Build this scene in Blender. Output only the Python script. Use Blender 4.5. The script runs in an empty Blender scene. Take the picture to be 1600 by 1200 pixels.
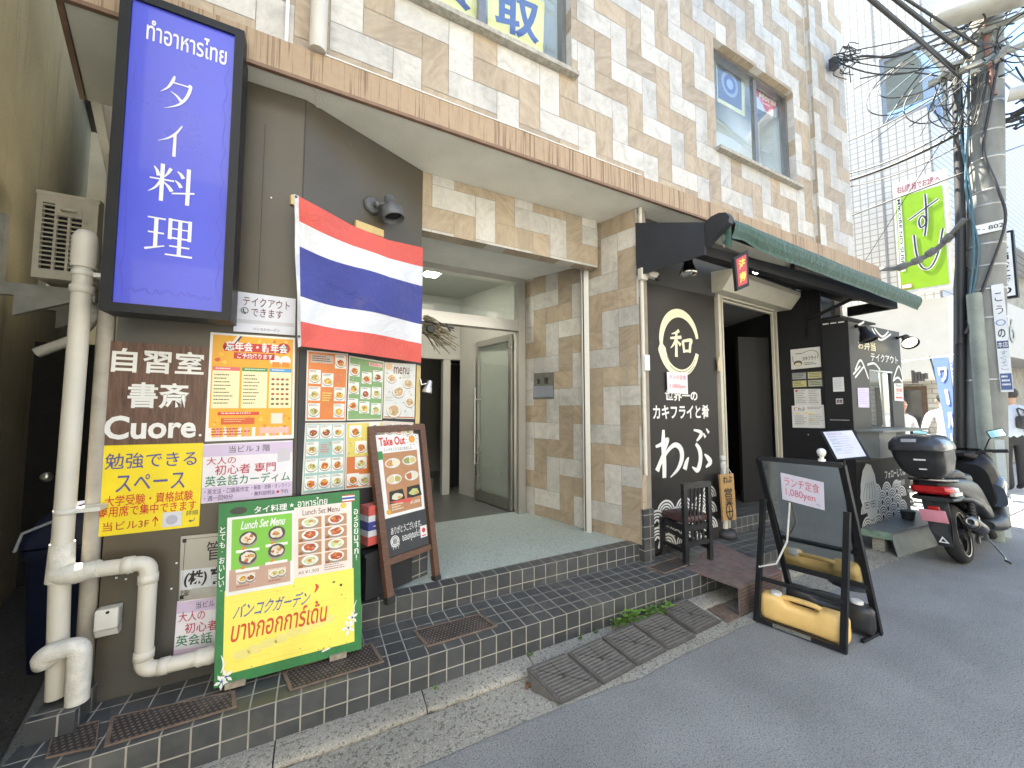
import bpy, bmesh, math, random
from mathutils import Vector, Matrix
R = math.radians
scene = bpy.context.scene
COL = scene.collection
# ---------------------------------------------------------------- camera, sky, sun, exposure
EYE = Vector((0, 0, 1.45)); FPX = 590.0; YAW = R(27.1524); PIT = R(3.5657)
cam = bpy.data.cameras.new('camera'); camo = bpy.data.objects.new('camera', cam); COL.objects.link(camo)
camo.location = EYE; camo.rotation_euler = (R(90) + PIT, 0, -YAW)
cam.sensor_width = 36; cam.lens = FPX / 1600 * 36; cam.clip_start = 0.05; cam.clip_end = 800
scene.camera = camo
SUN_EL, SUN_AZ = R(60), R(336.5)          # azimuth of the sun, clockwise from +Y
world = bpy.data.worlds.new('World'); scene.world = world; world.use_nodes = True
wn = world.node_tree; wn.nodes.clear()
sky = wn.nodes.new('ShaderNodeTexSky'); sky.sky_type = 'NISHITA'; sky.sun_disc = False
sky.sun_elevation = SUN_EL; sky.sun_rotation = SUN_AZ; sky.air_density = 1.0; sky.dust_density = 0.4; sky.ozone_density = 1.0
wbg = wn.nodes.new('ShaderNodeBackground'); wbg.inputs[1].default_value = 0.085
wo = wn.nodes.new('ShaderNodeOutputWorld')
wn.links.new(sky.outputs[0], wbg.inputs[0]); wn.links.new(wbg.outputs[0], wo.inputs[0])
sl = bpy.data.lights.new('sun', 'SUN'); sl.energy = 3.9; sl.angle = R(0.5); sl.color = (1, .95, .87)
so = bpy.data.objects.new('sun', sl); COL.objects.link(so); so.location = (0, 0, 40)
so.rotation_euler = Vector((-math.sin(SUN_AZ) * math.cos(SUN_EL), -math.cos(SUN_AZ) * math.cos(SUN_EL), -math.sin(SUN_EL))).to_track_quat('-Z', 'Y').to_euler()
scene.view_settings.view_transform = 'Standard'; scene.view_settings.look = 'None'
scene.view_settings.gamma = 1; scene.view_settings.use_curve_mapping = False
scene.view_settings.exposure = 3.17
scene.view_settings.use_white_balance = True; scene.view_settings.white_balance_temperature = 7000; scene.view_settings.white_balance_tint = 8
# ---------------------------------------------------------------- measuring: a pixel of the 1600x1200 photo onto a known plane
def ray(x, y):
    f = Vector((math.sin(YAW) * math.cos(PIT), math.cos(YAW) * math.cos(PIT), math.sin(PIT)))
    r = Vector((math.cos(YAW), -math.sin(YAW), 0)); u = r.cross(f)
    return r * ((x - 800) / FPX) - u * ((y - 600) / FPX) + f
def PP(x, y, p, n):
    d = ray(x, y); n = Vector(n); return EYE + d * ((Vector(p) - EYE).dot(n) / d.dot(n))
def PZ(x, y, z): return PP(x, y, (0, 0, z), (0, 0, 1))
def PY(x, y, Y): return PP(x, y, (0, Y, 0), (0, 1, 0))
def PX(x, y, X): return PP(x, y, (X, 0, 0), (1, 0, 0))
def PV(x, y, a, b, off=0):
    n = Vector((b[1] - a[1], -(b[0] - a[0]), 0)).normalized()
    return PP(x, y, Vector((a[0], a[1], 0)) + n * off, n)
def proj(P):
    f = ray(800, 600); r = Vector((math.cos(YAW), -math.sin(YAW), 0)); u = r.cross(f); q = Vector(P) - EYE
    return 800 + FPX * q.dot(r) / q.dot(f), 600 - FPX * q.dot(u) / q.dot(f)
# ---------------------------------------------------------------- materials
def lin(c): 
    c /= 255; return c / 12.92 if c <= .04045 else ((c + .055) / 1.055) ** 2.4
def C(r, g, b, k=.82): return (lin(r) * k, lin(g) * k, lin(b) * k)
MATS = {}
class NT:
    def __init__(s, name):
        s.m = bpy.data.materials.new(name); s.m.use_nodes = True; s.t = s.m.node_tree; s.n = s.t.nodes
        s.b = s.n['Principled BSDF']; s.out = s.n['Material Output']
    def new(s, t, **k):
        o = s.n.new(t)
        for a, v in k.items():
            if a.startswith('i_'): o.inputs[a[2:].replace('_', ' ')].default_value = v
            else: setattr(o, a, v)
        return o
    def l(s, a, b): s.t.links.new(a, b)
    def ramp(s, src, stops):
        r = s.new('ShaderNodeValToRGB'); e = r.color_ramp.elements
        while len(e) < len(stops): e.new(.5)
        for i, (p, c) in enumerate(stops): e[i].position = p; e[i].color = (*c, 1) if len(c) == 3 else c
        s.l(src, r.inputs[0]); return r.outputs[0]
    def mix(s, f, a, b, mode='MIX'):
        m = s.new('ShaderNodeMix', data_type='RGBA', blend_type=mode)
        for i, v in ((0, f), (6, a), (7, b)):
            if hasattr(v, 'links') or hasattr(v, 'is_output'): s.l(v, m.inputs[i])
            else: m.inputs[i].default_value = v if i == 0 else (*v[:3], 1)
        return m.outputs[2]
    def noise(s, vec, scale, detail=4, rough=.55, dist=0):
        n = s.new('ShaderNodeTexNoise', i_Scale=scale, i_Detail=detail, i_Roughness=rough, i_Distortion=dist)
        s.l(vec, n.inputs['Vector']); return n.outputs[0]
    def bump(s, h, st=.2, d=.01):
        b = s.new('ShaderNodeBump', i_Strength=st, i_Distance=d); s.l(h, b.inputs['Height']); s.l(b.outputs[0], s.b.inputs['Normal'])
def pos(n, sc=None):
    g = n.new('ShaderNodeNewGeometry')
    if sc is None: return g.outputs['Position']
    mp = n.new('ShaderNodeMapping'); mp.inputs['Scale'].default_value = sc; n.l(g.outputs['Position'], mp.inputs[0]); return mp.outputs[0]
def M(name, c=None, rough=.5, var=.08, scale=14, bump=0, metal=0, spec=.5, bscale=None, dirt=None, stretch=None, coat=0):
    if name in MATS: return MATS[name]
    n = NT(name); p = pos(n, stretch)
    v = n.noise(p, scale, 5, .6)
    lo = [max(0, x * (1 - var * 1.6)) for x in c]; hi = [min(1, x * (1 + var * 1.3)) for x in c]
    col = n.ramp(v, [(.3, lo), (.7, hi)])
    if dirt:
        d = n.noise(p, dirt[1], 6, .65); f = n.ramp(d, [(dirt[2], (0, 0, 0)), (dirt[2] + .15, (1, 1, 1))])
        col = n.mix(f, col, dirt[0])
    n.l(col, n.b.inputs['Base Color'])
    n.l(n.ramp(v, [(.2, (max(0, rough - .06),) * 3), (.8, (min(1, rough + .06),) * 3)]), n.b.inputs['Roughness'])
    n.b.inputs['Metallic'].default_value = metal; n.b.inputs['Specular IOR Level'].default_value = spec; n.b.inputs['Coat Weight'].default_value = coat
    if bump: n.bump(n.noise(p, bscale or scale * 4, 4), bump, .01)
    MATS[name] = n.m; return n.m
def ink(r, g, b): return M('print_%02x%02x%02x' % (r, g, b), C(r, g, b), .42, .05, 6, bump=.16, bscale=7)
def emit(name, c, s):
    n = NT(name); n.b.inputs['Base Color'].default_value = (.8, .8, .8, 1); n.b.inputs['Emission Color'].default_value = (*c, 1); n.b.inputs['Emission Strength'].default_value = s; MATS[name] = n.m; return n.m
def glass(name, tint=(.9, .95, .93), refl=.08, rough=.02, dens=.0, dcol=(.3, .35, .35)):
    n = NT(name); n.n.remove(n.b)
    tr = n.new('ShaderNodeBsdfTransparent'); tr.inputs[0].default_value = (*tint, 1)
    gl = n.new('ShaderNodeBsdfGlossy'); gl.inputs[0].default_value = (.95, .97, 1, 1); gl.inputs['Roughness'].default_value = rough
    df = n.new('ShaderNodeBsdfDiffuse'); df.inputs[0].default_value = (*dcol, 1)
    fr = n.new('ShaderNodeFresnel', i_IOR=1.5); ad = n.new('ShaderNodeMath', operation='ADD'); ad.inputs[1].default_value = refl; ge = n.new('ShaderNodeNewGeometry'); iv = n.new('ShaderNodeMath', operation='SUBTRACT'); iv.inputs[0].default_value = 1; n.l(ge.outputs['Backfacing'], iv.inputs[1]); n.l(fr.outputs[0], ad.inputs[0]); ml = n.new('ShaderNodeMath', operation='MULTIPLY'); n.l(ad.outputs[0], ml.inputs[0]); n.l(iv.outputs[0], ml.inputs[1]); ad = ml
    m0 = n.new('ShaderNodeMixShader'); m0.inputs[0].default_value = dens; n.l(tr.outputs[0], m0.inputs[1]); n.l(df.outputs[0], m0.inputs[2])
    m1 = n.new('ShaderNodeMixShader'); n.l(ad.outputs[0], m1.inputs[0]); n.l(m0.outputs[0], m1.inputs[1]); n.l(gl.outputs[0], m1.inputs[2]); n.l(m1.outputs[0], n.out.inputs[0])
    MATS[name] = n.m; return n.m
def gridmat(name, tile, tile2, grout, w, h, mortar, rough=.35, offset=0, bump=.4, var=.25, dirtc=None):
    n = NT(name); uv = n.new('ShaderNodeUVMap')
    br = n.new('ShaderNodeTexBrick', offset=offset, squash=1); br.inputs['Scale'].default_value = 1
    br.inputs['Color1'].default_value = (*tile, 1); br.inputs['Color2'].default_value = (*tile2, 1); br.inputs['Mortar'].default_value = (*grout, 1)
    br.inputs['Mortar Size'].default_value = mortar; br.inputs['Brick Width'].default_value = w; br.inputs['Row Height'].default_value = h; br.inputs['Bias'].default_value = 0; br.inputs['Mortar Smooth'].default_value = .1
    n.l(uv.outputs[0], br.inputs['Vector'])
    p = pos(n); v = n.noise(p, 9, 6, .65)
    col = n.mix(.8, br.outputs['Color'], n.ramp(v, [(.3, (1 - var,) * 3), (.7, (1 + var * .6,) * 3)]), 'MULTIPLY')
    if dirtc:
        col = n.mix(n.ramp(n.noise(p, 3.3, 8, .7), [(.52, (0, 0, 0)), (.75, (.55,) * 3)]), col, dirtc)
    n.l(col, n.b.inputs['Base Color'])
    n.l(n.ramp(br.outputs['Fac'], [(0, (rough,) * 3), (1, (.85,) * 3)]), n.b.inputs['Roughness'])
    inv = n.new('ShaderNodeMath', operation='SUBTRACT'); inv.inputs[0].default_value = 1; n.l(br.outputs['Fac'], inv.inputs[1])
    a = n.new('ShaderNodeMath', operation='MULTIPLY_ADD'); n.l(n.noise(p, 30, 3), a.inputs[0]); a.inputs[1].default_value = .12; n.l(inv.outputs[0], a.inputs[2])
    n.bump(a.outputs[0], bump, .004); MATS[name] = n.m; return n.m
def speckle(name, base, dark, light, sc, rough=.85, bump=.4, big=.12, dthr=.42, lthr=.62):
    n = NT(name); p = pos(n)
    v = n.noise(p, sc, 3, .7); w = n.noise(p, sc * 2.3, 2, .6); b = n.noise(p, 1.3, 5, .6)
    col = n.mix(n.ramp(v, [(dthr - .06, (1, 1, 1)), (dthr, (0, 0, 0))]), base, dark)
    col = n.mix(n.ramp(w, [(lthr, (0, 0, 0)), (lthr + .06, (1, 1, 1))]), col, light)
    col = n.mix(1, col, n.ramp(b, [(.3, (1 - big,) * 3), (.7, (1 + big,) * 3)]), 'MULTIPLY')
    n.l(col, n.b.inputs['Base Color']); n.b.inputs['Roughness'].default_value = rough
    n.bump(v, bump, .006); MATS[name] = n.m; return n.m
def stone(name, a, b, c, sc, streak):
    n = NT(name); g = n.new('ShaderNodeNewGeometry'); rnd = g.outputs['Random Per Island']
    ofs = n.new('ShaderNodeVectorMath', operation='SCALE'); cmb = n.new('ShaderNodeCombineXYZ')
    for i, k in enumerate((37., 91., 53.)):
        mm = n.new('ShaderNodeMath', operation='MULTIPLY'); mm.inputs[1].default_value = k; n.l(rnd, mm.inputs[0]); n.l(mm.outputs[0], cmb.inputs[i])
    ad = n.new('ShaderNodeVectorMath', operation='ADD'); n.l(g.outputs['Position'], ad.inputs[0]); n.l(cmb.outputs[0], ad.inputs[1])
    rot = n.new('ShaderNodeVectorRotate', rotation_type='AXIS_ANGLE'); rot.inputs['Axis'].default_value = (.2, 1, .1); n.l(ad.outputs[0], rot.inputs['Vector'])
    mm = n.new('ShaderNodeMath', operation='MULTIPLY'); mm.inputs[1].default_value = 2.6; n.l(rnd, mm.inputs[0]); n.l(mm.outputs[0], rot.inputs['Angle'])
    mp = n.new('ShaderNodeMapping'); mp.inputs['Scale'].default_value = (1, 1, streak); n.l(rot.outputs[0], mp.inputs[0])
    v = n.noise(mp.outputs[0], sc, 8, .68, 1.6); w = n.noise(mp.outputs[0], sc * 5, 4, .6)
    col = n.ramp(v, [(.28, c), (.45, a), (.6, b), (.72, a)])
    col = n.mix(.35, col, n.ramp(w, [(.3, (.75,) * 3), (.7, (1.15,) * 3)]), 'MULTIPLY')
    k = n.ramp(rnd, [(0, (.86, .86, .86)), (.5, (1.0, .98, .95)), (1, (1.1, 1.08, 1.05))])
    col = n.mix(1, col, k, 'MULTIPLY')
    dm = n.new('ShaderNodeMapping'); dm.inputs['Scale'].default_value = (2.6, 2.6, .35); n.l(g.outputs['Position'], dm.inputs[0]); col = n.mix(n.ramp(n.noise(dm.outputs[0], 1, 6, .7), [(.52, (0, 0, 0)), (.78, (.55,) * 3)]), col, (.17, .15, .12))
    n.l(col, n.b.inputs['Base Color']); n.b.inputs['Roughness'].default_value = .55; n.bump(w, .3, .004); MATS[name] = n.m; return n.m
# ---------------------------------------------------------------- mesh building
def V(*a): return Vector(a)
class MB:
    def __init__(s, mat=None): s.v = []; s.f = []; s.mi = []; s.mats = []; s.sm = []; s.cur(mat) if mat else None
    def cur(s, mat):
        if mat not in s.mats: s.mats.append(mat)
        s.k = s.mats.index(mat); return s
    def add(s, vs, fs, smooth=False, mat=None):
        if mat: s.cur(mat)
        o = len(s.v); s.v += [tuple(p) for p in vs]
        for f in fs: s.f.append([i + o for i in f]); s.mi.append(s.k); s.sm.append(smooth)
        return s
    def quad(s, a, b, c, d, mat=None): return s.add([a, b, c, d], [(0, 1, 2, 3)], mat=mat)
    def box(s, a, b, mat=None, skip=''):
        x0, y0, z0 = a; x1, y1, z1 = b
        if x0 > x1: x0, x1 = x1, x0
        if y0 > y1: y0, y1 = y1, y0
        if z0 > z1: z0, z1 = z1, z0
        vs = [(x0, y0, z0), (x1, y0, z0), (x1, y1, z0), (x0, y1, z0), (x0, y0, z1), (x1, y0, z1), (x1, y1, z1), (x0, y1, z1)]
        fs = {'d': (0, 3, 2, 1), 'u': (4, 5, 6, 7), 'f': (0, 1, 5, 4), 'r': (1, 2, 6, 5), 'b': (2, 3, 7, 6), 'l': (3, 0, 4, 7)}
        return s.add(vs, [q for k, q in fs.items() if k not in skip], mat=mat)
    def obox(s, c, ax, ay, az, sx, sy, sz, mat=None, bev=0):
        """box with centre c, axes and full sizes"""
        c = V(*c); X = V(*ax).normalized() * sx / 2; Y = V(*ay).normalized() * sy / 2; Z = V(*az).normalized() * sz / 2
        if not bev:
            vs = [c + X * i + Y * j + Z * k for k in (-1, 1) for i, j in ((-1, -1), (1, -1), (1, 1), (-1, 1))]
            return s.add(vs, [(0, 3, 2, 1), (4, 5, 6, 7), (0, 1, 5, 4), (1, 2, 6, 5), (2, 3, 7, 6), (3, 0, 4, 7)], mat=mat)
        bm = bmesh.new(); bmesh.ops.create_cube(bm, size=2)
        for v in bm.verts: v.co = V(v.co.x * sx / 2, v.co.y * sy / 2, v.co.z * sz / 2)
        bmesh.ops.bevel(bm, geom=bm.edges[:], offset=min(bev, .49 * min(sx, sy, sz)), segments=2, profile=.6, affect='EDGES')
        xn, yn, zn = V(*ax).normalized(), V(*ay).normalized(), V(*az).normalized()
        bm.verts.index_update(); vs = [c + xn * v.co.x + yn * v.co.y + zn * v.co.z for v in bm.verts]; fs = [[v.index for v in f.verts] for f in bm.faces]; bm.free()
        return s.add(vs, fs, True, mat=mat)
    def bar(s, a, b, w, h=None, mat=None, up=(0, 0, 1)):
        a, b = V(*a), V(*b); d = b - a; L = d.length; d.normalize(); u = V(*up)
        if abs(u.dot(d)) > .98: u = V(0, 1, 0)
        x = d.cross(u).normalized(); z = x.cross(d)
        return s.obox((a + b) / 2, d, x, z, L, w, h or w, mat)
    def prism(s, pts, off, mat=None, smooth=False):
        """polygon of 3D points extruded by vector off"""
        n = len(pts); off = V(*off); a = [V(*p) for p in pts]; vs = a + [p + off for p in a]
        fs = [tuple(range(n - 1, -1, -1)), tuple(range(n, 2 * n))]
        s.add(vs, fs, mat=mat)
        return s.add(vs, [(i, (i + 1) % n, n + (i + 1) % n, n + i) for i in range(n)], smooth)
    def tube(s, path, r, n=10, mat=None, cap=True, smooth=True):
        P = [V(*p) for p in path]; m = len(P); rs = r if isinstance(r, (list, tuple)) else [r] * m
        vs = []; prev = None
        for i in range(m):
            t = (P[min(i + 1, m - 1)] - P[max(i - 1, 0)]).normalized()
            if prev is None: u = t.cross(V(0, 0, 1) if abs(t.z) < .9 else V(1, 0, 0)).normalized()
            else:
                u = prev - t * prev.dot(t); u = u.normalized() if u.length > 1e-6 else t.orthogonal().normalized()
            prev = u; w = t.cross(u)
            for k in range(n): a = 2 * math.pi * k / n; vs.append(P[i] + (u * math.cos(a) + w * math.sin(a)) * rs[i])
        fs = [(i * n + k, i * n + (k + 1) % n, (i + 1) * n + (k + 1) % n, (i + 1) * n + k) for i in range(m - 1) for k in range(n)]
        s.add(vs, fs, smooth, mat=mat)
        if cap: s.add([vs[k] for k in range(n)], [tuple(range(n - 1, -1, -1))]); s.add([vs[(m - 1) * n + k] for k in range(n)], [tuple(range(n))])
        return s
    def lathe(s, prof, o, ax=(0, 0, 1), n=20, mat=None, smooth=True, sx=1, sy=1, cap=True):
        o = V(*o); a = V(*ax).normalized(); u = a.orthogonal().normalized(); w = a.cross(u); vs = []
        if abs(a.z) > .99: u, w = V(1, 0, 0), V(0, 1, 0)
        for r, h in prof:
            for k in range(n): t = 2 * math.pi * k / n; vs.append(o + a * h + u * (r * math.cos(t) * sx) + w * (r * math.sin(t) * sy))
        m = len(prof)
        s.add(vs, [(i * n + k, i * n + (k + 1) % n, (i + 1) * n + (k + 1) % n, (i + 1) * n + k) for i in range(m - 1) for k in range(n)], smooth, mat=mat)
        if cap: s.add(vs[:n], [tuple(range(n - 1, -1, -1))]); s.add(vs[-n:], [tuple(range(n))])
        return s
    def ball(s, c, r, n=12, mat=None, sx=1, sy=1, sz=1):
        c = V(*c); prof = [(max(1e-4, r * math.sin(math.pi * i / 8)), -r * math.cos(math.pi * i / 8) * sz) for i in range(9)]
        return s.lathe(prof, c, n=n, mat=mat, sx=sx, sy=sy)
    def loft(s, secs, mat=None, cap=True, smooth=True):
        n = len(secs[0]); vs = [p for sec in secs for p in sec]; m = len(secs)
        s.add(vs, [(i * n + k, i * n + (k + 1) % n, (i + 1) * n + (k + 1) % n, (i + 1) * n + k) for i in range(m - 1) for k in range(n)], smooth, mat=mat)
        if cap: s.add(secs[0], [tuple(range(n - 1, -1, -1))]); s.add(secs[-1], [tuple(range(n))])
        return s
    def build(s, name, parent=None, loc=None, uvo=(0, 0), uvt=None):
        me = bpy.data.meshes.new(name)
        if parent is None:
            if loc is None:
                xs = [p[0] for p in s.v]; ys = [p[1] for p in s.v]; loc = V((min(xs) + max(xs)) / 2, (min(ys) + max(ys)) / 2, min(p[2] for p in s.v))
            o = bpy.data.objects.new(name, me); o.location = loc; base = V(*loc)
        else:
            o = bpy.data.objects.new(name, me); o.parent = parent; base = worldloc(parent)
        me.from_pydata([V(*p) - base for p in s.v], [], s.f)
        for m in s.mats: me.materials.append(m)
        me.polygons.foreach_set('material_index', s.mi); me.polygons.foreach_set('use_smooth', s.sm)
        uv = me.uv_layers.new(name='UVMap'); W = s.v
        for p in me.polygons:
            n = p.normal; ax, ay, az = abs(n.x), abs(n.y), abs(n.z)
            hl = math.hypot(n.x, n.y)
            for li in p.loop_indices:
                q = W[me.loops[li].vertex_index]
                if az > .7: c = (q[0], q[1] + (uvt - uvo[1] if uvt is not None else 0))
                else:
                    tx, ty = (-n.y / hl, n.x / hl)
                    c = (q[0] * tx + q[1] * ty, q[2])
                uv.data[li].uv = (c[0] + uvo[0], c[1] + uvo[1])
        me.update()
        COL.objects.link(o); return o
def worldloc(o):
    p = V(0, 0, 0)
    while o: p += V(*o.location); o = o.parent
    return p
def tag(o, label=None, cat=None, group=None, kind=None):
    if label: o['label'] = label
    if cat: o['category'] = cat
    if group: o['group'] = group
    if kind: o['kind'] = kind
    return o
def thing(name, loc, label, cat, group=None):
    o = bpy.data.objects.new(name, None); o.location = loc; o.empty_display_size = .1; COL.objects.link(o); return tag(o, label, cat, group)
# ---------------------------------------------------------------- lettering and printed sheets
GC = {}
def glyphs(s, bold=0, res=3):
    k = (s, bold)
    if k in GC: return GC[k]
    c = bpy.data.curves.new('t', 'FONT'); c.body = s; c.resolution_u = res; c.offset = bold; c.fill_mode = 'FRONT'
    o = bpy.data.objects.new('t', c); COL.objects.link(o); bpy.context.view_layer.update(); me = o.to_mesh()
    vs = [(v.co.x, v.co.y) for v in me.vertices]; fs = [list(p.vertices) for p in me.polygons]
    o.to_mesh_clear(); bpy.data.objects.remove(o); bpy.data.curves.remove(c)
    if vs:
        x0 = min(v[0] for v in vs); x1 = max(v[0] for v in vs); y0 = min(v[1] for v in vs); y1 = max(v[1] for v in vs)
        vs = [((x - x0) / max(x1 - x0, 1e-6), 1 - (y - y0) / max(y1 - y0, 1e-6)) for x, y in vs]
    GC[k] = (vs, fs); return GC[k]
def catmull(pts, n=6):
    out = []; P = [pts[0]] + list(pts) + [pts[-1]]
    for i in range(1, len(P) - 2):
        for k in range(n):
            t = k / n; q = []
            for j in range(len(P[0])):
                a, b, c, d = P[i - 1][j], P[i][j], P[i + 1][j], P[i + 2][j]
                q.append(.5 * (2 * b + (c - a) * t + (2 * a - 5 * b + 4 * c - d) * t * t + (3 * b - a - 3 * c + d) * t ** 3))
            out.append(tuple(q))
    out.append(tuple(pts[-1])); return out
class Sheet:
    """a flat board from its four corners TL TR BR BL; u,v run 0..1 right and down"""
    def __init__(s, q, lift=.0006):
        s.q = [V(*p) for p in q]; s.n = (s.q[1] - s.q[0]).cross(s.q[3] - s.q[0]).normalized() * -1
        if s.n.dot(EYE - s.q[0]) < 0: s.n = -s.n
        s.W = ((s.q[1] - s.q[0]).length + (s.q[2] - s.q[3]).length) / 2; s.H = ((s.q[3] - s.q[0]).length + (s.q[2] - s.q[1]).length) / 2
        s.lift = lift; s.pr = MB(); s.tx = MB()
    def P(s, u, v, L=0):
        a, b, c, d = s.q; return a * (1 - u) * (1 - v) + b * u * (1 - v) + c * u * v + d * (1 - u) * v + s.n * (L * s.lift)
    def _add(s, mb, pts, fs, L, m):
        if not fs: return s
        mb.cur(m); vs = [s.P(u, v, L) for u, v in pts]
        f0 = fs[0]; nn = (vs[f0[1]] - vs[f0[0]]).cross(vs[f0[2]] - vs[f0[0]])
        if nn.dot(s.n) < 0: fs = [list(reversed(f)) for f in fs]
        mb.add(vs, fs); return s
    def rect(s, u0, v0, u1, v1, m, L=1): return s._add(s.pr, [(u0, v0), (u1, v0), (u1, v1), (u0, v1)], [[0, 1, 2, 3]], L, m)
    def poly(s, pts, m, L=1): return s._add(s.pr, pts, [list(range(len(pts)))], L, m)
    def disc(s, cu, cv, r, m, L=1, k=1, n=16, jit=0, seed=0):
        rd = random.Random(seed); a = s.W / s.H
        pts = []
        for i in range(n):
            t = 2 * math.pi * i / n; q = r * (1 + jit * (rd.random() - .5)); pts.append((cu + q * math.cos(t), cv + q * a * k * math.sin(t)))
        return s.poly(pts, m, L)
    def ring(s, cu, cv, r0, r1, m, L=1, a0=0, a1=360, k=1, n=24):
        a = s.W / s.H * k; pts = []; fs = []
        for i in range(n + 1):
            t = R(a0 + (a1 - a0) * i / n); c, d = math.cos(t), math.sin(t); pts += [(cu + r0 * c, cv + r0 * a * d), (cu + r1 * c, cv + r1 * a * d)]
        return s._add(s.pr, pts, [[2 * i, 2 * i + 1, 2 * i + 3, 2 * i + 2] for i in range(n)], L, m)
    def line(s, pts, w, m, L=1, text=False, sm=True):
        """brush stroke: pts (u,v) or (u,v,w) ; width in units of sheet width"""
        P = [(p[0], p[1] * s.H / s.W, p[2] if len(p) > 2 else w) for p in pts]
        if sm and len(P) > 2: P = catmull(P)
        vs = []
        for i, p in enumerate(P):
            a = P[max(i - 1, 0)]; b = P[min(i + 1, len(P) - 1)]; dx, dy = b[0] - a[0], b[1] - a[1]; l = math.hypot(dx, dy) or 1
            h = max(p[2], .0005) / 2; vs += [(p[0] - dy / l * h, (p[1] + dx / l * h) * s.W / s.H), (p[0] + dy / l * h, (p[1] - dx / l * h) * s.W / s.H)]
        return s._add(s.tx if text else s.pr, vs, [[2 * i, 2 * i + 1, 2 * i + 3, 2 * i + 2] for i in range(len(P) - 1)], L, m)
    def text(s, t, u0, v0, u1, v1, m, bold=0, L=3, sh=0):
        vs, fs = glyphs(t, bold); return s._add(s.tx, [(u0 + x * (u1 - u0) + sh * (1 - y) * (u1 - u0), v0 + y * (v1 - v0)) for x, y in vs], fs, L, m)
    def vtext(s, t, u0, v0, u1, v1, m, bold=0, L=3):
        n = len(t); h = (v1 - v0) / n
        for i, ch in enumerate(t):
            if ch == '!': s.rect(u0 + .4 * (u1 - u0), v0 + h * i + .05 * h, u0 + .6 * (u1 - u0), v0 + h * i + .6 * h, m, L); s.disc(u0 + .5 * (u1 - u0), v0 + h * (i + .8), .1 * (u1 - u0), m, L); continue
            if ch in 'ー|': s.rect((u0 + u1) / 2 - .04 * (u1 - u0), v0 + h * i + .1 * h, (u0 + u1) / 2 + .06 * (u1 - u0), v0 + h * i + .9 * h, m, L); continue
            if ch in '、・。': s.disc(u0 + .5 * (u1 - u0), v0 + h * (i + .4), .1 * (u1 - u0), m, L); continue
            s.text(ch, u0, v0 + h * i + .08 * h, u1, v0 + h * i + .92 * h, m, bold, L)
        return s
    def lines(s, u0, v0, u1, v1, n, m, seed=0, L=2, fill=.45):
        """rows of print too small to read in the photograph"""
        rd = random.Random(seed); h = (v1 - v0) / n
        for i in range(n):
            u = u0; e = u0 + (u1 - u0) * rd.uniform(.6, 1)
            while u < e:
                w = (u1 - u0) * rd.uniform(.03, .1); s.rect(u, v0 + i * h, min(u + w, e), v0 + i * h + h * fill, m, L); u += w + (u1 - u0) * rd.uniform(.01, .03)
        return s
    def dish(s, cu, cv, r, seed, L=3, plate=None, cols=None, k=.85):
        rd = random.Random(seed); plate = plate or ink(236, 234, 228)
        cols = cols or rd.choice([((214, 120, 40), (190, 70, 35), (232, 190, 90), (90, 120, 50)), ((222, 170, 60), (240, 210, 120), (200, 90, 50), (110, 140, 60)), ((150, 80, 45), (190, 60, 40), (230, 200, 150), (80, 110, 45)), ((200, 190, 120), (120, 150, 70), (235, 225, 190), (205, 110, 60))])
        s.disc(cu, cv + .01, r * 1.05, ink(150, 140, 130), L, k); s.disc(cu, cv, r, plate, L + .5, k)
        s.disc(cu, cv, r * .74, ink(*cols[0]), L + 1, k, 14, .3, seed)
        for i in range(9):
            a = rd.uniform(0, 6.28); q = r * .52 * math.sqrt(rd.random()); s.disc(cu + q * math.cos(a), cv + q * math.sin(a) * k * s.W / s.H, r * rd.uniform(.12, .3), ink(*cols[(i + 1) % 4]), L + 1.5 + i * .15, k * rd.uniform(.6, 1.2), 7, .6, seed * 31 + i)
        return s
    def build(s, name, mat, label, cat, thick=.004, group=None, parent=None, pn='print', tn='lettering', curl=0):
        mb = MB(mat); q = s.q; o = -s.n * thick
        if curl:
            N = 8; top = []; 
            g = [[s.P(i / N, j / N) + s.n * (curl * math.sin(i * 1.9 + j * .7) * (.3 + j / N)) * .0 for i in range(N + 1)] for j in range(N + 1)]
        mb.add([q[3], q[2], q[1], q[0]] + [p + o for p in (q[3], q[2], q[1], q[0])], [(0, 1, 2, 3), (7, 6, 5, 4), (0, 4, 5, 1), (1, 5, 6, 2), (2, 6, 7, 3), (3, 7, 4, 0)])
        r = mb.build(name, parent)
        if not parent: tag(r, label, cat, group)
        if s.pr.f: s.pr.build(pn, r)
        if s.tx.f: s.tx.build(tn, r)
        return r
# ================================================================ THE SETTING
D = V(-.277, .961, 0)                    # the lots run back obliquely from the street
asph = speckle('asphalt', (.198, .203, .200), (.11, .113, .112), (.31, .312, .305), 105, .85, 1.0, .2, .475, .535)
gut = speckle('gutter_concrete', (.26, .25, .215), (.12, .115, .095), (.39, .38, .335), 60, .9, .9, .28, .47, .57)
kerbm = speckle('kerb_stone', (.28, .265, .225), (.12, .11, .09), (.41, .395, .35), 70, .9, 1.0, .30, .46, .57)
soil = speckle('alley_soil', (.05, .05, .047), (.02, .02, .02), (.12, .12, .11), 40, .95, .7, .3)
pave = speckle('paving', (.42, .41, .39), (.30, .29, .28), (.5, .5, .48), 60, .9, .2, .1)
def sheet(name, pts, m, th=0, kind='structure'):
    mb = MB(m)
    if th: mb.prism(pts, (0, 0, -th))
    else: mb.add(pts, [tuple(range(len(pts)))])
    return tag(mb.build(name), kind=kind)
mb = MB(asph); mb.quad((-60, -40, 0), (160, -40, 0), (160, 60, 0), (-60, 60, 0)); tag(mb.build('road'), kind='structure')
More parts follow.
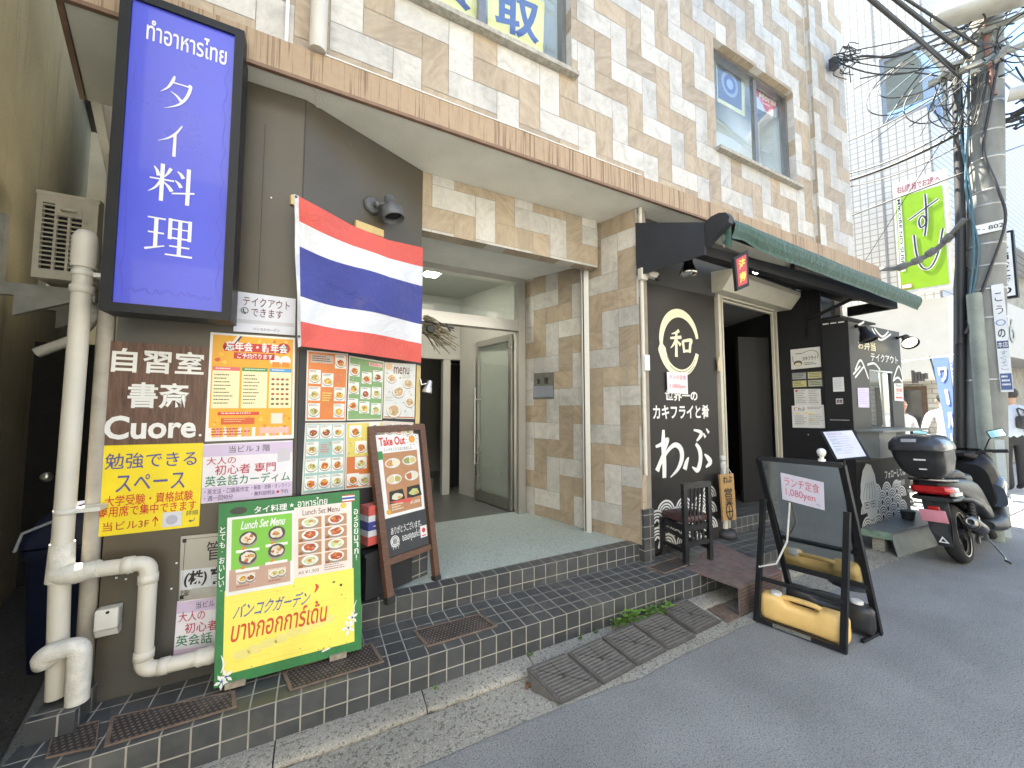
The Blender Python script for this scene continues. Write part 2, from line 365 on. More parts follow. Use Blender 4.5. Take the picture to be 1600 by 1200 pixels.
# gutter and kerb with small irregularities
rd = random.Random(4)
N = 60; mb = MB(gut); xs = [-3 + 11 * i / N for i in range(N + 1)]
fe = [1.595 + .018 * math.sin(x * 3.1) + rd.uniform(-.012, .012) for x in xs]
rows = [[(x, fe[i], .004) for i, x in enumerate(xs)], [(x, 1.72, .006) for x in xs], [(x, 1.80, .005) for x in xs], [(x, 1.845, .007) for x in xs]]
for a, b in zip(rows, rows[1:]): mb.add(a + b, [(i, i + 1, N + 2 + i, N + 1 + i) for i in range(N)])
tag(mb.build('gutter'), kind='structure')
root = thing('kerb', (2, 1.9, 0), None, None); root['kind'] = 'structure'
edges = [-3, -2.2, -1.55, -.9, -.12, .50, 1.1, 1.72, 2.35, 2.6, 3.4, 4.2, 4.9]
for a, b in zip(edges, edges[1:]):
    mb = MB(kerbm); n = 9; prof = [(1.845, .0), (1.838, .022), (1.85, .034), (1.875, .040), (1.958, .044), (1.975, .044)]
    secs = []
    for i in range(n + 1):
        x = a + .003 + (b - a - .006) * i / n; e = rd.uniform(-.006, .006) + (.012 if i in (0, n) else 0)
        secs.append([(x, y + (e if k < 4 else 0), z - (max(e, 0) * .6 if k in (2, 3) else 0)) for k, (y, z) in enumerate(prof)])
    mb.loft(secs, smooth=True); mb.build('kerb_stone', root)
# alley floor and right hand side street
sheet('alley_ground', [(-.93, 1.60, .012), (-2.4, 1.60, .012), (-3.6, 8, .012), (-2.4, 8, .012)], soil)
sheet('pavement', [(8.2, 1.55, .02), (40, 1.3, .02), (40, 2.6, .02), (8.2, 2.9, .02)], pave, .02)
wl = M('road_paint', (.75, .74, .7), .7, .12, 20)
mb = MB(wl)
for k in range(5): mb.box((9.2 + k * .85, .15, .001), (9.62 + k * .85, 1.25, .006))
tag(mb.build('road_marking'), kind='structure')

# ================================================================ TILED BUILDING
st_w = stone('cream_quartzite', (.475, .46, .425), (.53, .52, .485), (.36, .352, .325), 5, 1.0)
st_b = stone('tan_quartzite', (.36, .29, .205), (.41, .34, .25), (.28, .22, .15), 3.2, 3.0)
groutm = M('stone_joint', (.26, .23, .19), .9)
ctile = gridmat('black_ceramic_tile', (.052, .056, .057), (.074, .078, .080), (.33, .31, .265), .094, .094, .0032, .30, 0, .5, .22, (.13, .125, .11))
fasc = NT('fascia_paint'); p = pos(fasc)
mpn = fasc.new('ShaderNodeMapping'); mpn.inputs['Scale'].default_value = (75, 75, 1.3); fasc.l(p, mpn.inputs[0])
v1 = fasc.noise(mpn.outputs[0], 1, 6, .62, .4); v2 = fasc.noise(p, 1.1, 3); v3 = fasc.noise(p, 30, 4)
sub = fasc.new('ShaderNodeMath', operation='MULTIPLY_ADD'); fasc.l(v2, sub.inputs[0]); sub.inputs[1].default_value = .16; fasc.l(v1, sub.inputs[2])
stf = fasc.ramp(sub.outputs[0], [(.60, (0, 0, 0)), (.70, (.85, .85, .85))])
bc = fasc.mix(.35, fasc.ramp(v3, [(.3, (.34, .245, .155)), (.7, (.395, .29, .19))]), fasc.ramp(v2, [(.3, (.31, .225, .145)), (.7, (.41, .30, .2))]))
fasc.l(fasc.mix(stf, bc, (.15, .095, .055)), fasc.b.inputs['Base Color']); fasc.b.inputs['Roughness'].default_value = .7; fasc.bump(v1, .2, .004); fasc = fasc.m
trim_br = M('fascia_lip', (.20, .12, .075), .6, .15)
soff = M('soffit_plaster', (.72, .71, .63), .9, .05, 3.5, .35, bscale=90)
whit = M('white_paint', (.72, .72, .69), .6, .05, 4)
alum = M('bronze_aluminium', (.25, .245, .235), .38, .06, 20, metal=.7)
stainless = M('stainless_steel', (.5, .49, .46), .30, .02, 2, metal=.9)
darkpan = NT('dark_panel'); p = pos(darkpan); va = darkpan.noise(p, 2.4, 6, .6); vb = darkpan.noise(p, 55, 3)
c0 = darkpan.ramp(va, [(.3, (.058, .056, .05)), (.7, (.088, .084, .074))])
c0 = darkpan.mix(darkpan.ramp(darkpan.noise(p, .9, 3, .5), [(.42, (0, 0, 0)), (.66, (.9, .9, .9))]), c0, (.085, .062, .032)); c0 = darkpan.mix(darkpan.ramp(darkpan.noise(p, 6, 7, .72), [(.66, (0, 0, 0)), (.74, (.5, .5, .5))]), c0, (.15, .145, .13))
darkpan.l(c0, darkpan.b.inputs['Base Color']); darkpan.b.inputs['Roughness'].default_value = .42; darkpan.bump(vb, .06, .003); darkpan = darkpan.m

bld = thing('commercial_building', (2.4, 4, 0), 'tan and cream stone-clad building with a recessed entrance and brown fascia band', 'building')
UT = .1703
FY = 2.215
q0 = PY(843.75, 205, FY); HX, HZ = q0.x, q0.z
def herring(mbW, mbB, P, a0, a1, b0, b1, holes=(), g=.0034, u=UT, ox=0, oz=0, th=.0, flip=0):
    """1x2 herringbone clipped to a rectangle minus holes; P maps (a,b) to a 3D point"""
    def sub(r, h):
        x0, z0, x1, z1 = r; X0, Z0, X1, Z1 = h
        if x1 <= X0 or x0 >= X1 or z1 <= Z0 or z0 >= Z1: return [r]
        o = []
        if x0 < X0: o.append((x0, z0, X0, z1)); x0 = X0
        if x1 > X1: o.append((X1, z0, x1, z1)); x1 = X1
        if z0 < Z0: o.append((x0, z0, x1, Z0))
        if z1 > Z1: o.append((x0, Z1, x1, z1))
        return o
    K = int(max(abs(a0 - ox), abs(a1 - ox), abs(b0 - oz), abs(b1 - oz)) / u) + 6
    for j in range(-K, K + 1):
        for k in range(-K, K + 1):
            hu, hv = j + 2 * k, j - 2 * k
            for (x, z, w, h) in ((hu, hv, 2, 1), (hu + 2, hv - 1, 1, 2)):
                x0, z0, x1, z1 = ox + x * u + g / 2, oz + z * u + g / 2, ox + (x + w) * u - g / 2, oz + (z + h) * u - g / 2
                if x1 <= a0 or x0 >= a1 or z1 <= b0 or z0 >= b1: continue
                rs = [(max(x0, a0), max(z0, b0), min(x1, a1), min(z1, b1))]
                for hl in holes: rs = [t for r in rs for t in sub(r, hl)]
                for (p0, r0, p1, r1) in rs:
                    if p1 - p0 < .006 or r1 - r0 < .006: continue
                    m = mbW if (j + flip) % 2 == 0 else mbB
                    q = [P(p0, r0), P(p1, r0), P(p1, r1), P(p0, r1)]
                    m.add(q, [(0, 1, 2, 3)])
# upper facade with two window openings
W1 = (PY(560, 60, FY).x, PY(894, 118, FY).z + .005, PY(893, 60, FY).x, 5.35)
W2 = (PY(1120, 230, FY).x, PY(1120, 231, FY).z, PY(1246, 290, FY).x, PY(1120, 62, FY).z)
XR = PY(1326, 380, FY).x; XS = PY(1268, 250, FY).x; ZT = 7.6; ZF = 3.34
tw, tb = MB(st_w), MB(st_b)
herring(tw, tb, lambda a, b: (a, FY, b), -1.2, XS, ZF, ZT, (W1, W2), ox=HX, oz=HZ)
herring(tw, tb, lambda a, b: (a, FY - .05, b), XS, XR, ZF, ZT, (), ox=HX, oz=HZ)
herring(tw, tb, lambda a, b: (XS, FY - .05 + a, b), 0, .05, ZF, ZT, ox=.02, oz=.05)
herring(tw, tb, lambda a, b: (XR + D.x * a, FY - .05 + D.y * a, b), 0, 7, ZF, ZT, ox=.02, oz=.05)
for W in (W1, W2):                         # stone reveals
    for xx, sgn in ((W[0], 1), (W[2], -1)):
        herring(tw, tb, lambda a, b: (xx, FY + a, b), 0, .10, W[1], W[3], ox=.3, oz=.1)
    herring(tw, tb, lambda a, b: (a, FY + b, W[3]), W[0], W[2], 0, .10, ox=.3, oz=.1)
mb = MB(groutm)                            # backing wall just behind the stones
bx = lambda x0, x1, z0, z1: mb.quad((x0, FY + .003, z0), (x1, FY + .003, z0), (x1, FY + .003, z1), (x0, FY + .003, z1))
bx(-1.2, W1[0], ZF, ZT); bx(W1[0], W1[2], ZF, W1[1]); bx(W1[0], W1[2], W1[3], ZT); bx(W1[2], W2[0], ZF, ZT); bx(W2[0], W2[2], ZF, W2[1]); bx(W2[0], W2[2], W2[3], ZT); bx(W2[2], XS, ZF, ZT)
mb.box((XS + .003, FY - .047, ZF), (XR - .003, FY + .05, ZT)); s1 = V(XR - .004, FY - .04, 0)
mb.add([s1 + V(0, 0, ZF), s1 + D * 7 + V(0, 0, ZF), s1 + D * 7 + V(0, 0, ZT), s1 + V(0, 0, ZT)], [(0, 1, 2, 3)])
mb.box((-1.2, FY + .2, ZT - .1), (XR - .1, FY + 6, ZT))
mb.box((-.95, FY + .06, 3.2), (XR - .12, FY + 6.5, 3.30)); mb.box((-2.6, FY + 6.4, 0), (4.2, FY + 6.5, ZT - .1)); mb.prism([V(XR - .1, 2.3, 0), V(XR - .1, 2.3, 0) + D * 6.4, V(XR - .1, 2.3, 3.19) + D * 6.4, V(XR - .1, 2.3, 3.19)], (.06, 0, 0)); mb.build('wall_backing', bld); tw.build('cream_cladding', bld); tb.build('tan_cladding', bld)
# window parts
wint = M('window_interior', (.62, .67, .7), .8, .1, 1.5)
wglass = glass('window_glass', (.95, .97, .97), .02, .01, .05, (.6, .65, .68))
def upper_window(W, mull, sillw):
    x0, z0, x1, z1 = W; f = MB(alum); y = FY + .10
    t = .035
    f.box((x0, y - .03, z0 + t), (x0 + t, y + .04, z1 - t)); f.box((x1 - t, y - .03, z0 + t), (x1, y + .04, z1 - t)); f.box((x0, y - .03, z1 - t), (x1, y + .04, z1)); f.box((x0, y - .03, z0), (x1, y + .04, z0 + t))
    for m, dy in mull:
        f.box((m - .028, y - .02 + dy, z0 + t), (m + .028, y + .02 + dy, z1 - t))
    f.box((x0 + t, y - .012, z0 + t), (x1 - t, y + .018, z0 + t + .05))
    w = f.build('window', bld)
    g = MB(wglass)
    xs = [x0 + t] + [m for m, _ in mull] + [x1 - t]
    for i in range(len(xs) - 1): g.box((xs[i] + .01, y - .002 + .012 * (i % 2), z0 + t + .05), (xs[i + 1] - .01, y + .003 + .012 * (i % 2), z1 - t))
    g.build('pane', w)
    s = MB(M('sill_stone', (.36, .34, .29), .8, .2, 30, .3)); s.box((x0 - sillw, FY - .055, z0 - .035), (x1 + sillw, FY + .075, z0 - .002)); s.build('sill', w)
    r = MB(wint); r.box((x0, y + .28, z0 - .05), (x1, y + .31, z1 + .05)); r.box((x0, y + .05, z1 + .005), (x1, y + .9, z1 + .05)); r.box((x0 - .05, y + .05, z0 - .05), (x0 - .005, y + .9, z1 + .05)); r.box((x1 + .005, y + .05, z0 - .05), (x1 + .05, y + .9, z1 + .05)); r.box((x0, y + .05, z0 - .06), (x1, y + .9, z0 - .02))
    r.build('room', w); return w
upper_window(W1, [(PY(752, 40, FY + .1).x, 0)], .03)
upper_window(W2, [(PY(1178, 180, FY + .1).x, 0)], .02)
# fascia band, lip, soffit
fx0, fx1 = -1.02, PY(1372, 418, 2.18).x
mb = MB(fasc); mb.box((fx0, 2.165, 3.168), (fx1, 2.24, 3.338)); a = V(fx0, 2.24, 0)
mb.prism([(fx0, 2.24, 3.168), (fx0 + .05, 2.24, 3.168), V(fx0 + .05, 2.24, 3.168) + D * .66, V(fx0, 2.24, 3.168) + D * .66], (0, 0, .17))
mb.box((XR - .1, 2.24, 3.17), (fx1, 2.7, 3.335)); mb.build('fascia', bld)
mb = MB(trim_br); mb.box((fx0 - .004, 2.157, 3.150), (fx1 + .004, 2.18, 3.169)); mb.prism([(fx0 - .004, 2.18, 3.15), (fx0 + .018, 2.18, 3.15), V(fx0 + .018, 2.18, 3.15) + D * .7, V(fx0 - .004, 2.18, 3.15) + D * .7], (0, 0, .019)); mb.build('fascia_lip', bld)
mb = MB(M('white_flashing', (.62, .6, .56), .5)); mb.box((-.02, 2.160, 3.3385), (PY(1000, 277, 2.18).x, 2.212, 3.346)); mb.build('flashing', bld)
mb = MB(soff); mb.add([(fx0 + .02, 2.181, 3.158), (fx1, 2.181, 3.158), (fx1, 2.7, 3.158), (2.3, 2.75, 3.158), (.5, 2.75, 3.158), (-.85, 2.86, 3.158), (-1.19, 2.86, 3.158)], [tuple(range(7))])
mb.box((-.06, 2.19, 3.152), (-.045, 2.34, 3.157)); mb.build('soffit', bld)
# dark panelled wall, front and oblique leaf
WY = 2.30; A0, A1 = (-.105, WY), (.628, 2.637)
XL = -.812
mb = MB(darkpan); mb.box((XL, WY, .2), (-.108, WY + .05, 3.157))
n_ob = V(A1[1] - A0[1], -(A1[0] - A0[0]), 0).normalized()
mb.prism([(A0[0], A0[1], .2), (A1[0], A1[1], .2), (A1[0], A1[1], 3.157), (A0[0], A0[1], 3.157)], -n_ob * .05)
mb.prism([V(XL, WY + .05, .2), V(XL, WY + .05, .2) + D * 6, V(XL, WY + .05, 3.15) + D * 6, V(XL, WY + .05, 3.15)], (.05, 0, 0))
mb.build('dark_panel_wall', bld)
mb = MB(M('panel_seam', (.03, .028, .025), .6)); mb.box((-.111, WY - .001, .2), (-.104, WY + .004, 3.15)); sx = PY(410, 300, WY).x; mb.box((sx - .0015, WY - .0008, 1.9), (sx + .0015, WY, 2.95)); mb.build('panel_seam', bld)
# alley side of the upper floors
mb = MB(M('side_render', (.42, .43, .42), .85, .1, 2, .2)); mb.prism([V(-1.06, 2.3, 3.36), V(-1.06, 2.3, 3.36) + D * 6, V(-1.06, 2.3, 7.5) + D * 6, V(-1.06, 2.3, 7.5)], (.05, 0, 0)); mb.build('side_wall', bld)
# entrance beam
BY = 2.642; tw, tb = MB(st_w), MB(st_b)
herring(tw, tb, lambda a, b: (a, BY, b), A1[0], 2.236, 2.722, 3.157, ox=A1[0] - .1, oz=2.722 + .02, flip=1)
herring(tw, tb, lambda a, b: (a, BY + b, 2.721), A1[0], 2.236, 0, .10, ox=A1[0], oz=-.05, flip=1)
# oblique tiled wall right of the entrance
T0 = V(2.378, 2.30, 0)
herring(tw, tb, lambda a, b: (T0.x + D.x * a, T0.y + D.y * a, b), 0, 1.34, .335, 3.157, ox=.02, oz=.335 - .06, flip=1)
herring(tw, tb, lambda a, b: (T0.x + a, T0.y, b), 0, .045, .45, 3.1, ox=-.2, oz=.335)
mb = MB(groutm); mb.box((A1[0], BY + .003, 2.724), (2.24, BY + .097, 3.15))
mb.prism([V(T0.x + .003, T0.y + .003, .335), V(T0.x + .003, T0.y + .003, .335) + D * 1.34, V(T0.x + .003, T0.y + .003, 3.15) + D * 1.34, V(T0.x + .003, T0.y + .003, 3.15)], (.1, 0, 0))
eb = mb.build('entrance_wall', bld); tw.build('cream_tile', eb); tb.build('tan_tile', eb)
mb = MB(ctile); mb.box((T0.x - .004, T0.y - .012, .2), (T0.x + .11, T0.y + .05, .62)); mb.build('tile_plinth', bld, uvo=(0, -.2))
# inner ceiling strip, shutter rails
mb = MB(whit); mb.quad((.3, BY + .1, 2.80), (2.24, BY + .1, 2.80), (2.24, 3.62, 2.862), (.3, 3.62, 2.862)); mb.build('porch_ceiling', bld)
mb = MB(M('shutter_rail', (.55, .54, .50), .4, .05, 10, metal=.3)); a = V(2.20, 2.735, .335)
mb.prism([a, a + V(-.045, .045, 0), a + V(-.025, .085, 0), a + V(.03, .04, 0)], (0, 0, 2.42)); mb.box((.64, BY + .105, 2.745), (2.2, BY + .125, 2.775)); mb.box((.64, BY + .145, 2.745), (2.2, BY + .16, 2.772)); mb.build('shutter_rail', bld)
mb = MB(M('rail_groove', (.08, .08, .075), .5)); mb.prism([a + V(-.034, .028, .01), a + V(-.039, .039, .01), a + V(-.043, .037, .01), a + V(-.038, .026, .01)], (0, 0, 2.38)); mb.build('rail_groove', bld)
# lobby
lob = M('lobby_plaster', (.40, .40, .36), .85, .05, 2); lfl = speckle('lobby_floor', (.12, .125, .115), (.06, .06, .055), (.2, .2, .19), 60, .4, .1)
terr = speckle('terrazzo', (.36, .41, .37), (.18, .21, .195), (.60, .63, .59), 85, .5, .12, .08, .44, .59)
e0 = V(2.0, 3.6, 0); e1 = V(1.665, 4.76, 0)
mb = MB(lob)
mb.prism([V(e0.x, e0.y, .335), V(e1.x, e1.y, .335), V(e1.x, e1.y, 2.9), V(e0.x, e0.y, 2.9)], (.06, 0, 0))
mb.box((.1, 4.76, 2.08), (1.664, 4.84, 2.9)); mb.box((1.44, 4.765, .335), (1.535, 4.86, 2.079))
mb.quad((.1, 3.6, 2.9), (2.0, 3.6, 2.9), (1.7, 4.9, 2.9), (.1, 4.9, 2.9)); mb.box((-.2, 6.6, .335), (2.6, 6.65, 2.95)); mb.box((-.2, 4.85, 2.5), (2.6, 6.6, 2.55)); mb.box((2.3, 4.85, .335), (2.35, 6.6, 2.5)); mb.box((-.2, 3.6, .335), (-.15, 6.6, 2.9)); mb.box((.05, 3.6, .335), (.1, 6.6, 2.9))
lw = mb.build('lobby_wall', bld)
mb = MB(lfl); mb.box((-.2, 3.66, .25), (2.3, 6.6, .332)); mb.build('lobby_floor', bld)
mb = MB(M('lift_red', (.16, .022, .02), .5)); mb.box((1.536, 4.95, .335), (1.60, 5.0, 2.07)); mb.build('red_door_jamb', bld)
mb = MB(M('deep_black', (.012, .012, .013), .6)); mb.box((1.60, 5.2, .335), (2.0, 5.25, 2.07)); mb.box((1.536, 4.9, 2.08), (1.8, 5.2, 2.12)); mb.build('dark_lift_opening', bld)  # black slab stands in for the unlit inside of the lift
mb = MB(M('stair_concrete', (.11, .115, .105), .7))
for k in range(9): mb.box((.5, 5.1 + .17 * k, .335 + .16 * k), (1.42, 5.27 + .17 * k, .335 + .16 * (k + 1)))
stc = mb.build('staircase', bld)
mb = MB(M('stair_rail', (.05, .055, .05), .5)); mb.bar((1.0, 5.0, 1.1), (1.42, 6.4, 2.0), .05); mb.bar((1.02, 5.0, .335), (1.02, 5.0, 1.12), .03); mb.bar((1.2, 5.5, .7), (1.2, 5.5, 1.42), .02); mb.build('handrail', stc)
lamp_m = emit('lamp_white', (1, .97, .9), 16)
mb = MB(whit); c = PP(678, 425, (0, 0, 2.88), (0, 0, 1)); mb.box((c.x - .09, c.y - .2, 2.885), (c.x + .09, c.y + .2, 2.899)); cl = mb.build('ceiling_lamp', None); tag(cl, 'small bright ceiling lamp inside the lobby behind the glass transom', 'lamp')
mb = MB(lamp_m); mb.box((c.x - .06, c.y - .16, 2.876), (c.x + .06, c.y + .16, 2.884)); mb.build('diffuser', cl)
# stainless glass screen
gl = glass('door_glass', (.96, .985, .975), .03, .01, .02, (.5, .6, .56))
GY = 3.6; zt = PY(815, 503, GY).z; zb = PY(815, 519, GY).z
scr = thing('glass_entrance_screen', (1.2, GY, .335), 'stainless steel framed glass entrance screen with transom and an open door leaf', 'glass door')
mb = MB(stainless); mb.box((1.90, GY - .05, .335), (1.985, GY + .05, 2.86)); mb.box((.3, GY - .05, 2.80), (1.899, GY + .05, 2.86)); mb.box((.3, GY - .05, zb), (1.899, GY + .05, zt)); mb.box((.3, GY - .05, .335), (.38, GY + .05, zb - .001)); mb.build('frame', scr)
mb = MB(gl); mb.box((.38, GY - .004, zt + .001), (1.899, GY + .004, 2.799)); mb.build('transom_pane', scr)
h0 = V(1.885, 3.66, .345); h1 = V(1.745, 4.37, .345); dd = (h1 - h0); L = dd.length; dd.normalize(); zz = V(0, 0, 1); nn = dd.cross(zz)
mb = MB(stainless); H = zb - .36
for t in (.03, L - .03): mb.obox(h0 + dd * t + zz * H / 2, dd, nn, zz, .048, .04, H)
mb.obox(h0 + dd * L / 2 + zz * (H - .035), dd, nn, zz, L - .122, .038, .07); mb.obox(h0 + dd * L / 2 + zz * .06, dd, nn, zz, L - .122, .038, .12)
leaf = mb.build('door_leaf', scr)
mb = MB(gl); mb.obox(h0 + dd * L / 2 + zz * (H / 2), dd, nn, zz, L - .12, .008, H - .16); mb.build('leaf_pane', leaf)
mb = MB(stainless)
for sgn in (-1, 1):
    q = h0 + dd * (L - .05) + nn * .055 * sgn; mb.tube([q + zz * .42, q + zz * 1.35], .014, 10)
    for k in (.55, 1.2): mb.tube([q + zz * k, q - nn * .055 * sgn + zz * k], .009, 8)
mb.build('pull_handle', leaf)
# steps
stp = thing('entrance_steps', (1.2, 2.1, 0), 'two black tiled entrance steps running along the front of the building', 'steps')
mb = MB(ctile); mb.box((-.945, 1.962, .0), (2.66, 2.349, .2)); mb.box((2.66, 1.972, .0), (4.9, 2.45, .198)); mb.build('lower_step', stp, uvo=(.03, -.2 + .094 * 3), uvt=-1.962 + .094 * 2)
mb = MB(ctile); mb.box((-.12, 2.35, .19), (2.375, 2.45, .338)); mb.build('upper_step', stp, uvo=(.03, -.338 + .094 * 4), uvt=-2.35 + .094 * 2)
mb = MB(terr); mb.add([(-.2, 2.449, .336), (2.335, 2.449, .336), (1.99, 3.66, .336), (-.2, 3.66, .336)], [(0, 1, 2, 3)]); mb.build('terrazzo_floor', stp)
blk = M('slate_slab', (.06, .07, .08), .4, .15, 12, .2)
mb = MB(ctile); mb.box((-.93, 2.13, .2), (-.80, 2.33, .285)); mb.build('pipe_plinth', stp, uvo=(0, -.285))
# ================================================================ GLYPHS drawn with a brush
BR = {
'タ': [[(.42, 0, .05), (.38, .14, .10), (.24, .38, .07), (.02, .56, .012)], [(.36, .20, .05), (.90, .20, .06)], [(.86, .165, .10), (.93, .20, .10), (.82, .52, .10), (.58, .80, .07), (.16, 1, .012)], [(.33, .47, .02), (.52, .56, .07), (.66, .68, .11)]],
'イ': [[(.84, 0, .05), (.62, .28, .09), (.34, .48, .07), (0, .62, .012)], [(.60, .30, .11), (.60, 1, .12)]],
'料': [[(.10, .10, .02), (.17, .22, .07), (.20, .34, .08)], [(.46, .08, .08), (.40, .22, .06), (.33, .34, .02)], [(.02, .43, .04), (.54, .41, .05)], [(.28, 0, .09), (.28, 1, .085)], [(.26, .45, .06), (.15, .66, .05), (0, .80, .012)], [(.32, .48, .02), (.42, .58, .07), (.50, .70, .09)], [(.60, .12, .02), (.68, .19, .07), (.74, .29, .09)], [(.56, .38, .02), (.64, .45, .07), (.70, .55, .09)], [(.50, .75, .04), (1, .64, .05)], [(.85, 0, .09), (.85, 1, .09)]],
'理': [[(.03, .10, .04), (.40, .10, .045)], [(.05, .46, .04), (.38, .46, .045)], [(0, .88, .06), (.40, .76, .03)], [(.21, .10, .085), (.21, .80, .085)], [(.50, .05, .08), (.50, .57, .08)], [(.92, .05, .08), (.92, .57, .08)], [(.50, .08, .045), (.92, .08, .045)], [(.5, .30, .035), (.92, .30, .035)], [(.5, .53, .045), (.92, .53, .045)], [(.71, .08, .085), (.71, .95, .085)], [(.50, .74, .04), (.93, .74, .045)], [(.42, .96, .04), (1, .96, .055)]],
'和': [[(.42, .02, .12), (.26, .12, .08), (.06, .18, .02)], [(0, .34, .07), (.52, .26, .11)], [(.29, .12, .10), (.27, .6, .11), (.26, 1, .13)], [(.26, .36, .10), (.14, .56, .08), (0, .70, .02)], [(.30, .40, .05), (.48, .56, .12)], [(.58, .38, .11), (.64, .82, .10)], [(.58, .40, .08), (.98, .33, .12), (.94, .50, .12), (.90, .80, .10)], [(.64, .76, .08), (.92, .73, .09)]],
'わ': [[(.30, 0, .09), (.28, .3, .15), (.30, .7, .15), (.29, 1, .14)], [(.0, .34, .07), (.20, .30, .10), (.46, .20, .10), (.30, .46, .09), (.03, .84, .15)], [(.06, .80, .09), (.42, .46, .10), (.72, .33, .13), (.94, .42, .16), (.98, .62, .16), (.82, .84, .11), (.52, 1, .03)]],
'ぶ': [[(.38, .02, .05), (.60, .06, .09), (.66, .13, .12), (.48, .27, .05)], [(.44, .33, .08), (.58, .48, .14), (.60, .70, .14), (.48, .92, .14), (.28, .84, .03)], [(.0, .88, .15), (.08, .72, .12), (.16, .62, .04)], [(.76, .58, .04), (.90, .68, .13), (.98, .78, .14), (.80, .88, .05)], [(.74, .10, .04), (.82, .20, .09)], [(.86, .0, .04), (.96, .10, .09)]],
}
def brush(sh, ch, u0, v0, u1, v1, m, w=1, L=3):
    for i, st in enumerate(BR[ch]):
        pts = [(u0 + p[0] * (u1 - u0), v0 + p[1] * (v1 - v0), p[2] * (u1 - u0) * w) for p in st]
        sh.line(pts, .1, m, L + i * .12, text=True)
def seigaiha(sh, u0, v0, u1, v1, r, m, bg, L=1, skip=lambda u, v: False):
    a = sh.W / sh.H; rows = int((v1 - v0) / (r * a * .62)) + 1
    for j in range(rows):
        v = v0 + (j + 1) * r * a * .62
        k0 = 0 if j % 2 else .5
        n = int((u1 - u0) / (2 * r)) + 2
        for i in range(n):
            u = u0 + r * 2 * (i + k0)
            if u + r > u1 + .001 or u - r < u0 - .001 or v > v1 or skip(u, v): continue
            LL = L + j * 1.2
            sh.ring(u, v, .001, r * .99, bg, LL, 180, 360, n=14)
            for r0, r1 in ((.82, .97), (.60, .73), (.40, .52), (.14, .30)): sh.ring(u, v, r * r0, r * r1, m, LL + .5, 180, 360, n=14)
W_, K_ = ink(240, 240, 236), ink(28, 28, 28)
red, blue, yel, grn = ink(205, 50, 45), ink(60, 70, 160), ink(248, 222, 40), ink(40, 120, 60)
def onwall(c, off=.002): return [PY(x, y, WY - off) for x, y in c]
def onob(c, off=.004): return [PV(x, y, A0, A1, off) for x, y in c]
# PV offset direction: towards the street
if PV(560, 600, A0, A1, .1).y > PV(560, 600, A0, A1, 0).y: _PV = PV; PV = lambda x, y, a, b, off=0: _PV(x, y, a, b, -off)
# ================================================================ BLUE SIGN
SY = 2.09
bl = M('sign_blue_acrylic', C(72, 82, 206, .88), .3, .05, 3, coat=.2); blk_m = M('black_powder_coat', (.012, .013, .015), .45, .15, 10, spec=.3); blk_g = M('black_gloss', (.008, .008, .009), .5, .1, 4, spec=.2)
c = [PY(x, y, SY) for x, y in ((190, -22), (387, 42), (356, 500), (152, 484))]
x0 = (c[0].x + c[3].x) / 2; x1 = (c[1].x + c[2].x) / 2; z0 = (c[2].z + c[3].z) / 2; z1 = (c[0].z + c[1].z) / 2 - .01
sg = thing('hanging_sign', ((x0 + x1) / 2, SY + .08, z0), 'tall blue light box sign in a black frame with white vertical lettering', 'sign')
t = .036
mb = MB(blk_m); mb.box((x0, SY, z0), (x0 + t, SY + .13, z1)); mb.box((x1 - t, SY, z0), (x1, SY + .13, z1)); mb.box((x0 + t, SY, z0), (x1 - t, SY + .13, z0 + t)); mb.box((x0 + t, SY, z1 - t), (x1 - t, SY + .13, z1)); mb.box((x0 + .03, SY + .131, z0 + .03), (x1 - .03, SY + .2, z1 - .03)); mb.build('frame', sg)
s = Sheet([(x0 + t, SY + .012, z1 - t), (x1 - t, SY + .012, z1 - t), (x1 - t, SY + .012, z0 + t), (x0 + t, SY + .012, z0 + t)])
s.text('ทำอาหารไทย', .14, .045, .92, .12, W_, .012)
for ch, (a, b, cc, d) in {'タ': (.29, .24, .60, .385), 'イ': (.30, .425, .56, .56), '料': (.24, .585, .67, .735), '理': (.24, .775, .68, .935)}.items():
    brush(s, ch, a, b * .9, cc, d * .9 - .01, W_, 1.0)
sb = ink(70, 70, 188); rr = random.Random(3)       # water stains along the edge of the film
pts = [(.93 + .02 * math.sin(i * 1.7) + rr.uniform(-.012, .012), .10 + i * .028, .006) for i in range(32)]
s.line(pts, .006, sb, 1); s.line([(.05 + rr.uniform(-.015, .02), .2 + i * .03, .005) for i in range(27)], .005, sb, 1)
s.line([(.08 + i * .032, .955 + rr.uniform(-.012, .008), .007) for i in range(26)], .007, sb, 1)
s.build('sign_face', bl, None, None, .006, parent=sg)
# ================================================================ POSTERS ON THE FRONT WALL
wood = NT('printed_wood'); p = pos(wood, (90, 90, 9)); v = wood.noise(p, 1, 5, .7); wood.l(wood.ramp(v, [(.3, (.055, .028, .018)), (.7, (.17, .09, .06))]), wood.b.inputs['Base Color']); wood.b.inputs['Roughness'].default_value = .5; wood = wood.m
s = Sheet(onwall([(168.5, 532), (326, 543), (319, 691), (155, 696)]))
s.text('自習室', .05, .06, .96, .30, W_, .022); s.text('書斎', .22, .39, .82, .65, W_, .022); s.text('Cuore', .03, .72, .91, .95, W_, .028); s.disc(.955, .925, .016, W_, 3)
for xx, yy, ww in ((.25, .94, .05), (.49, .945, .04), (.64, .945, .05)): pass
s.build('poster', wood, 'brown wood-grain poster with white lettering for a study room', 'poster', .006)
s = Sheet(onwall([(155.5, 696.5), (318, 692), (311, 822), (145, 840)]))
nv, rd_ = ink(80, 80, 150), ink(215, 60, 40)
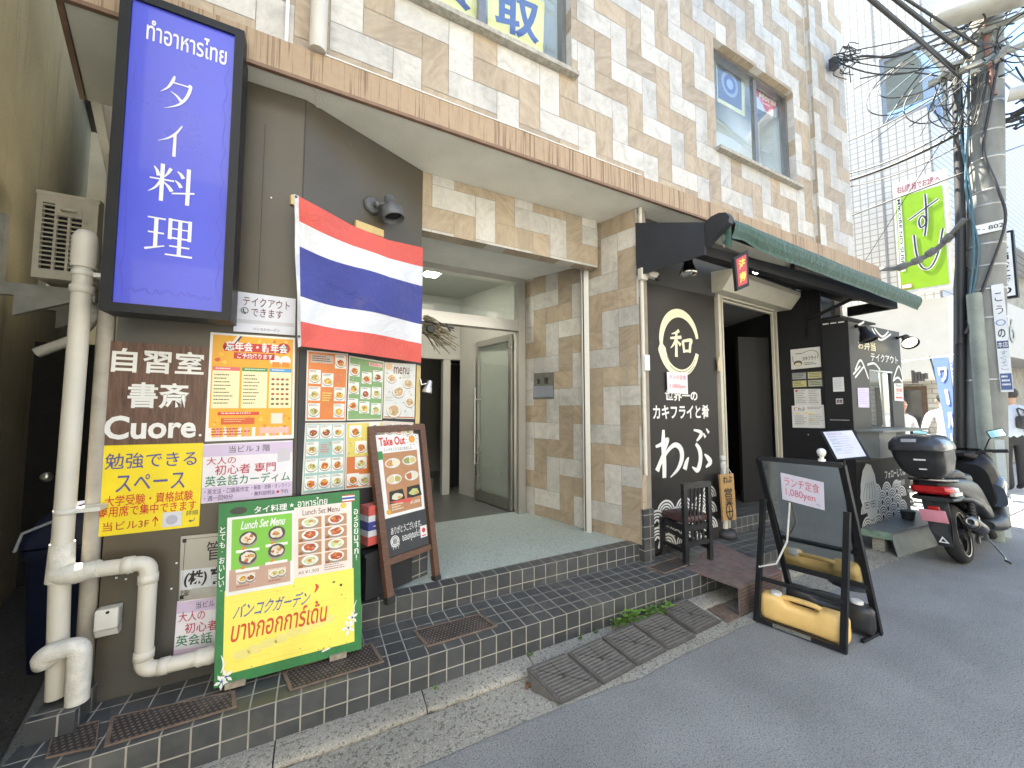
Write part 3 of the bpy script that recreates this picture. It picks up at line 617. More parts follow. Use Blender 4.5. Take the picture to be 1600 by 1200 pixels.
s.text('勉強できる', .06, .09, .94, .27, nv, .004); s.text('スペース', .17, .34, .83, .53, nv, .004); s.text('大学受験・資格試験', .08, .56, .92, .68, rd_, .006); s.text('専用席で集中できます', .03, .68, .96, .80, rd_, .006)
s.text('当ビル3F', .08, .85, .50, .95, ink(190, 80, 50), .006); s.text('↑', .53, .83, .59, .95, rd_, .01); s.rect(.63, .80, .82, .97, ink(215, 215, 222), 2); s.disc(.72, .89, .06, ink(180, 180, 196), 2.5); s.text('詳細', .86, .80, .98, .86, ink(90, 90, 80), 0); s.text('↵', .89, .89, .95, .94, nv)
s.build('poster', yel, 'bright yellow poster under the brown one with blue and red lettering', 'poster', .004)
s = Sheet(onwall([(329, 519), (461, 528), (459, 685), (320, 690)]))
og = ink(244, 176, 50)
s.rect(.03, .02, .975, .965, og, 1)
for i in range(46): s.disc(rr.uniform(.06, .94), rr.choice((rr.uniform(.04, .3), rr.uniform(.74, .88))), rr.uniform(.006, .03), ink(*rr.choice([(236, 140, 30), (250, 205, 90), (252, 190, 60), (225, 90, 50)])), 1.5, 1, 6, .7, i)
s.rect(.16, .085, .90, .165, red, 2); s.disc(.2, .125, .06, red, 2); s.disc(.86, .115, .08, red, 2); s.text('忘年会・新年会', .17, .07, .91, .165, W_, .03); s.rect(.27, .175, .75, .235, red, 2); s.text('ご予約承ります', .31, .18, .72, .23, W_, .02)
for a, b in ((.3, .33), (.335, .36)): s.poly([(a, .02), (b, .02), (b - .07, .10), (a - .07, .10)], ink(40, 50, 110) if a > .32 else W_, 1.7)
for k, (a, cc) in enumerate(((.76, (250, 248, 240)), (.88, (250, 248, 240)))): s.disc(a, .235, .07, ink(*cc), 2); s.rect(a - .04, .25, a + .05, .30, ink(240, 140, 40), 2.5)
for u0, u1, cc, k in ((.045, .345, (232, 110, 110), 1), (.37, .665, (70, 150, 70), 2), (.69, .96, (80, 160, 210), 3)):
    s.rect(u0, .32, u1, .70, ink(246, 236, 190), 2); s.rect(u0, .315, u1, .35, ink(*cc), 2.6); s.lines(u0 + .03, .325, u1 - .02, .345, 1, W_, k, 3)
    if k < 3: s.lines(u0 + .02, .385, u1 - .06, .68, 9, ink(90, 75, 60), k * 7, 3, .28)
    else:
        for j in range(6):
            for i in range(4): s.disc(u0 + .045 + i * .058, .42 + j * .048, .022, ink(*rr.choice([(170, 80, 45), (190, 120, 60), (110, 100, 60)])), 3, .8, 8)
s.rect(.12, .735, .58, .765, ink(222, 70, 50), 2); s.lines(.16, .742, .54, .760, 1, W_, 5, 3); s.rect(.16, .79, .53, .85, ink(220, 95, 50), 2); s.lines(.19, .80, .45, .84, 2, ink(250, 210, 150), 6, 3, .3)
s.rect(.72, .75, .86, .85, ink(225, 222, 205), 2)
for i in range(12): s.rect(.03 + i * .079, .88, .07 + i * .079, .965, ink(240, 170, 160) if i % 2 else ink(250, 235, 225), 1.8)
s.lines(.06, .885, .5, .96, 3, ink(190, 50, 45), 8, 3, .4); s.rect(.6, .885, .93, .94, ink(236, 190, 180), 2.2)
s.build('poster', W_, 'orange party poster with red banner headline beside the brown poster', 'poster', .004)
s = Sheet(onwall([(369, 455), (462, 467), (461, 524), (364.5, 517.5)], .012))
s.text('テイクアウト', .12, .10, .90, .33, ink(110, 55, 65), .004); s.text('できます', .26, .37, .78, .59, ink(110, 55, 65), .004); s.ring(.155, .46, .05, .062, K_, 3); s.line([(.135, .42), (.135, .48), (.175, .52)], .02, K_, 3); s.rect(.02, .68, .98, .78, ink(205, 205, 210), 1); s.text('バンコクガーデン', .30, .87, .74, .94, ink(80, 70, 75), .004)
s.build('notice', ink(225, 227, 235), 'white takeaway notice under the flag, right of the blue sign', 'notice', .004)
def lilac(q, full, label):
    s = Sheet(q); lv = ink(215, 196, 225)
    w = 1.0
    s.rect(0, .02, 1, .22, lv, 1); 
    if full: s.rect(0, .74, 1, .99, lv, 1)
    s.text('当ビル 3 階' if full else '当ビル', .27 if full else .45, .05, .73 if full else .9, .17, ink(80, 95, 90), .004)
    if full: s.poly([(.82, .14), (.97, .12), (.97, .36), (.82, .38)], ink(205, 200, 210), 2)
    mg = ink(190, 55, 80); gn = ink(40, 130, 90)
    if full:
        s.text('大人の', .04, .23, .35, .36, mg, .004); s.text('初心者 専門', .13, .37, .80, .54, mg, .006); s.text('英会話カーディム', .03, .55, .97, .73, gn, .006)
        s.text('・英文法・口頭英作文', .03, .77, .50, .86, ink(70, 60, 110), .002); s.text('・週一回90分', .03, .88, .33, .97, ink(70, 60, 110), .002); s.text('・新宿・池袋・オンライン', .53, .76, .98, .84, ink(70, 60, 110), .002); s.text('・無料説明会', .53, .87, .80, .95, ink(70, 60, 110), .002); s.disc(.83, .91, .018, red, 3); s.text('予約', .86, .87, .95, .95, ink(70, 60, 110), .002)
    else:
        s.text('大人の', .06, .20, .68, .37, mg, .006); s.text('初心者', .22, .40, 1.0, .58, mg, .008); s.text('英会話', .03, .60, .88, .79, gn, .008)
        s.rect(0, .84, 1, 1, ink(232, 205, 225), 1)
        for k, (u, v) in enumerate(((.42, .98), (.88, .93))): s.disc(u, v, .19, ink(240, 165, 95), 2, .7, 18); s.disc(u - .06, v - .07, .05, W_, 2.6); s.disc(u + .10, v - .08, .05, W_, 2.6); s.disc(u - .06, v - .07, .022, K_, 3); s.disc(u + .10, v - .08, .022, K_, 3)
    return s.build('poster', ink(238, 234, 240), label, 'poster', .003)
lilac(onwall([(318, 694), (457.5, 688), (456.5, 774), (314, 787)]), True, 'lilac and white language-class poster under the orange party poster')
lilac(onwall([(277, 940), (342, 931), (338, 1022), (270.5, 1030)]), False, 'lower lilac language-class poster half hidden behind the green menu board')
s = Sheet(onwall([(282.6, 838.5), (350, 832), (347, 931), (279, 939)], .01))
s.line([(.12, .05), (.98, .05)], .012, K_, 1, sm=False); s.line([(.10, .06), (.06, .93)], .012, K_, 1, sm=False)
for u, v in ((.07, .07), (.05, .95)): s.rect(u - .03, v - .03, u + .06, v + .03, K_, 1)
s.text('管', .60, .12, .96, .42, K_, .004); s.rect(0.03, .53, 1, .84, ink(214, 216, 220), 1); s.text('(株)', .08, .55, .60, .80, K_, .03, sh=.12); s.text('育', .68, .53, .98, .80, K_, .03, sh=.12); s.text('☎', .08, .84, .24, .93, K_, .0); s.rect(.3, .83, .8, .91, ink(180, 180, 170), 1.5)
s.build('plaque', M('plaque_metal', (.40, .38, .33), .35, .06, 3, metal=.4), 'beige management plaque with black characters behind the green menu board', 'plaque', .008)
# bolts, scratches
mb = MB(whit)
for x, y in ((197, 905), (200, 896), (182, 903), (276, 880), (268, 920), (424, 309), (521, 428)): q = PY(x, y, WY - .002) if x < 480 else PV(x, y, A0, A1, .003); mb.disc if 0 else mb.box((q.x - .004, q.y - .001, q.z - .003), (q.x + .003, q.y + .001, q.z + .004))
mb.build('paint_chip', bld)
q0, q1 = PY(158, 944, WY), PY(189, 990, WY); mb = MB(M('box_white', (.62, .62, .58), .45, .05)); cx, cz = (q0.x + q1.x) / 2, (q0.z + q1.z) / 2
mb.obox((cx, WY - .025, cz + .02), (1, 0, .04), (0, 1, 0), (0, 0, 1), .075, .05, .085, bev=.006); mb.prism([(cx - .036, WY - .001, cz - .025), (cx - .036, WY - .045, cz - .025), (cx - .036, WY - .03, cz - .055), (cx - .036, WY - .001, cz - .055)], (.072, 0, .002))
sw = tag(mb.build('socket_cover'), 'white outdoor socket cover on the dark wall between the drain pipes', 'socket cover')
mb = MB(K_); mb.tube([(cx + .005, WY - .053, cz + .05), (cx + .005, WY - .049, cz + .05)], .006, 10); mb.build('screw', sw)
# ================================================================ MENU WALL ON THE OBLIQUE PANEL
mb = MB(M('menu_backboard', (.03, .03, .032), .6)); mb.prism(onob([(468, 545), (657, 560), (655, 790), (462, 800)], .002), n_ob * .004); mbd = tag(mb.build('menu_backboard'), 'dark board fixed to the oblique wall behind the rows of menu sheets', 'board')
def menu(q, bg, label, kind, seed):
    s = Sheet(onob(q, .010)); r = random.Random(seed)
    s.rect(.03, .02, .97, .98, bg, 1)
    for i in range(40): s.disc(r.uniform(.05, .95), r.uniform(.04, .96), r.uniform(.01, .03), M('speck_%s' % bg.name, tuple(x * .8 for x in (.5, .4, .2)), .5), 1.3, 1, 5, .6, i)
    if kind == 'grid':
        for i in range(3):
            for j in range(4):
                if (i, j) in ((0, 0), (1, 0)) and seed % 2: s.rect(.08, .05, .62, .17, ink(250, 246, 235), 2); s.lines(.12, .07, .58, .16, 3, ink(*r.choice([(60, 90, 150), (180, 70, 60)])), seed, 3); continue
                u = .05 + i * .31; v = .03 + j * .24 + (.04 if i == 1 and seed % 2 else 0)
                if v + .2 > .98: continue
                if r.random() < .1: s.lines(u + .02, v + .04, u + .26, v + .18, 4, ink(*r.choice([(240, 220, 120), (230, 120, 110)])), j, 2.5); continue
                s.rect(u, v, u + .28, v + .20, ink(238, 238, 232), 2); s.lines(u + .02, v + .012, u + .25, v + .045, 2, ink(120, 100, 90), i * 5 + j, 2.5, .5); s.dish(u + .14, v + .115, .125, seed * 50 + i * 7 + j, 3)
    elif kind == 'green':
        s.rect(.55, .05, .95, .11, ink(240, 190, 190), 2); s.lines(.58, .06, .92, .105, 2, red, 3, 2.6)
        for u, v in ((.16, .22), (.5, .32), (.82, .27), (.15, .50), (.48, .57), (.80, .55), (.14, .76), (.46, .80), (.80, .82)):
            s.rect(u - .14, v - .10, u + .14, v + .09, ink(238, 238, 232), 2); s.lines(u - .12, v - .09, u + .12, v - .06, 1, ink(120, 100, 90), int(u * 99), 2.5); s.dish(u, v + .01, .125, int(seed + u * 97 + v * 31), 3)
    elif kind == 'menu':
        s.disc(.13, .07, .1, ink(226, 190, 150), 2); s.text('menu', .28, .07, .78, .20, ink(120, 85, 60), .01)
        for u, v, rr_ in ((.22, .28, .15), (.75, .36, .16), (.45, .52, .19), (.82, .70, .16), (.32, .86, .22)): s.dish(u, v, rr_, int(u * 77 + v * 31), 2, ink(232, 226, 216), ((206, 170, 130), (226, 200, 160), (180, 130, 90), (160, 160, 120)))
        s.lines(.55, .22, .95, .28, 2, ink(190, 180, 165), 4, 2); s.lines(.05, .62, .3, .70, 3, ink(190, 180, 165), 5, 2); s.rect(.03, .965, .97, .985, ink(200, 120, 70), 2)
    elif kind == 'two':
        s.rect(.03, .52, .97, .98, ink(214, 120, 60), 1.5)
        for u, v in ((.24, .14), (.76, .10), (.40, .38), (.80, .38), (.40, .62), (.80, .64), (.2, .86), (.5, .88)): s.rect(u - .16, v - .09, u + .15, v + .09, ink(238, 236, 228), 2); s.dish(u, v + .01, .13, int(seed + u * 91 + v * 37), 3)
    return s.build('menu_sheet', ink(226, 220, 208), label, 'menu', .002)
menu([(480, 547), (544, 553), (540, 657.5), (477, 658)], ink(226, 130, 62), 'orange menu sheet of dishes, upper left of the menu wall under the flag', 'grid', 3)
menu([(545.6, 555.6), (600, 565), (597, 656), (542, 657)], ink(128, 170, 112), 'green menu sheet of dishes under the flag between orange and white sheets', 'green', 9)
menu([(601, 566), (649.6, 569), (647.5, 654.6), (598.7, 653.5)], ink(222, 224, 222), 'pale grey menu sheet headed menu, under the lower right corner of the flag', 'menu', 4)
menu([(477, 660.7), (540, 660), (538, 765), (471, 773)], ink(160, 196, 190), 'teal menu sheet of many dishes above the green menu board', 'grid', 6)
menu([(541, 660), (598.7, 658), (597, 759), (539, 765)], ink(226, 208, 110), 'yellow and orange menu sheet half behind the takeaway chalkboard', 'two', 5)
menu([(599, 657.5), (646, 660), (644, 750), (597.5, 757)], ink(230, 186, 180), 'pink menu sheet mostly hidden behind the takeaway chalkboard', 'grid', 8)
mb = MB(M('yellow_timber', (.55, .42, .18), .6, .1)); mb.prism(onob([(651, 570), (657, 572), (655, 662), (648.5, 662)], .009), n_ob * .003); tag(mb.build('wood_strip'), 'yellow wooden strip along the right edge of the menu wall', 'wood strip')
# ================================================================ FLAG
FA, FB = (-.20, 2.235), (.63, 2.605)
def flagpt(u, v):
    tx = [(466, 306), (507, 328), (550, 352), (607, 375), (661, 387)]; bx_ = [(470, 541), (520, 547), (565, 553), (612, 560), (658, 567)]
    def ev(L, u):
        k = min(int(u * 4), 3); f = u * 4 - k; f2 = f
        return [L[k][i] * (1 - f) + L[k + 1][i] * f for i in (0, 1)]
    a, b = ev(tx, u), ev(bx_, u); x, y = a[0] * (1 - v) + b[0] * v, a[1] * (1 - v) + b[1] * v
    y += 6 * math.sin(math.pi * u) * math.sin(math.pi * v) * math.sin(u * 5 + 1)
    off = .055 + .022 * math.sin(9 * u + 3.4 * v) * (1 - .6 * abs(2 * u - 1)) + .020 * math.sin(5 * u - 6 * v + 1) + .010 * math.sin(17 * (u * .7 + v * .6)) * (1 - .7 * u) + .03 * math.sin(math.pi * u)
    return PV(x, y, FA, FB, off)
def cloth(name, c):
    n = NT(name); p = pos(n); w = n.new('ShaderNodeTexNoise', i_Scale=3.0, i_Detail=3); n.l(p, w.inputs['Vector'])
    d = n.noise(p, 5, 6, .7); n.l(n.mix(n.ramp(d, [(.58, (0, 0, 0)), (.8, (.22, .22, .22))]), c, (.35, .28, .16)), n.b.inputs['Base Color']); n.b.inputs['Roughness'].default_value = .75; n.b.inputs['Sheen Weight'].default_value = .2
    n.bump(n.noise(p, 9, 5, .6, 1.5), .6, .03); return n.m
fr, fw, fb = cloth('flag_red', C(224, 96, 86)), cloth('flag_white', C(228, 230, 236)), cloth('flag_blue', C(62, 70, 150))
mb = MB(); nu, nv_ = 60, 36
g = [[flagpt(i / nu, j / nv_) for i in range(nu + 1)] for j in range(nv_ + 1)]
for m, j0, j1 in ((fr, 0, 6), (fw, 6, 12), (fb, 12, 24), (fw, 24, 30), (fr, 30, 36)):
    vs = [p for j in range(j0, j1 + 1) for p in g[j]]; w = nu + 1
    mb.add(vs, [(a * w + i, (a + 1) * w + i, (a + 1) * w + i + 1, a * w + i + 1) for a in range(j1 - j0) for i in range(nu)], True, m)
fl = tag(mb.build('flag'), 'red, white and blue striped flag hung on the dark wall below the spotlight', 'flag')
mb = MB(fw); hb = [PV(459 + 7 * j / 12 + .8 * math.sin(j), 303 + 240 * j / 12, FA, FB, .055 + .006 * math.sin(j * 1.3)) for j in range(13)]
ha = [g[j * 3][0] - n_ob * 0 + V(.002, -.002, 0) for j in range(13)]
mb.add(hb + ha, [(i, i + 1, 14 + i, 13 + i) for i in range(12)], True); mb.build('hoist_band', fl)
mb = MB(M('grommet', (.08, .08, .09), .3, metal=1))
for j in (0, 11): 
    q = (hb[j] + ha[j]) / 2; mb.tube([q - V(0, .002, .012), q - V(0, .005, .012)], .007, 10)
mb.build('grommet', fl)
wd = M('pale_timber', (.60, .45, .20), .6, .1)
for i, (a, lb) in enumerate((([(554, 345), (597, 361), (597, 372), (553, 357)], 'yellow wooden block behind the top edge of the flag'), ([(452, 306), (459, 306), (459, 322), (452, 320)], 'yellow wooden block at the upper left corner of the flag'))):
    mb = MB(wd); mb.prism(onob(a, .001) if i == 0 else onwall(a, .001), V(*n_ob) * .02 if n_ob.y < 0 else V(0, -.02, 0)); tag(mb.build('wood_block'), lb, 'wood block')
# spotlight
q = PV(580, 322, A0, A1, 0); ns = n_ob if n_ob.y < 0 else -n_ob; tg = V(0, 0, 1).cross(ns); tg = tg if tg.x > 0 else -tg
grm = M('spot_grey', (.10, .105, .11), .45, .15, 30)
sp = thing('spotlight', q, 'grey wall spotlight on the dark wall above the flag', 'spotlight')
mb = MB(grm); mb.lathe([(.052, 0), (.055, .012), (.045, .024)], q, ns, 20); mb.build('wall_plate', sp)
mb = MB(grm); k = q + ns * .09 + tg * .04; mb.tube([q + ns * .02, q + ns * .05 + tg * .012, k], .012, 10); mb.ball(q + ns * .05 + tg * .012, .02); mb.build('arm', sp)
ax = (V(0, 0, -1) + ns * .25 + tg * .10).normalized(); o = k + tg * .045 - ax * .07
mb = MB(grm); mb.lathe([(.03, 0), (.034, .004), (.034, .06), (.055, .075), (.066, .09), (.068, .15), (.064, .154), (.060, .154), (.055, .12)], o, ax, 22); mb.build('lamp_head', sp)
mb = MB(M('lens', (.02, .02, .02), .1)); mb.lathe([(.054, .122), (.03, .126), (.001, .127)], o, ax, 20); mb.build('lens', sp)
# ================================================================ GREEN MENU BOARD
P0 = V(0, 2.125, .206); nb = V(0, -1, .16).normalized(); 
def onb(c): return [PP(x, y, P0, nb) for x, y in c]
gm = M('green_board_paint', C(46, 124, 66), .55, .12, 12, .2, dirt=((.25, .22, .15), 14, .66))
s = Sheet(onb([(342, 788), (561.5, 766), (565, 1014), (334, 1076)]))
s.rect(.05, .50, .945, .945, ink(250, 232, 100), 1)
for i in range(26): s.rect(.06 + rr.random() * .6, .52 + i * .016, .3 + rr.random() * .6, .5225 + i * .016, ink(240, 216, 84), 1.3)
for i in range(30): u = rr.uniform(.06, .93); s.disc(u, rr.choice((.937, rr.uniform(.52, .94))), rr.uniform(.002, .006), ink(150, 130, 70), 1.5, 1, 6, .8, i)
s.rect(.055, .085, .50, .53, ink(232, 232, 228), 2); s.rect(.50, .07, .935, .50, ink(236, 222, 214), 2)
s.rect(.085, .10, .485, .39, ink(120, 195, 60), 2.5); s.rect(.075, .39, .475, .51, ink(196, 158, 140), 2.5); s.text('Lunch Set Menu', .14, .115, .43, .165, W_, .02, 3, .04)
for i, (u, v) in enumerate(((.19, .22), (.38, .21), (.19, .33), (.38, .315))): s.dish(u, v, .058, i + 20, 3, ink(70, 60, 55), ((228, 220, 205), (190, 100, 60), (220, 200, 150), (200, 150, 60)), .9); s.rect(u - .075, v + .062, u + .075, v + .078, ink(240, 240, 232), 3); s.disc(u - .03, v + .056, .012, ink(230, 130, 40), 3.4)
for u in (.18, .385): s.rect(u - .06, .42, u + .06, .475, ink(225, 205, 185), 3); s.dish(u - .02, .447, .03, int(u * 100), 3.5); s.dish(u + .03, .447, .03, int(u * 130), 3.5); s.lines(u - .06, .485, u + .06, .50, 1, ink(160, 90, 80), 4, 3)
s.text('Lunch Set Menu', .56, .088, .84, .125, ink(120, 85, 80), .006); s.disc(.87, .09, .024, ink(240, 190, 80), 3)
for i in range(4):
    for j in range(2):
        u, v = .615 + j * .195, .175 + i * .078; s.rect(u - .085, v - .034, u + .085, v + .036, ink(186, 140, 100), 2.6); s.dish(u, v - .004, .062, i * 9 + j + 40, 3, None, ((190, 80, 45), (214, 130, 60), (220, 180, 110), (150, 70, 40)) if (i + j) % 3 else ((200, 210, 150), (230, 226, 200), (150, 170, 90), (200, 130, 70)), .62); s.rect(u - .08, v + .018, u - .05, v + .034, ink(150, 90, 50), 4.9)
s.text('All ¥1,300', .53, .462, .68, .485, ink(130, 95, 90), .002); s.lines(.72, .45, .88, .49, 3, ink(170, 130, 120), 3, 3)
s.text('タイ料理', .225, .035, .45, .078, W_, .012); s.text('★', .465, .035, .50, .065, W_); s.text('อาหารไทย', .525, .018, .745, .068, W_, .012)
s.disc(.125, .05, .055, ink(45, 50, 40), 2, .5, 18); s.rect(.86, .022, .96, .068, W_, 2); s.rect(.86, .022, .96, .029, red, 2.5); s.rect(.86, .038, .96, .052, blue, 2.5); s.rect(.86, .061, .96, .068, red, 2.5)
s.vtext('とても、おいしい。', .012, .13, .045, .52, W_, .01); s.vtext(['อ', 'ร่', 'อ', 'ย', 'ม', 'า', 'ก', '!'], .952, .12, .985, .46, W_, .01)
s.text('バンコクガーデン', .10, .585, .60, .665, ink(55, 80, 160), .008, sh=.06); s.line([(.655, .555, .008), (.668, .575, .022), (.648, .605, .006)], .02, ink(215, 60, 40), 3)
s.text('บางกอกการ์เด้น', .09, .655, .73, .785, ink(210, 75, 45), .012, sh=.03)
for i in range(8): s.disc(.16 + i * .085, .86 - .012 * i, .05, ink(236, 222, 130), 1.4, .7, 10, .5, i)
for u, v, k in ((.93, .80, .03), (.90, .855, .035), (.07, .955, .03), (.045, .975, .03)):
    for a in range(5): t_ = a * 1.257 + u * 9; s.poly([(u, v), (u + k * math.cos(t_ - .35), v + k * .9 * math.sin(t_ - .35)), (u + k * 1.6 * math.cos(t_), v + k * 1.45 * math.sin(t_)), (u + k * math.cos(t_ + .35), v + k * .9 * math.sin(t_ + .35))], W_, 3 + a * .1)
    s.disc(u, v, .008, ink(70, 90, 170), 4)
s.line([(.04, .84, .004), (.055, .89, .012), (.04, .93, .004)], .01, W_, 3); s.line([(.965, .70, .003), (.945, .74, .009), (.95, .77, .003)], .01, W_, 3); s.line([(.70, .955), (.76, .945)], .012, W_, 3); s.line([(.78, .565), (.80, .562)], .01, K_, 3); s.disc(.845, .59, .01, K_, 3)
gb = s.build('menu_board', gm, 'green wooden menu board with yellow lower half leaning on the bottom step', 'menu board', .03)
mb = MB(M('chipped_wood', (.30, .26, .20), .8, .2, 40))
for u in (.13, .82):
    q = s.P(u, .985, 0); mb.obox(q - s.n * .012 - V(0, 0, .012), (1, 0, 0), (0, 1, 0), (0, 0, 1), .075, .05, .024)
mb.build('foot', gb)
# ================================================================ TAKE OUT CHALKBOARD
f0, f1 = PZ(603, 944, .337), PZ(681, 906, .337); dx = (f1 - f0).normalized(); bk = V(-dx.y, dx.x, 0)
tn = (-bk + V(0, 0, .20)).normalized(); Pb = f0 + V(0, 0, 0)
def ont(c, off=0): return [PP(x, y, Pb + tn * off, tn) for x, y in c]
brw = M('walnut_frame', (.115, .055, .033), .5, .25, 9, .15, stretch=(3, 3, 18), dirt=((.22, .14, .09), 40, .72)); chalk = M('chalkboard', (.035, .038, .042), .55, .2, 5)
tb_ = thing('chalkboard_stand', (f0 + f1) / 2, 'brown framed takeaway chalkboard stand on the pale entrance floor', 'chalkboard')
oTL, oTR, oBL, oBR = ont([(573, 667), (661, 662.5), (604, 945), (686, 906)])
upv = (oTL - oBL).normalized(); rt = (oTR - oTL).normalized(); wd_ = .042
mb = MB(brw)
def rail(a, b, w, t=.035): m = (a + b) / 2; d_ = (b - a); mb.obox(m, d_, tn, d_.cross(tn), d_.length, t, w)
rail(oBL + rt * wd_ / 2, oTL + rt * wd_ / 2, wd_); rail(oBR - rt * wd_ / 2, oTR - rt * wd_ / 2, wd_); rail(oTL + rt * wd_ - upv * wd_ / 2, oTR - rt * wd_ - upv * wd_ / 2, wd_, .034)
b1, b2 = ont([(606, 879.5), (680, 857)]); b1 = oBL + rt * wd_ + upv * .22; b2 = oBR - rt * wd_ + upv * ((b1 - oBL).dot(upv)); rail(b1, b2, .036, .033)
mb.build('frame', tb_)
for (p_, nm) in ((oBL + rt * wd_ / 2, 'leg'), (oBR - rt * wd_ / 2, 'leg')):
    mb = MB(brw); q = V(p_.x, p_.y, .337) + bk * .40; top = p_ + upv * (oTL - oBL).length - upv * .03 + bk * .03; mb.bar(q, top, .036, .026); mb.build(nm, tb_)
mb = MB(M('rubber_black', (.02, .02, .02), .8))
for p_ in (oBL + rt * wd_ / 2, oBR - rt * wd_ / 2): mb.obox(p_ + upv * .018, rt, tn, upv, wd_ + .006, .042, .036)
mb.build('rubber_foot', tb_)
s = Sheet([oTL + rt * wd_ - upv * wd_, oTR - rt * wd_ - upv * wd_, b2 + upv * .018, b1 + upv * .018], .0005)
s.rect(.02, .015, .965, .70, ink(236, 236, 234), 2); wdp = ink(186, 134, 92)
s.rect(.12, .175, .90, .675, wdp, 2.4)
for i in range(30): s.rect(.13 + rr.random() * .6, .19 + i * .0155, .3 + rr.random() * .55, .193 + i * .0155, ink(168, 116, 78), 2.6)
s.text('Take Out', .08, .04, .64, .115, ink(214, 60, 50), .035); s.disc(.80, .075, .075, ink(226, 160, 60), 3, 1, 18)
for i in range(10): a = i * .628; s.disc(.80 + .12 * math.cos(a), .075 + .05 * math.sin(a), .01, K_, 3)
s.rect(.02, .155, .13, .225, ink(40, 140, 70), 3); s.text('ランチボックスはじめました', .16, .135, .78, .165, ink(90, 80, 75), .004)
for i, (u, v) in enumerate(((.32, .265), (.70, .26), (.32, .40), (.72, .395))): s.disc(u, v, .165, ink(222, 222, 218), 3, .55, 20); s.disc(u - .05, v, .09, ink(*((206, 150, 90), (150, 160, 90), (220, 205, 150), (190, 110, 60))[i]), 3.5, .7, 12, .3, i); s.disc(u + .07, v, .075, ink(*((236, 220, 180), (214, 196, 120), (180, 170, 90), (226, 220, 190))[i]), 3.6, .7, 12, .3, i + 9); s.line([(u, v - .04), (u + .01, v + .04)], .014, W_, 4)
for i, (u, v) in enumerate(((.34, .545), (.74, .535))): s.poly([(u - .16, v - .05), (u + .14, v - .055), (u + .18, v + .04), (u - .18, v + .05)], K_, 3); s.disc(u, v, .12, ink(*((220, 214, 190), (190, 200, 130))[i]), 3.5, .5, 14, .3, i); s.disc(u + .05, v + .01, .05, ink(206, 170, 90), 3.8, .6, 9, .4, i)
s.text('¥1,000', .62, .605, .86, .635, W_, .004); s.lines(.2, .60, .5, .66, 3, ink(236, 220, 190), 5, 3); s.disc(.12, .655, .05, ink(226, 170, 60), 3, 1, 7, .7)
s.text('ありがとうございます。', .12, .775, .84, .835, W_, .004, sh=.02); s.text('ขอบคุณค่ะ!', .36, .845, .78, .925, W_, .008)
for r0 in (.085, .055): s.ring(.19, .89, r0, r0 + .014, W_, 3, k=1.0)
for i in range(7): s.line([(.12 + i * .024, .86), (.11 + i * .028, .93 + .02 * (i % 2))], .008, W_, 3.4, sm=False)
s.rect(.80, .835, .97, .93, ink(236, 232, 230), 3); s.disc(.885, .872, .045, ink(214, 60, 70), 3.5); s.rect(.83, .91, .94, .92, ink(214, 90, 90), 3.5)
s.build('chalk_panel', chalk, None, None, .012, parent=tb_)
# things behind the boards at the foot of the oblique wall
q = PV(604, 812, A0, A1, .05); mb = MB()
for a, b, m in ((.0, .05, fr), (.05, .085, fw), (.085, .135, fb), (.135, .17, fw), (.17, .225, fr)):
    mb.cur(m); mb.obox(q + V(0, 0, -.11 + (a + b) / 2), tg, ns, (0, 0, 1), .30, .09, b - a - .0003)
bxx = tag(mb.build('striped_box'), 'box striped red, white and blue between the green board and the chalkboard', 'box')
s = Sheet([q + tg * x + ns * .046 + V(0, 0, z) for x, z in ((-.15, .11), (.15, .11), (.15, -.11), (-.15, -.11))]); s.text('THAI', .12, .10, .42, .2, K_, .01); s.lines(.1, .5, .8, .56, 1, W_, 2, 3); s.tx.build('lettering', bxx); s.pr.build('print', bxx)
q = PV(604, 800, A0, A1, .055); mb = MB(M('shelf_dark', (.02, .02, .022), .6)); mb.obox((q.x, q.y, .47), tg, ns, (0, 0, 1), .32, .10, .24); mb.obox((q.x, q.y, .60), tg, ns, (0, 0, 1), .34, .104, .02); tag(mb.build('low_cabinet'), 'low black cabinet carrying the striped box against the oblique wall', 'cabinet')
q = PZ(640, 915, .337); mb = MB(ctile); mb.obox((A1[0] - .06, A1[1] - .03, .337 + .2), tg, ns, (0, 0, 1), .18, .16, .4); tag(mb.build('tiled_base', uvo=(.03, -.737)), 'dark tiled block on the floor behind the takeaway chalkboard', 'tiled block')
# ================================================================ LEFT: DRAIN PIPES, ALLEY
pvc = M('pvc_pipe', (.56, .53, .46), .42, .05, 5, dirt=((.36, .32, .25), 5, .60)); tape = M('wrapping_tape', (.60, .58, .52), .5, .1, 25, .3)
def elbow(a, c, b, r, n=6):
    a, b, c = V(*a), V(*b), V(*c); p1 = c + (a - c).normalized() * r; p2 = c + (b - c).normalized() * r
    return [(p1 * (1 - t) ** 2 + c * 2 * t * (1 - t) + p2 * t * t) for t in [i / n for i in range(n + 1)]]
px_, py_ = -.905, 2.235
dp = thing('drain_pipe', (px_, py_, .2), 'white drain pipe with taped elbows at the left edge of the dark wall', 'drain pipe')
zt_ = PY(135, 380, py_).z
mb = MB(pvc); zj = PY(110, 893, py_).z; zb1 = PY(100, 1000, py_).z
mb.tube([(px_ + .01, py_, .30), (px_ - .005, py_, zj), (px_, py_, zt_)], .0315, 16); mb.build('main_pipe', dp)
mb = MB(pvc); mb.lathe([(.040, -.02), (.041, .03), (.041, .10), (.037, .12), (.026, .14), (.001, .147)], (px_, py_, zt_ - .09), n=18); mb.lathe([(.033, 0), (.038, .004), (.038, .03), (.033, .034)], (px_, py_, zt_ - .22), n=18); mb.build('pipe_cap', dp)
mb = MB(tape); mb.tube([(px_ - .004, py_, zj + .12), (px_ - .004, py_, zj - .03)], [.036, .041], 16)
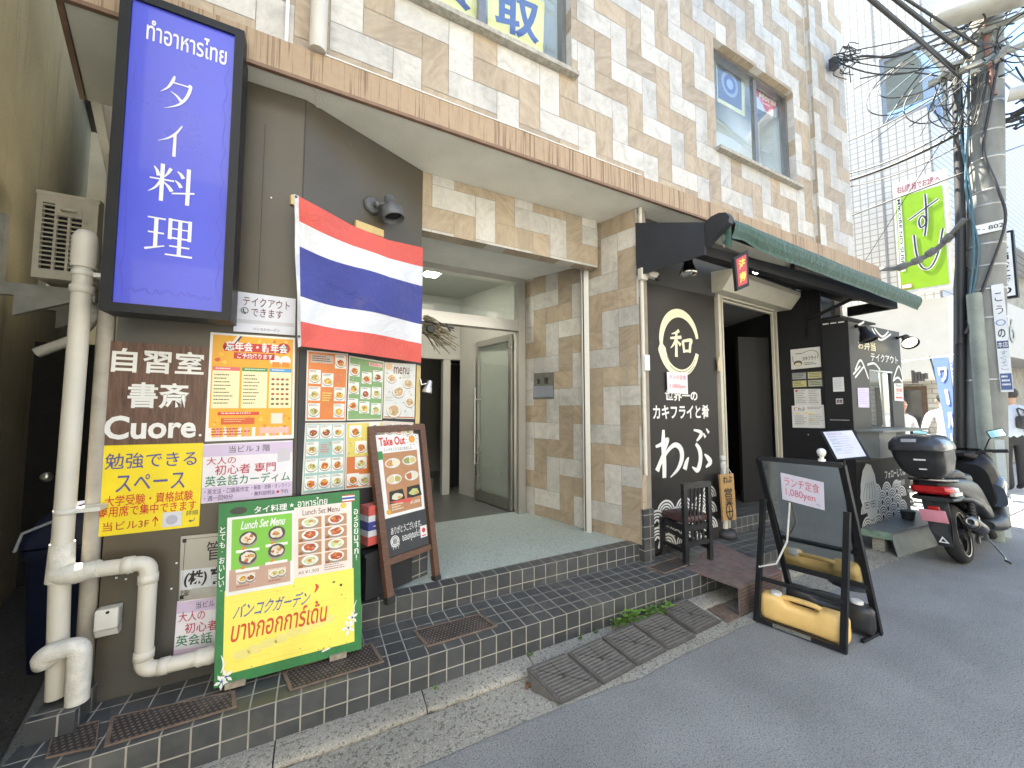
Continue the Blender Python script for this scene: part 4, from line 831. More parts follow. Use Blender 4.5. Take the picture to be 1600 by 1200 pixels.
a, c, b = V(px_, py_ - .01, zj), V(px_ + .05, py_ - .02, zj - .005), V(px_ + .12, py_ - .025, zj + .005)
mb.tube([a - V(.02, 0, 0), a, c, b], [.032, .041, .039, .034], 14); mb.build('taped_joint', dp)
xh = PY(232, 900, py_ - .02).x; zl = PY(225, 1048, py_ - .02).z; xe = PY(345, 1030, py_ - .02).x
A_ = [(px_ + .03, py_ - .02, zj), (xh - .07, py_ - .02, zj - .002)] + elbow((px_, py_ - .02, zj), (xh, py_ - .02, zj), (xh, py_ - .02, zl), .045) + elbow((xh, py_ - .02, zj), (xh, py_ - .02, zl), (xe, py_ - .02, zl), .045) + [(xe, py_ - .02, zl)]
mb = MB(pvc); mb.tube(A_, .031, 16); mb.build('branch_pipe', dp)
mb = MB(pvc)
for p_, ax in (((xh, py_ - .02, zj - .05), (0, 0, -1)), ((xh, py_ - .02, zl + .085), (0, 0, -1)), ((xh + .05, py_ - .02, zl), (1, 0, 0)), ((xh - .085, py_ - .02, zj), (1, 0, 0))): mb.lathe([(.031, 0), (.0345, .001), (.0345, .035), (.031, .036)], p_, ax, 16)
mb.build('collar', dp)
mb = MB(tape); mb.lathe([(.033, 0), (.038, .01), (.036, .03), (.039, .05), (.035, .07)], (xe - .09, py_ - .02, zl), (1, 0, 0), 14); mb.build('tape_wrap', dp)
x2 = PY(128, 1000, py_ - .04).x; z2 = PY(110, 1012, py_ - .04).z
B_ = [(px_ - .01, py_ - .03, z2 - .03)] + elbow((px_ - .02, py_ - .04, z2 - .05), (px_ - .012, py_ - .05, z2), (x2, py_ - .05, z2 + .005), .03) + elbow((px_, py_ - .05, z2), (x2, py_ - .05, z2 + .008), (x2, py_ - .05, .3), .035) + [(x2 + .002, py_ - .05, .287)]
mb = MB(tape); mb.tube(B_, .035, 16); mb.build('overflow_pipe', dp)
mb = MB(M('bracket_white', (.6, .59, .54), .5))
for z in (PY(105, 803, py_).z, PY(130, 432, py_).z): mb.lathe([(.032, 0), (.036, .001), (.036, .022), (.032, .023)], (px_, py_, z), n=16); mb.box((px_ + .03, py_ - .01, z + .002), (XL + .01, py_ + .06, z + .02))
mb.build('pipe_bracket', dp)
# second, thinner pipe behind
mb = MB(M('pvc_old', (.34, .31, .26), .5, .1)); mb.tube([(px_ + .055, py_ + .08, .2), (px_ + .05, py_ + .08, 2.6)], .03, 12); tag(mb.build('downpipe'), 'grimy beige downpipe running up behind the white drain pipe', 'downpipe')
# neighbouring building on the left and its alley clutter
olive = NT('olive_render'); p = pos(olive); va = olive.noise(p, .9, 7, .62); vb = olive.noise(p, 45, 4)
c0 = olive.ramp(va, [(.3, (.34, .305, .205)), (.7, (.50, .455, .32))]); mpv = olive.new('ShaderNodeMapping'); mpv.inputs['Scale'].default_value = (5, 5, .5); olive.l(p, mpv.inputs[0])
c0 = olive.mix(olive.ramp(olive.noise(mpv.outputs[0], 1, 6, .65), [(.55, (0, 0, 0)), (.75, (.6, .6, .6))]), c0, (.17, .15, .11)); olive.l(c0, olive.b.inputs['Base Color']); olive.b.inputs['Roughness'].default_value = .9; olive.bump(vb, .5, .01); olive = olive.m
nb_ = thing('neighbour_building', (-3, 4, 0), 'old olive-grey rendered building across the narrow alley on the far left', 'building')
w0, w1 = V(-1.08, 1.0, 0), V(-1.08, 1.0, 0) + D * 5.85
mb = MB(olive); mb.prism([w0, w1, w1 + V(-2.5, -.7, 0), w0 + V(-2.5, -.7, 0)], (0, 0, 5.05)); mb.build('wall', nb_)
mb = MB(M('dark_gutter', (.06, .045, .03), .6)); mb.prism([w0 + V(.0, 0, 5.0), w1 + V(.0, 0, 5.0), w1 + V(.09, 0, 5.0), w0 + V(.09, 0, 5.0)], (0, 0, .11)); mb.build('eave_gutter', nb_)
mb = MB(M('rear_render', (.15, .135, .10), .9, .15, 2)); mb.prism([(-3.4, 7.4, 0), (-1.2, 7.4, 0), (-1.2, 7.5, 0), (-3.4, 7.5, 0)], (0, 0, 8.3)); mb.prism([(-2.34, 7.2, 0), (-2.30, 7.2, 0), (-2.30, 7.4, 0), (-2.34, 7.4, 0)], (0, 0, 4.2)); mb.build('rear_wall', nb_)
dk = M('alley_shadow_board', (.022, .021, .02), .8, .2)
door = MB(M('alley_door_paint', (.10, .10, .09), .6)); a = V(-1.02, 2.95, .05); door.prism([a, a + V(.19, .02, 0), a + V(.19, .06, 0), a + V(0, .04, 0)], (0, 0, 1.95)); dr = tag(door.build('alley_door'), 'narrow grey door in the alley behind the white drain pipe', 'door')
mb = MB(stainless); q = PY(73, 745, 2.94); mb.ball(q, .025); mb.build('door_knob', dr)
# outdoor unit
acw = M('ac_beige', (.60, .57, .48), .5, .08, 8, dirt=((.30, .26, .19), 5, .60)); acd = M('ac_dark', (.02, .02, .02), .7)
AY = 3.3; q = [PY(x, y, AY) for x, y in ((59, 300), (153, 314), (148, 441), (47, 428))]
x0, x1, z0, z1 = (q[0].x + q[3].x) / 2, (q[1].x + q[2].x) / 2, (q[2].z + q[3].z) / 2 - .01, (q[0].z + q[1].z) / 2
ac = thing('air_conditioner', ((x0 + x1) / 2, AY + .3, z0), 'beige outdoor air conditioner with a slatted grille hung above the alley', 'air conditioner')
mb = MB(acw); mb.box((x0, AY + .03, z0), (x1, AY + .75, z1)); mb.box((x0 - .006, AY + .0, z1 - .012), (x1 + .006, AY + .75, z1 + .012)); w = x1 - x0
gx0, gx1, gz0, gz1 = x0 + w * .10, x0 + w * .74, z0 + .05, z1 - .06
mb.box((x0, AY, z0), (gx0, AY + .029, z1 - .013)); mb.box((gx1, AY, z0), (x1, AY + .029, z1 - .013)); mb.box((gx0, AY, z0), (gx1, AY + .029, gz0)); mb.box((gx0, AY, gz1), (gx1, AY + .029, z1 - .013)); mb.box((gx0 + w * .2, AY - .004, gz1 - .07), (gx1, AY + .028, gz1 - .001)); mb.build('casing', ac)
mb = MB(acd); mb.box((gx0, AY + .024, gz0), (gx1, AY + .0295, gz1)); mb.build('coil', ac)
mb = MB(acw)
for i in range(15): z = gz0 + (gz1 - gz0) * (i + .0) / 14.5; mb.box((gx0, AY + .004, z), (gx1, AY + .016, z + .008))
for i in (1, 2): mb.box((gx0 + (gx1 - gx0) * i / 3 - .006, AY + .002, gz0), (gx0 + (gx1 - gx0) * i / 3 + .006, AY + .018, gz1))
mb.build('grille', ac)
mb = MB(acw); mb.tube([(gx0 + w * .3, AY - .002, gz1 - .03), (gx0 + w * .32, AY - .02, gz1 - .035), (gx0 + w * .52, AY - .02, gz1 - .035), (gx0 + w * .54, AY - .002, gz1 - .03)], .009, 8); mb.build('handle', ac)
mb = MB(M('galvanised_bracket', (.42, .43, .40), .45, .1, 10, metal=.2)); zb_ = z0 - .03
for yy in (AY + .08, AY + .5): mb.box((x0 - .22, yy, zb_ - .075), (x1 - .02, yy + .04, zb_)); mb.box((x0 - .2, yy, zb_ + .001), (x0 - .16, yy + .04, zb_ + .42)); mb.prism([(x0 - .1, yy, zb_ - .076), (x1 - .1, yy, zb_ - .076), (x0 - .1, yy, zb_ - .2)], (0, .03, 0))
mb.build('wall_bracket', ac)
mb = MB(tape); q = PY(85, 560, AY); mb.tube([(x1 - .08, AY + .2, z0 - .05), (x1 - .03, AY + .1, z0 - .22), (x1 - .06, AY, z0 - .36), (x0 + .05, AY, z0 - .46)], .03, 10); mb.build('hose', ac)
# bin
bb = M('bin_blue', (.007, .011, .04), .45, .1); q = PZ(50, 950, .02); bx0, by0 = -1.25, 3.22
bi = thing('rubbish_bin', (bx0, by0, .01), 'dark blue plastic rubbish bin standing in the alley shade', 'bin')
mb = MB(bb)
def rrect(cx, cy, hx, hy, z, r=.04):
    o = []
    for sx, sy, a0 in ((1, 1, 0), (-1, 1, 90), (-1, -1, 180), (1, -1, 270)):
        for k in range(4): a = R(a0 + 30 * k); o.append(V(cx + sx * (hx - r) + r * math.cos(a), cy + sy * (hy - r) + r * math.sin(a), z))
    return o
mb.loft([rrect(bx0, by0, .11, .16, .02), rrect(bx0, by0, .135, .19, .62), rrect(bx0, by0, .145, .20, .63), rrect(bx0, by0, .145, .20, .68)]); mb.build('tub', bi)
mb = MB(bb); mb.loft([rrect(bx0, by0, .15, .205, .69), rrect(bx0, by0, .145, .20, .74), rrect(bx0 + .02, by0, .12, .16, .84), rrect(bx0 + .02, by0, .09, .14, .87)]); mb.build('lid', bi)
mb = MB(M('bin_rim_pale', (.35, .40, .45), .5)); mb.tube([(bx0 + .04, by0 - .165, .855), (bx0 - .13, by0 - .205, .78), (bx0 - .15, by0 - .21, .69)], .008, 8); mb.build('rim', bi)
# alley cables
cab = M('cable_black', (.025, .025, .026), .5); cabg = M('cable_grey', (.10, .10, .10), .5)
for i in range(7):
    x = -1.75 + .03 * i + rr.uniform(-.02, .02); pts = [V(x + rr.uniform(-.03, .03) - .277 * (.1 * i), 3.25 - .1 * i, 2.15 - .35 * k) for k in range(7)]
    mb = MB(cabg if i % 3 else cab); mb.tube(catmull([tuple(p) for p in pts], 4), .008 + .004 * (i % 2), 6); tag(mb.build('cable'), 'loose cable hanging down the neighbouring wall in the dark alley', 'cable', 'cables hanging in the alley')
mb = MB(dk); mb.prism([(-2.6, 4.6, 0), (-1.5, 4.6, 0), (-1.5, 4.65, 0), (-2.6, 4.65, 0)], (0, 0, 2.0)); tag(mb.build('alley_dark_board'), 'near-black board that darkens the back of the alley', 'screen')  # near-black board, its colour carries the shade deep in the alley
# facade: white downpipe and conduit
x = PY(497, 60, 2.13).x; mb = MB(pvc); mb.tube([(x, 2.165, 3.345), (x, 2.165, 6)], .043, 16); tag(mb.build('downpipe'), 'thick cream downpipe on the stone facade above the fascia', 'downpipe')
x = PY(449, 40, FY).x; mb = MB(whit); mb.box((x - .008, FY - .02, 3.345), (x + .008, FY + .0, 6)); tag(mb.build('conduit'), 'thin white conduit left of the cream downpipe on the facade', 'conduit')
# entrance details
q = [PP(x, y, T0 + V(-.004, 0, 0), (D.y, -D.x, 0)) for x, y in ((834, 583), (865, 581.5), (865.5, 623), (833, 624))]
s = Sheet(q, .0008); s.rect(.03, .50, .97, .92, ink(150, 155, 165), 1); s.text('管', .18, .22, .34, .42, K_, .01); s.text('理', .55, .20, .75, .42, K_, .01)
s.build('intercom_panel', M('brass_grey', (.20, .20, .18), .4, .1, metal=.4), 'grey management nameplate on the tiled entrance wall', 'nameplate', .015)
cx, cy = T0.x - .012, T0.y - .02
mb = MB(pvc); mb.tube([(cx + .03, cy, .9), (cx + .03, cy, 3.15)], .016, 10); cd = tag(mb.build('conduit'), 'cream cable conduit running up the corner of the tiled entrance wall', 'conduit')
zc = PY(1003, 430, cy).z; mb = MB(pvc); mb.obox((cx + .03, cy - .015, zc), (1, 0, 0), (0, 1, 0), (0, 0, 1), .07, .05, .10, bev=.006); mb.build('junction_box', cd)
ca = thing('sensor', (cx + .09, cy - .06, zc - .03), 'small beige motion sensor on the conduit beside the black awning side', 'sensor')
mb = MB(pvc); mb.obox((cx + .10, cy - .06, zc - .01), (1, -.5, -.3), (.5, 1, 0), (0, 0, 1), .085, .06, .05, bev=.01); mb.build('housing', ca); mb = MB(acd); mb.ball((cx + .13, cy - .085, zc - .035), .026); mb.build('lens', ca)
zc = PY(1005, 567, cy).z; mb = MB(whit); mb.obox((cx + .045, cy - .012, zc), (1, 0, 0), (0, 1, 0), (0, 0, 1), .055, .04, .13, bev=.004); tag(mb.build('switch_box'), 'small white switch box on the edge of the black restaurant panel', 'switch box')
# straw broom ornament and clip lamp by the flag
q = PY(672, 510, 2.95); mb = MB(M('straw', (.22, .18, .11), .8, .3, 60))
for i in range(60):
    a = V(q.x - .05 + rr.uniform(-.02, .02), q.y + rr.uniform(-.04, .04), q.z + rr.uniform(-.07, .09)); b = a + V(rr.uniform(.08, .26), rr.uniform(-.05, .05), rr.uniform(-.17, -.02)); mb.tube([a, (a + b) / 2 + V(0, 0, .012), b], .0035, 4)
stw = tag(mb.build('straw_ornament'), 'bundle of straw hanging at the entrance beside the flag', 'ornament')
mb = MB(cab); mb.tube([q + V(-.05, -.02, .035), q + V(.19, -.02, .0)], .008, 6); mb.tube([q + V(.12, -.03, .03), q + V(.16, -.03, -.03)], .008, 6); mb.lathe([(.028, 0), (.034, .01), (.028, .02)], q + V(-.01, -.06, -.03), (0, 1, 0), 12); mb.build('hanger', stw)
q = PV(663, 606, A0, A1, .03); sl_ = thing('clip_lamp', q, 'small silver clip lamp at the edge of the menu wall by the entrance', 'lamp')
mb = MB(M('chrome', (.6, .6, .6), .2, metal=1)); mb.tube([q + V(-.03, 0, .06), q + V(-.02, -.01, .02), q + V(.01, -.02, .03)], .007, 8); mb.build('arm', sl_)
mb = MB(M('lamp_silver', (.5, .5, .5), .3, metal=.6)); mb.lathe([(.014, 0), (.017, .005), (.019, .035), (.03, .06), (.034, .085), (.032, .088), (.026, .07)], q + V(.035, -.02, .05), (-.25, 0, -1), 16); mb.build('lamp_head', sl_)
# ================================================================ GRATES, RAMPS, WEEDS
rust = gridmat('rusty_grate', (.13, .095, .07), (.17, .12, .09), (.035, .03, .028), .019, .019, .005, .75, .5, .8, .35, (.24, .20, .16))
def plate(q, name, label, cat, m, zt, frame=True, group=None):
    c = [PZ(x, y, zt) for x, y in q]; o = thing(name, (c[0] + c[2]) / 2 - V(0, 0, .006), label, cat, group)
    mb = MB(m); cen = (c[0] + c[1] + c[2] + c[3]) / 4; inn = [cen + (p - cen) * .93 for p in c]; mb.prism(list(reversed(inn)), (0, 0, .004)); mb.build('grid_plate', o)
    mb = MB(M('grate_frame', (.16, .115, .085), .7, .2, 20)); 
    for i in range(4): a, b, d_, e = c[i], c[(i + 1) % 4], inn[(i + 1) % 4], inn[i]; mb.add([a + V(0, 0, .007), b + V(0, 0, .007), d_ + V(0, 0, .007), e + V(0, 0, .007), a, b, d_, e], [(0, 1, 2, 3), (0, 4, 5, 1), (3, 2, 6, 7)])
    mb.build('frame', o); return o
for q, lb in (([(82, 1146), (156, 1127), (150, 1169), (71, 1187)], 'small rusty drain cover at the left end of the bottom step'), ([(172, 1122), (367, 1081), (370, 1106), (162, 1169)], 'long rusty drain cover in front of the drain pipes'), ([(441, 1052), (581, 1005), (600, 1035), (452, 1081)], 'rusty drain cover partly under the green menu board'), ([(645, 987), (750, 960), (777, 979), (667, 1012)], 'brown drain cover in the middle of the bottom step'), ([(1011, 887), (1059, 871), (1082, 881), (1038, 897)], 'brown drain cover beside the chair legs')):
    plate(q, 'drain_cover', lb, 'drain cover', rust, .2015, group='drain covers set in the step')
iron2 = M('cast_ridge', (.13, .122, .11), .75, .15, 25, .25); iron = M('cast_rubber', (.085, .079, .072), .75, .15, 25, .25, dirt=((.17, .15, .13), 9, .6))
def ramp(q, label, zb=.088):
    bl_, br_, fr_, fl_ = q
    a, b = PP(*bl_, (0, 0, zb), (0, 0, 1)), PP(*br_, (0, 0, zb), (0, 0, 1)); c, d_ = PZ(*fr_, .018), PZ(*fl_, .018); a, b, c, d_ = a + (b - a) * .012, b - (b - a) * .012, c + (d_ - c) * .012, d_ - (d_ - c) * .012
    o = thing('kerb_ramp', V((a.x + c.x) / 2, (a.y + c.y) / 2, .006), label, 'ramp', 'kerb ramps lined up along the gutter')
    mb = MB(iron); lo = [V(p.x, p.y, .008) for p in (a, b, c, d_)]; T = .012
    n_ = (b - a).cross(d_ - a).normalized(); n_ = n_ if n_.z > 0 else -n_
    mb.add([a, b, c, d_] + [p - n_ * T for p in (a, b, c, d_)], [(3, 2, 1, 0), (4, 5, 6, 7), (0, 1, 5, 4), (1, 2, 6, 5), (2, 3, 7, 6), (3, 0, 4, 7)])
    for p, r_ in ((a, d_), (b, c)):                     # side webs
        x = V(.010, 0, 0) * (1 if p is a else -1); mb.prism([p - n_ * T, r_ - n_ * T * .5, V(p.x, p.y + (r_.y - p.y) * .3, .0085)], x)
    mb.build('tread_plate', o)
    mb = MB(iron2); N = 12
    for k in range(1, N):
        t = k / N; e0, e1 = a * (1 - t) + d_ * t, b * (1 - t) + c * t; w = .0035
        mb.bar(e0 * .95 + e1 * .05 + n_ * .0015, e0 * .05 + e1 * .95 + n_ * .0015, (b - a).length * .036, .008, up=n_)
    mb.build('anti_slip_ridge', o)
    mb = MB(M('cast_dark', (.045, .042, .04), .8)); cen = (a + b + c + d_) / 4
    for u, v in ((.12, .14), (.88, .86), (.9, .45), (.52, .1)): p = a * (1 - u) * (1 - v) + b * u * (1 - v) + c * u * v + d_ * (1 - u) * v; mb.bar(cen + n_ * .0045, p + n_ * .0045, .0035, .003, up=n_)
    mb.lathe([(.012, .003), (.012, .0065), (.001, .0066)], cen, n_, 12); mb.build('mould_mark', o)
ramp([(822.5, 1044), (882.5, 1020), (940, 1069), (876, 1099)], 'leftmost kerb ramp at the near end of the row')
ramp([(886, 1019.5), (937.5, 996), (994, 1040), (943, 1067.5)], 'second kerb ramp from the near end of the row')
ramp([(940, 995), (986.5, 975), (1042.5, 1014.5), (997, 1039)], 'middle kerb ramp in front of the weeds')
ramp([(989.5, 974), (1032.5, 957), (1088, 993.5), (1045, 1013.5)], 'fourth kerb ramp, beside a gap in the row')
ramp([(1032, 950), (1070, 934), (1127.5, 970), (1088, 989)], 'last kerb ramp, pushed out of line beside the metal step', .075)
redp = M('checker_plate', (.17, .125, .11), .55, .25, 18, .6, bscale=140, dirt=((.22, .115, .10), 5, .5)); rustp = M('rusted_plate', (.17, .12, .095), .8, .25, 22, .6, bscale=120)
c = [PZ(x, y, .016) for x, y in ((1086, 937), (1110, 929), (1158, 961), (1138, 972))]; mb = MB(rustp); mb.prism(list(reversed(c)), (0, 0, -.006)); tag(mb.build('steel_plate'), 'rusty flat plate lying between the last ramp and the metal step', 'plate')
zs = .202; c = [PZ(x, y, zs) for x, y in ((1073, 889), (1115, 846), (1222, 891), (1154, 919))]
ms = thing('metal_step', (c[0] + c[2]) / 2 * 1, 'reddish brown checker-plate step in front of the restaurant door', 'step'); ms.location.z = 0
cf = [V(p.x, p.y, p.z) for p in c]
mb = MB(redp); mb.prism(list(reversed(cf)), (0, 0, -.006)); mb.build('tread', ms)
mb = MB(redp); a, b = cf[3], cf[2]; mb.prism([a - V(0, 0, .0065), b - V(0, 0, .0065), V(b.x, b.y, .002), V(a.x, a.y, .002)], (0, .006, 0)); mb.build('riser', ms)
mb = MB(K_)
for i in range(26):
    for j in range(8):
        u, v = (i + .5 + .5 * (j % 2)) / 27, (j + .5) / 8; p = (a * (1 - u) + b * u) * 1; p = V(p.x, p.y - .0012, .195 * (1 - v)); mb.obox(p, (b - a), (0, 1, 0), (0, 0, 1), .007, .001, .012)
mb.build('perforation', ms)
leafm = [M('leaf_green', (.10, .22, .03), .5, .3, 30), M('leaf_light', (.19, .34, .05), .5, .3, 30)]
def weed(x, y, s, n, label, grass=False):
    b = PP(x, y, (0, 1.948, 0), (0, 1, 0)); b = V(b.x, 1.945, .042); mb = MB(leafm[0]); r = random.Random(int(x))
    for i in range(n):
        a = r.uniform(math.pi, 2 * math.pi); e = r.uniform(.3, 1.4); l = s * r.uniform(.5, 1); d_ = V(math.cos(a) * math.cos(e), math.sin(a) * math.cos(e) * .7, math.sin(e)); tip = b + V(r.uniform(-.5, .5) * s, -r.uniform(0, .02), 0) + d_ * l
        mb.cur(leafm[i % 2]); st = b + V(r.uniform(-.3, .3) * s, 0, 0)
        if grass: w = V(.0025, 0, 0); mb.add([st - w, st + w, tip], [(0, 1, 2)]); continue
        mb.tube([st, tip], .0012, 4); t1 = V(-math.sin(a), math.cos(a), 0); up = d_.cross(t1); k = s * r.uniform(.14, .24); f = (V(math.cos(a), math.sin(a), .25) + V(r.uniform(-.3, .3), 0, 0)).normalized()
        pts = [tip + f * (k * (1 - math.cos(q_)) - k * .2) + t1 * k * .75 * math.sin(q_) + V(0, 0, .15 * k * math.sin(q_ * 2)) for q_ in [2 * math.pi * j / 8 for j in range(8)]]
        mb.add(pts, [tuple(range(8))], True)
    return tag(mb.build('weed'), label, 'weed', 'weeds growing along the step')
weed(976, 965, .11, 26, 'leafy weed sprouting at the foot of the step behind the ramps'); weed(1005, 950, .08, 18, 'low leafy weed right of the tallest leafy one'); weed(1026, 940, .11, 16, 'round-leaved weed nearest the last ramp'); weed(1047, 935, .06, 8, 'thin sprig of weed close to the metal step')
weed(958, 973, .07, 16, 'small bushy weed at the left end of the leafy clump'); weed(905, 995, .05, 26, 'grassy tuft behind the second ramp', True); weed(828, 1026, .05, 22, 'grassy tuft just left of the ramps', True); weed(680, 1080, .04, 18, 'tiny grass tuft in the kerb joint', True); weed(930, 985, .06, 26, 'grassy tuft behind the middle ramp', True)
mb = MB(M('dry_leaf', (.16, .08, .04), .7))
for i in range(6): p = V(1.02 + rr.uniform(-.03, .05), 1.79 + rr.uniform(-.04, .02), .012); mb.ball(p, rr.uniform(.006, .012), 6)
tag(mb.build('leaf_litter'), 'few dry leaves caught under the leftmost ramp', 'leaves', None, 'stuff')
# ================================================================ RESTAURANT NEXT DOOR (part of the same building)
RY = 2.40; pan = M('black_brown_panel', (.025, .0225, .021), .5, .12, 6, dirt=((.045, .041, .037), 3, .62), spec=.3); blk = M('black_paint', (.015, .015, .016), .6, .15, 8, spec=.25); dgr = M('dark_grey_wall', (.045, .045, .044), .7, .1, 3)
K0, K1 = (5.05, 1.92), (4.875, 2.527); DL, DR = (3.545, 2.43), (4.86, 2.53)
cream = M('cream_metal', (.50, .47, .38), .4, .06, 8)
s = Sheet([(2.492, RY - .012, 2.56), (3.50, RY - .012, 2.56), (3.50, RY - .012, .2), (2.492, RY - .012, .2)])
def uvp(sh, x, y, Y):
    p = PY(x, y, Y); q = sh.q; return ((p.x - q[0].x) / (q[1].x - q[0].x), (q[0].z - p.z) / (q[0].z - q[3].z))
gold = ink(246, 238, 205)
cu, cv = uvp(s, 1062.5, 536, RY - .012); ru = (uvp(s, 1091, 536, RY)[0] - uvp(s, 1030, 536, RY)[0]) / 2; rv = (uvp(s, 1062, 587, RY)[1] - uvp(s, 1062, 487, RY)[1]) / 2
pts = []
for i in range(41):
    a = R(-12 - 330 * i / 40); pts.append((cu + ru * .93 * math.cos(a), cv + rv * .93 * math.sin(a), (.035 + .045 * math.sin(math.pi * min(1, i / 22)) if i < 22 else .08 * (1 - (i - 22) / 30) + .012)))
s.line(pts, .05, gold, 1)
for k in range(5): s.line([(cu + ru * (.80 + .045 * k) * math.cos(R(t)), cv + rv * (.80 + .045 * k) * math.sin(R(t))) for t in range(20 + k * 6, 150 - k * 9, 8)], .006, gold if k % 2 else pan, 2)
a, b = uvp(s, 1045, 514, RY), uvp(s, 1079, 560, RY); brush(s, '和', a[0], a[1], b[0], b[1], gold)
a, b = uvp(s, 1037, 609, RY), uvp(s, 1088, 627, RY); s.text('世界一の', a[0], a[1], b[0], b[1], W_, .03)
a, b = uvp(s, 1018, 632, RY), uvp(s, 1106, 654, RY); s.text('カキフライと肴', a[0], a[1], b[0], b[1], W_, .025)
a, b = uvp(s, 1022, 672, RY), uvp(s, 1065, 743, RY); brush(s, 'わ', a[0], a[1], b[0], b[1], W_)
a, b = uvp(s, 1066, 671, RY), uvp(s, 1109, 737, RY); brush(s, 'ぶ', a[0], a[1], b[0], b[1], W_)
seigaiha(s, .02, .80, 1.0, .985, .115, W_, pan, 1, lambda u, v: v < .86 and .12 < u < .8)
w_ = s.build('restaurant_panel', pan, None, None, .03, parent=bld)
mb = MB(dgr); mb.box((2.49, RY - .01, 2.562), (3.52, RY + .03, 3.15)); mb.box((2.466, 2.31, .62), (2.491, RY + .03, 3.15)); mb.build('upper_panel', w_)
s = Sheet([PY(x, y, RY - .03) for x, y in ((1042, 581), (1074, 582.5), (1075, 616), (1043, 614))]); s.text('ランチ定食', .10, .12, .92, .34, ink(225, 130, 140), .004); s.text('1,080yen', .12, .56, .90, .80, ink(225, 130, 140), .004)
s.build('notice', ink(238, 225, 232), 'small white lunch price notice taped under the circle emblem', 'notice', .001)
# door opening
df = thing('restaurant_doorway', ((DL[0] + DR[0]) / 2, 2.48, .345), 'cream framed open doorway of the dark restaurant with a shutter box above', 'doorway')
dv = (V(*DR, 0) - V(*DL, 0)).normalized(); dn = V(dv.y, -dv.x, 0)
zh = PV(1124, 464, DL, DR).z
mb = MB(cream)
for t, w in ((0, .045), (.065, .02), (1.19, .03), (1.275, .03)):
    a = V(*DL, .2 if t < .5 else .345) + dv * t; th_ = .05 if t < .5 else .012; mb.prism([a - dn * th_ * .8, a + dv * w - dn * th_ * .8, a + dv * w + dn * th_, a + dn * th_], (0, 0, zh - a.z + (.02 if t > 1.2 else 0)))
a = V(*DL, zh - .05) + dv * .088
for k in range(2): q = a + V(0, 0, .028 * k) + dn * (.02 * k); mb.prism([q, q + dv * 1.07, q + dv * 1.07 + dn * .03, q + dn * .03], (0, 0, .02))
mb.build('door_frame', df)
mb = MB(cream); za = PY(1234, 476, 2.28).z; q0 = V(*DL, 0) - dv * .08; q1 = V(*DL, 0) + dv * 1.36
prof = [(-.03, za), (.14, za), (.24, za + .13), (.24, za + .18), (-.03, za + .22)]
mb.loft([[q0 + dn * a_ + V(0, 0, z) for a_, z in prof], [q1 + dn * a_ + V(0, 0, z) for a_, z in prof]], smooth=False); mb.build('shutter_box', df)
mb = MB(dgr); mb.prism([V(*DL, zh), V(*DR, zh) + dv * .1, V(*DR, 3.15) + dv * .1, V(*DL, 3.15)], (0, .03, 0))
mb.box((3.6, 4.6, .3), (6.0, 4.65, 2.7)); mb.build('back_wall', df)
mb = MB(M('room_grey', (.13, .13, .125), .8)); mb.quad((3.5, 2.5, zh + .01), (4.9, 2.58, zh + .01), (5.6, 4.6, zh - .1), (3.5, 4.6, zh - .1)); mb.build('room_ceiling', df)
mb = MB(blk); mb.prism([(3.55, 2.55, .345), (3.60, 2.55, .345), (4.0, 4.6, .345), (3.9, 4.6, .345)], (0, 0, 2.3)); mb.prism([(4.86, 2.6, .345), (4.9, 2.6, .345), (5.4, 4.6, .345), (5.3, 4.6, .345)], (0, 0, 2.3)); mb.box((3.95, 3.3, .345), (4.6, 3.34, 2.05)); mb.build('inner_wall', df)
mb = MB(M('door_dark_grey', (.016, .016, .016), .6, spec=.25)); mb.prism([(4.45, 2.75, .345), (4.84, 2.62, .345), (4.85, 2.66, .345), (4.46, 2.79, .345)], (0, 0, 1.95)); mb.build('side_board', df)
mb = MB(ctile); mb.box((3.51, RY, .198), (4.80, 4.4, .345)); mb.build('upper_step', df, uvo=(.02, -.345 + .094 * 4))
q = PV(1124, 572, DL, DR, .06); mb = MB(M('charm_wood', (.5, .42, .28), .6)); mb.obox(q, dv, dn, (0, 0, 1), .05, .01, .10); mb.obox(q + V(0, 0, .07), dv, dn, (0, 0, 1), .03, .012, .04); tag(mb.build('door_charm'), 'small wooden charm nailed to the left door post', 'charm')
# black menu wall facing the door
kn = V(K1[1] - K0[1], -(K1[0] - K0[0]), 0).normalized(); kn = kn if kn.x < 0 else -kn; kd = (V(*K1, 0) - V(*K0, 0)).normalized()
kz = PV(1329, 500, K0, K1).z
mb = MB(blk_g); a = V(*K0, .2) + kd * .225; b = V(*K1, .2); mb.prism([a, b, b - kn * .06, a - kn * .06], (0, 0, 2.6)); mw = tag(mb.build('menu_wall'), 'glossy black side wall beside the restaurant door with menus pinned on it', 'wall')
mb = MB(stainless); q = PV(1229, 682, K0, K1, .015); mb.obox(q, kd, kn, (0, 0, 1), .03, .02, .14, bev=.006); q2 = PV(1263, 679, K0, K1, .004); mb.ball(q2, .008, 8); mb.build('door_pull', mw)
mb = MB(blk_g); a = V(*K0, .02); b = V(*K0, .02) + kd * .222; mb.prism([a + kn * .03, b + kn * .03, b - kn * .05, a - kn * .05], (0, 0, kz - .02)); cb = tag(mb.build('black_cabinet'), 'tall black cabinet end panel between the menu wall and takeaway kiosk', 'cabinet')
mb = MB(M('white_edge', (.6, .6, .6), .5));
for k in range(3): p_ = a + kd * (.03 + .065 * k) + kn * .032 + V(0, 0, kz - .035); mb.bar(p_, p_ + kd * .05, .004, .012)
z_ = PV(1310, 656, K0, K1, .03).z; mb.bar(V(a.x, a.y, z_) + kn * .031 + kd * .03, V(a.x, a.y, z_) + kn * .031 + kd * .19, .004, .004); mb.build('edge_strip', cb)
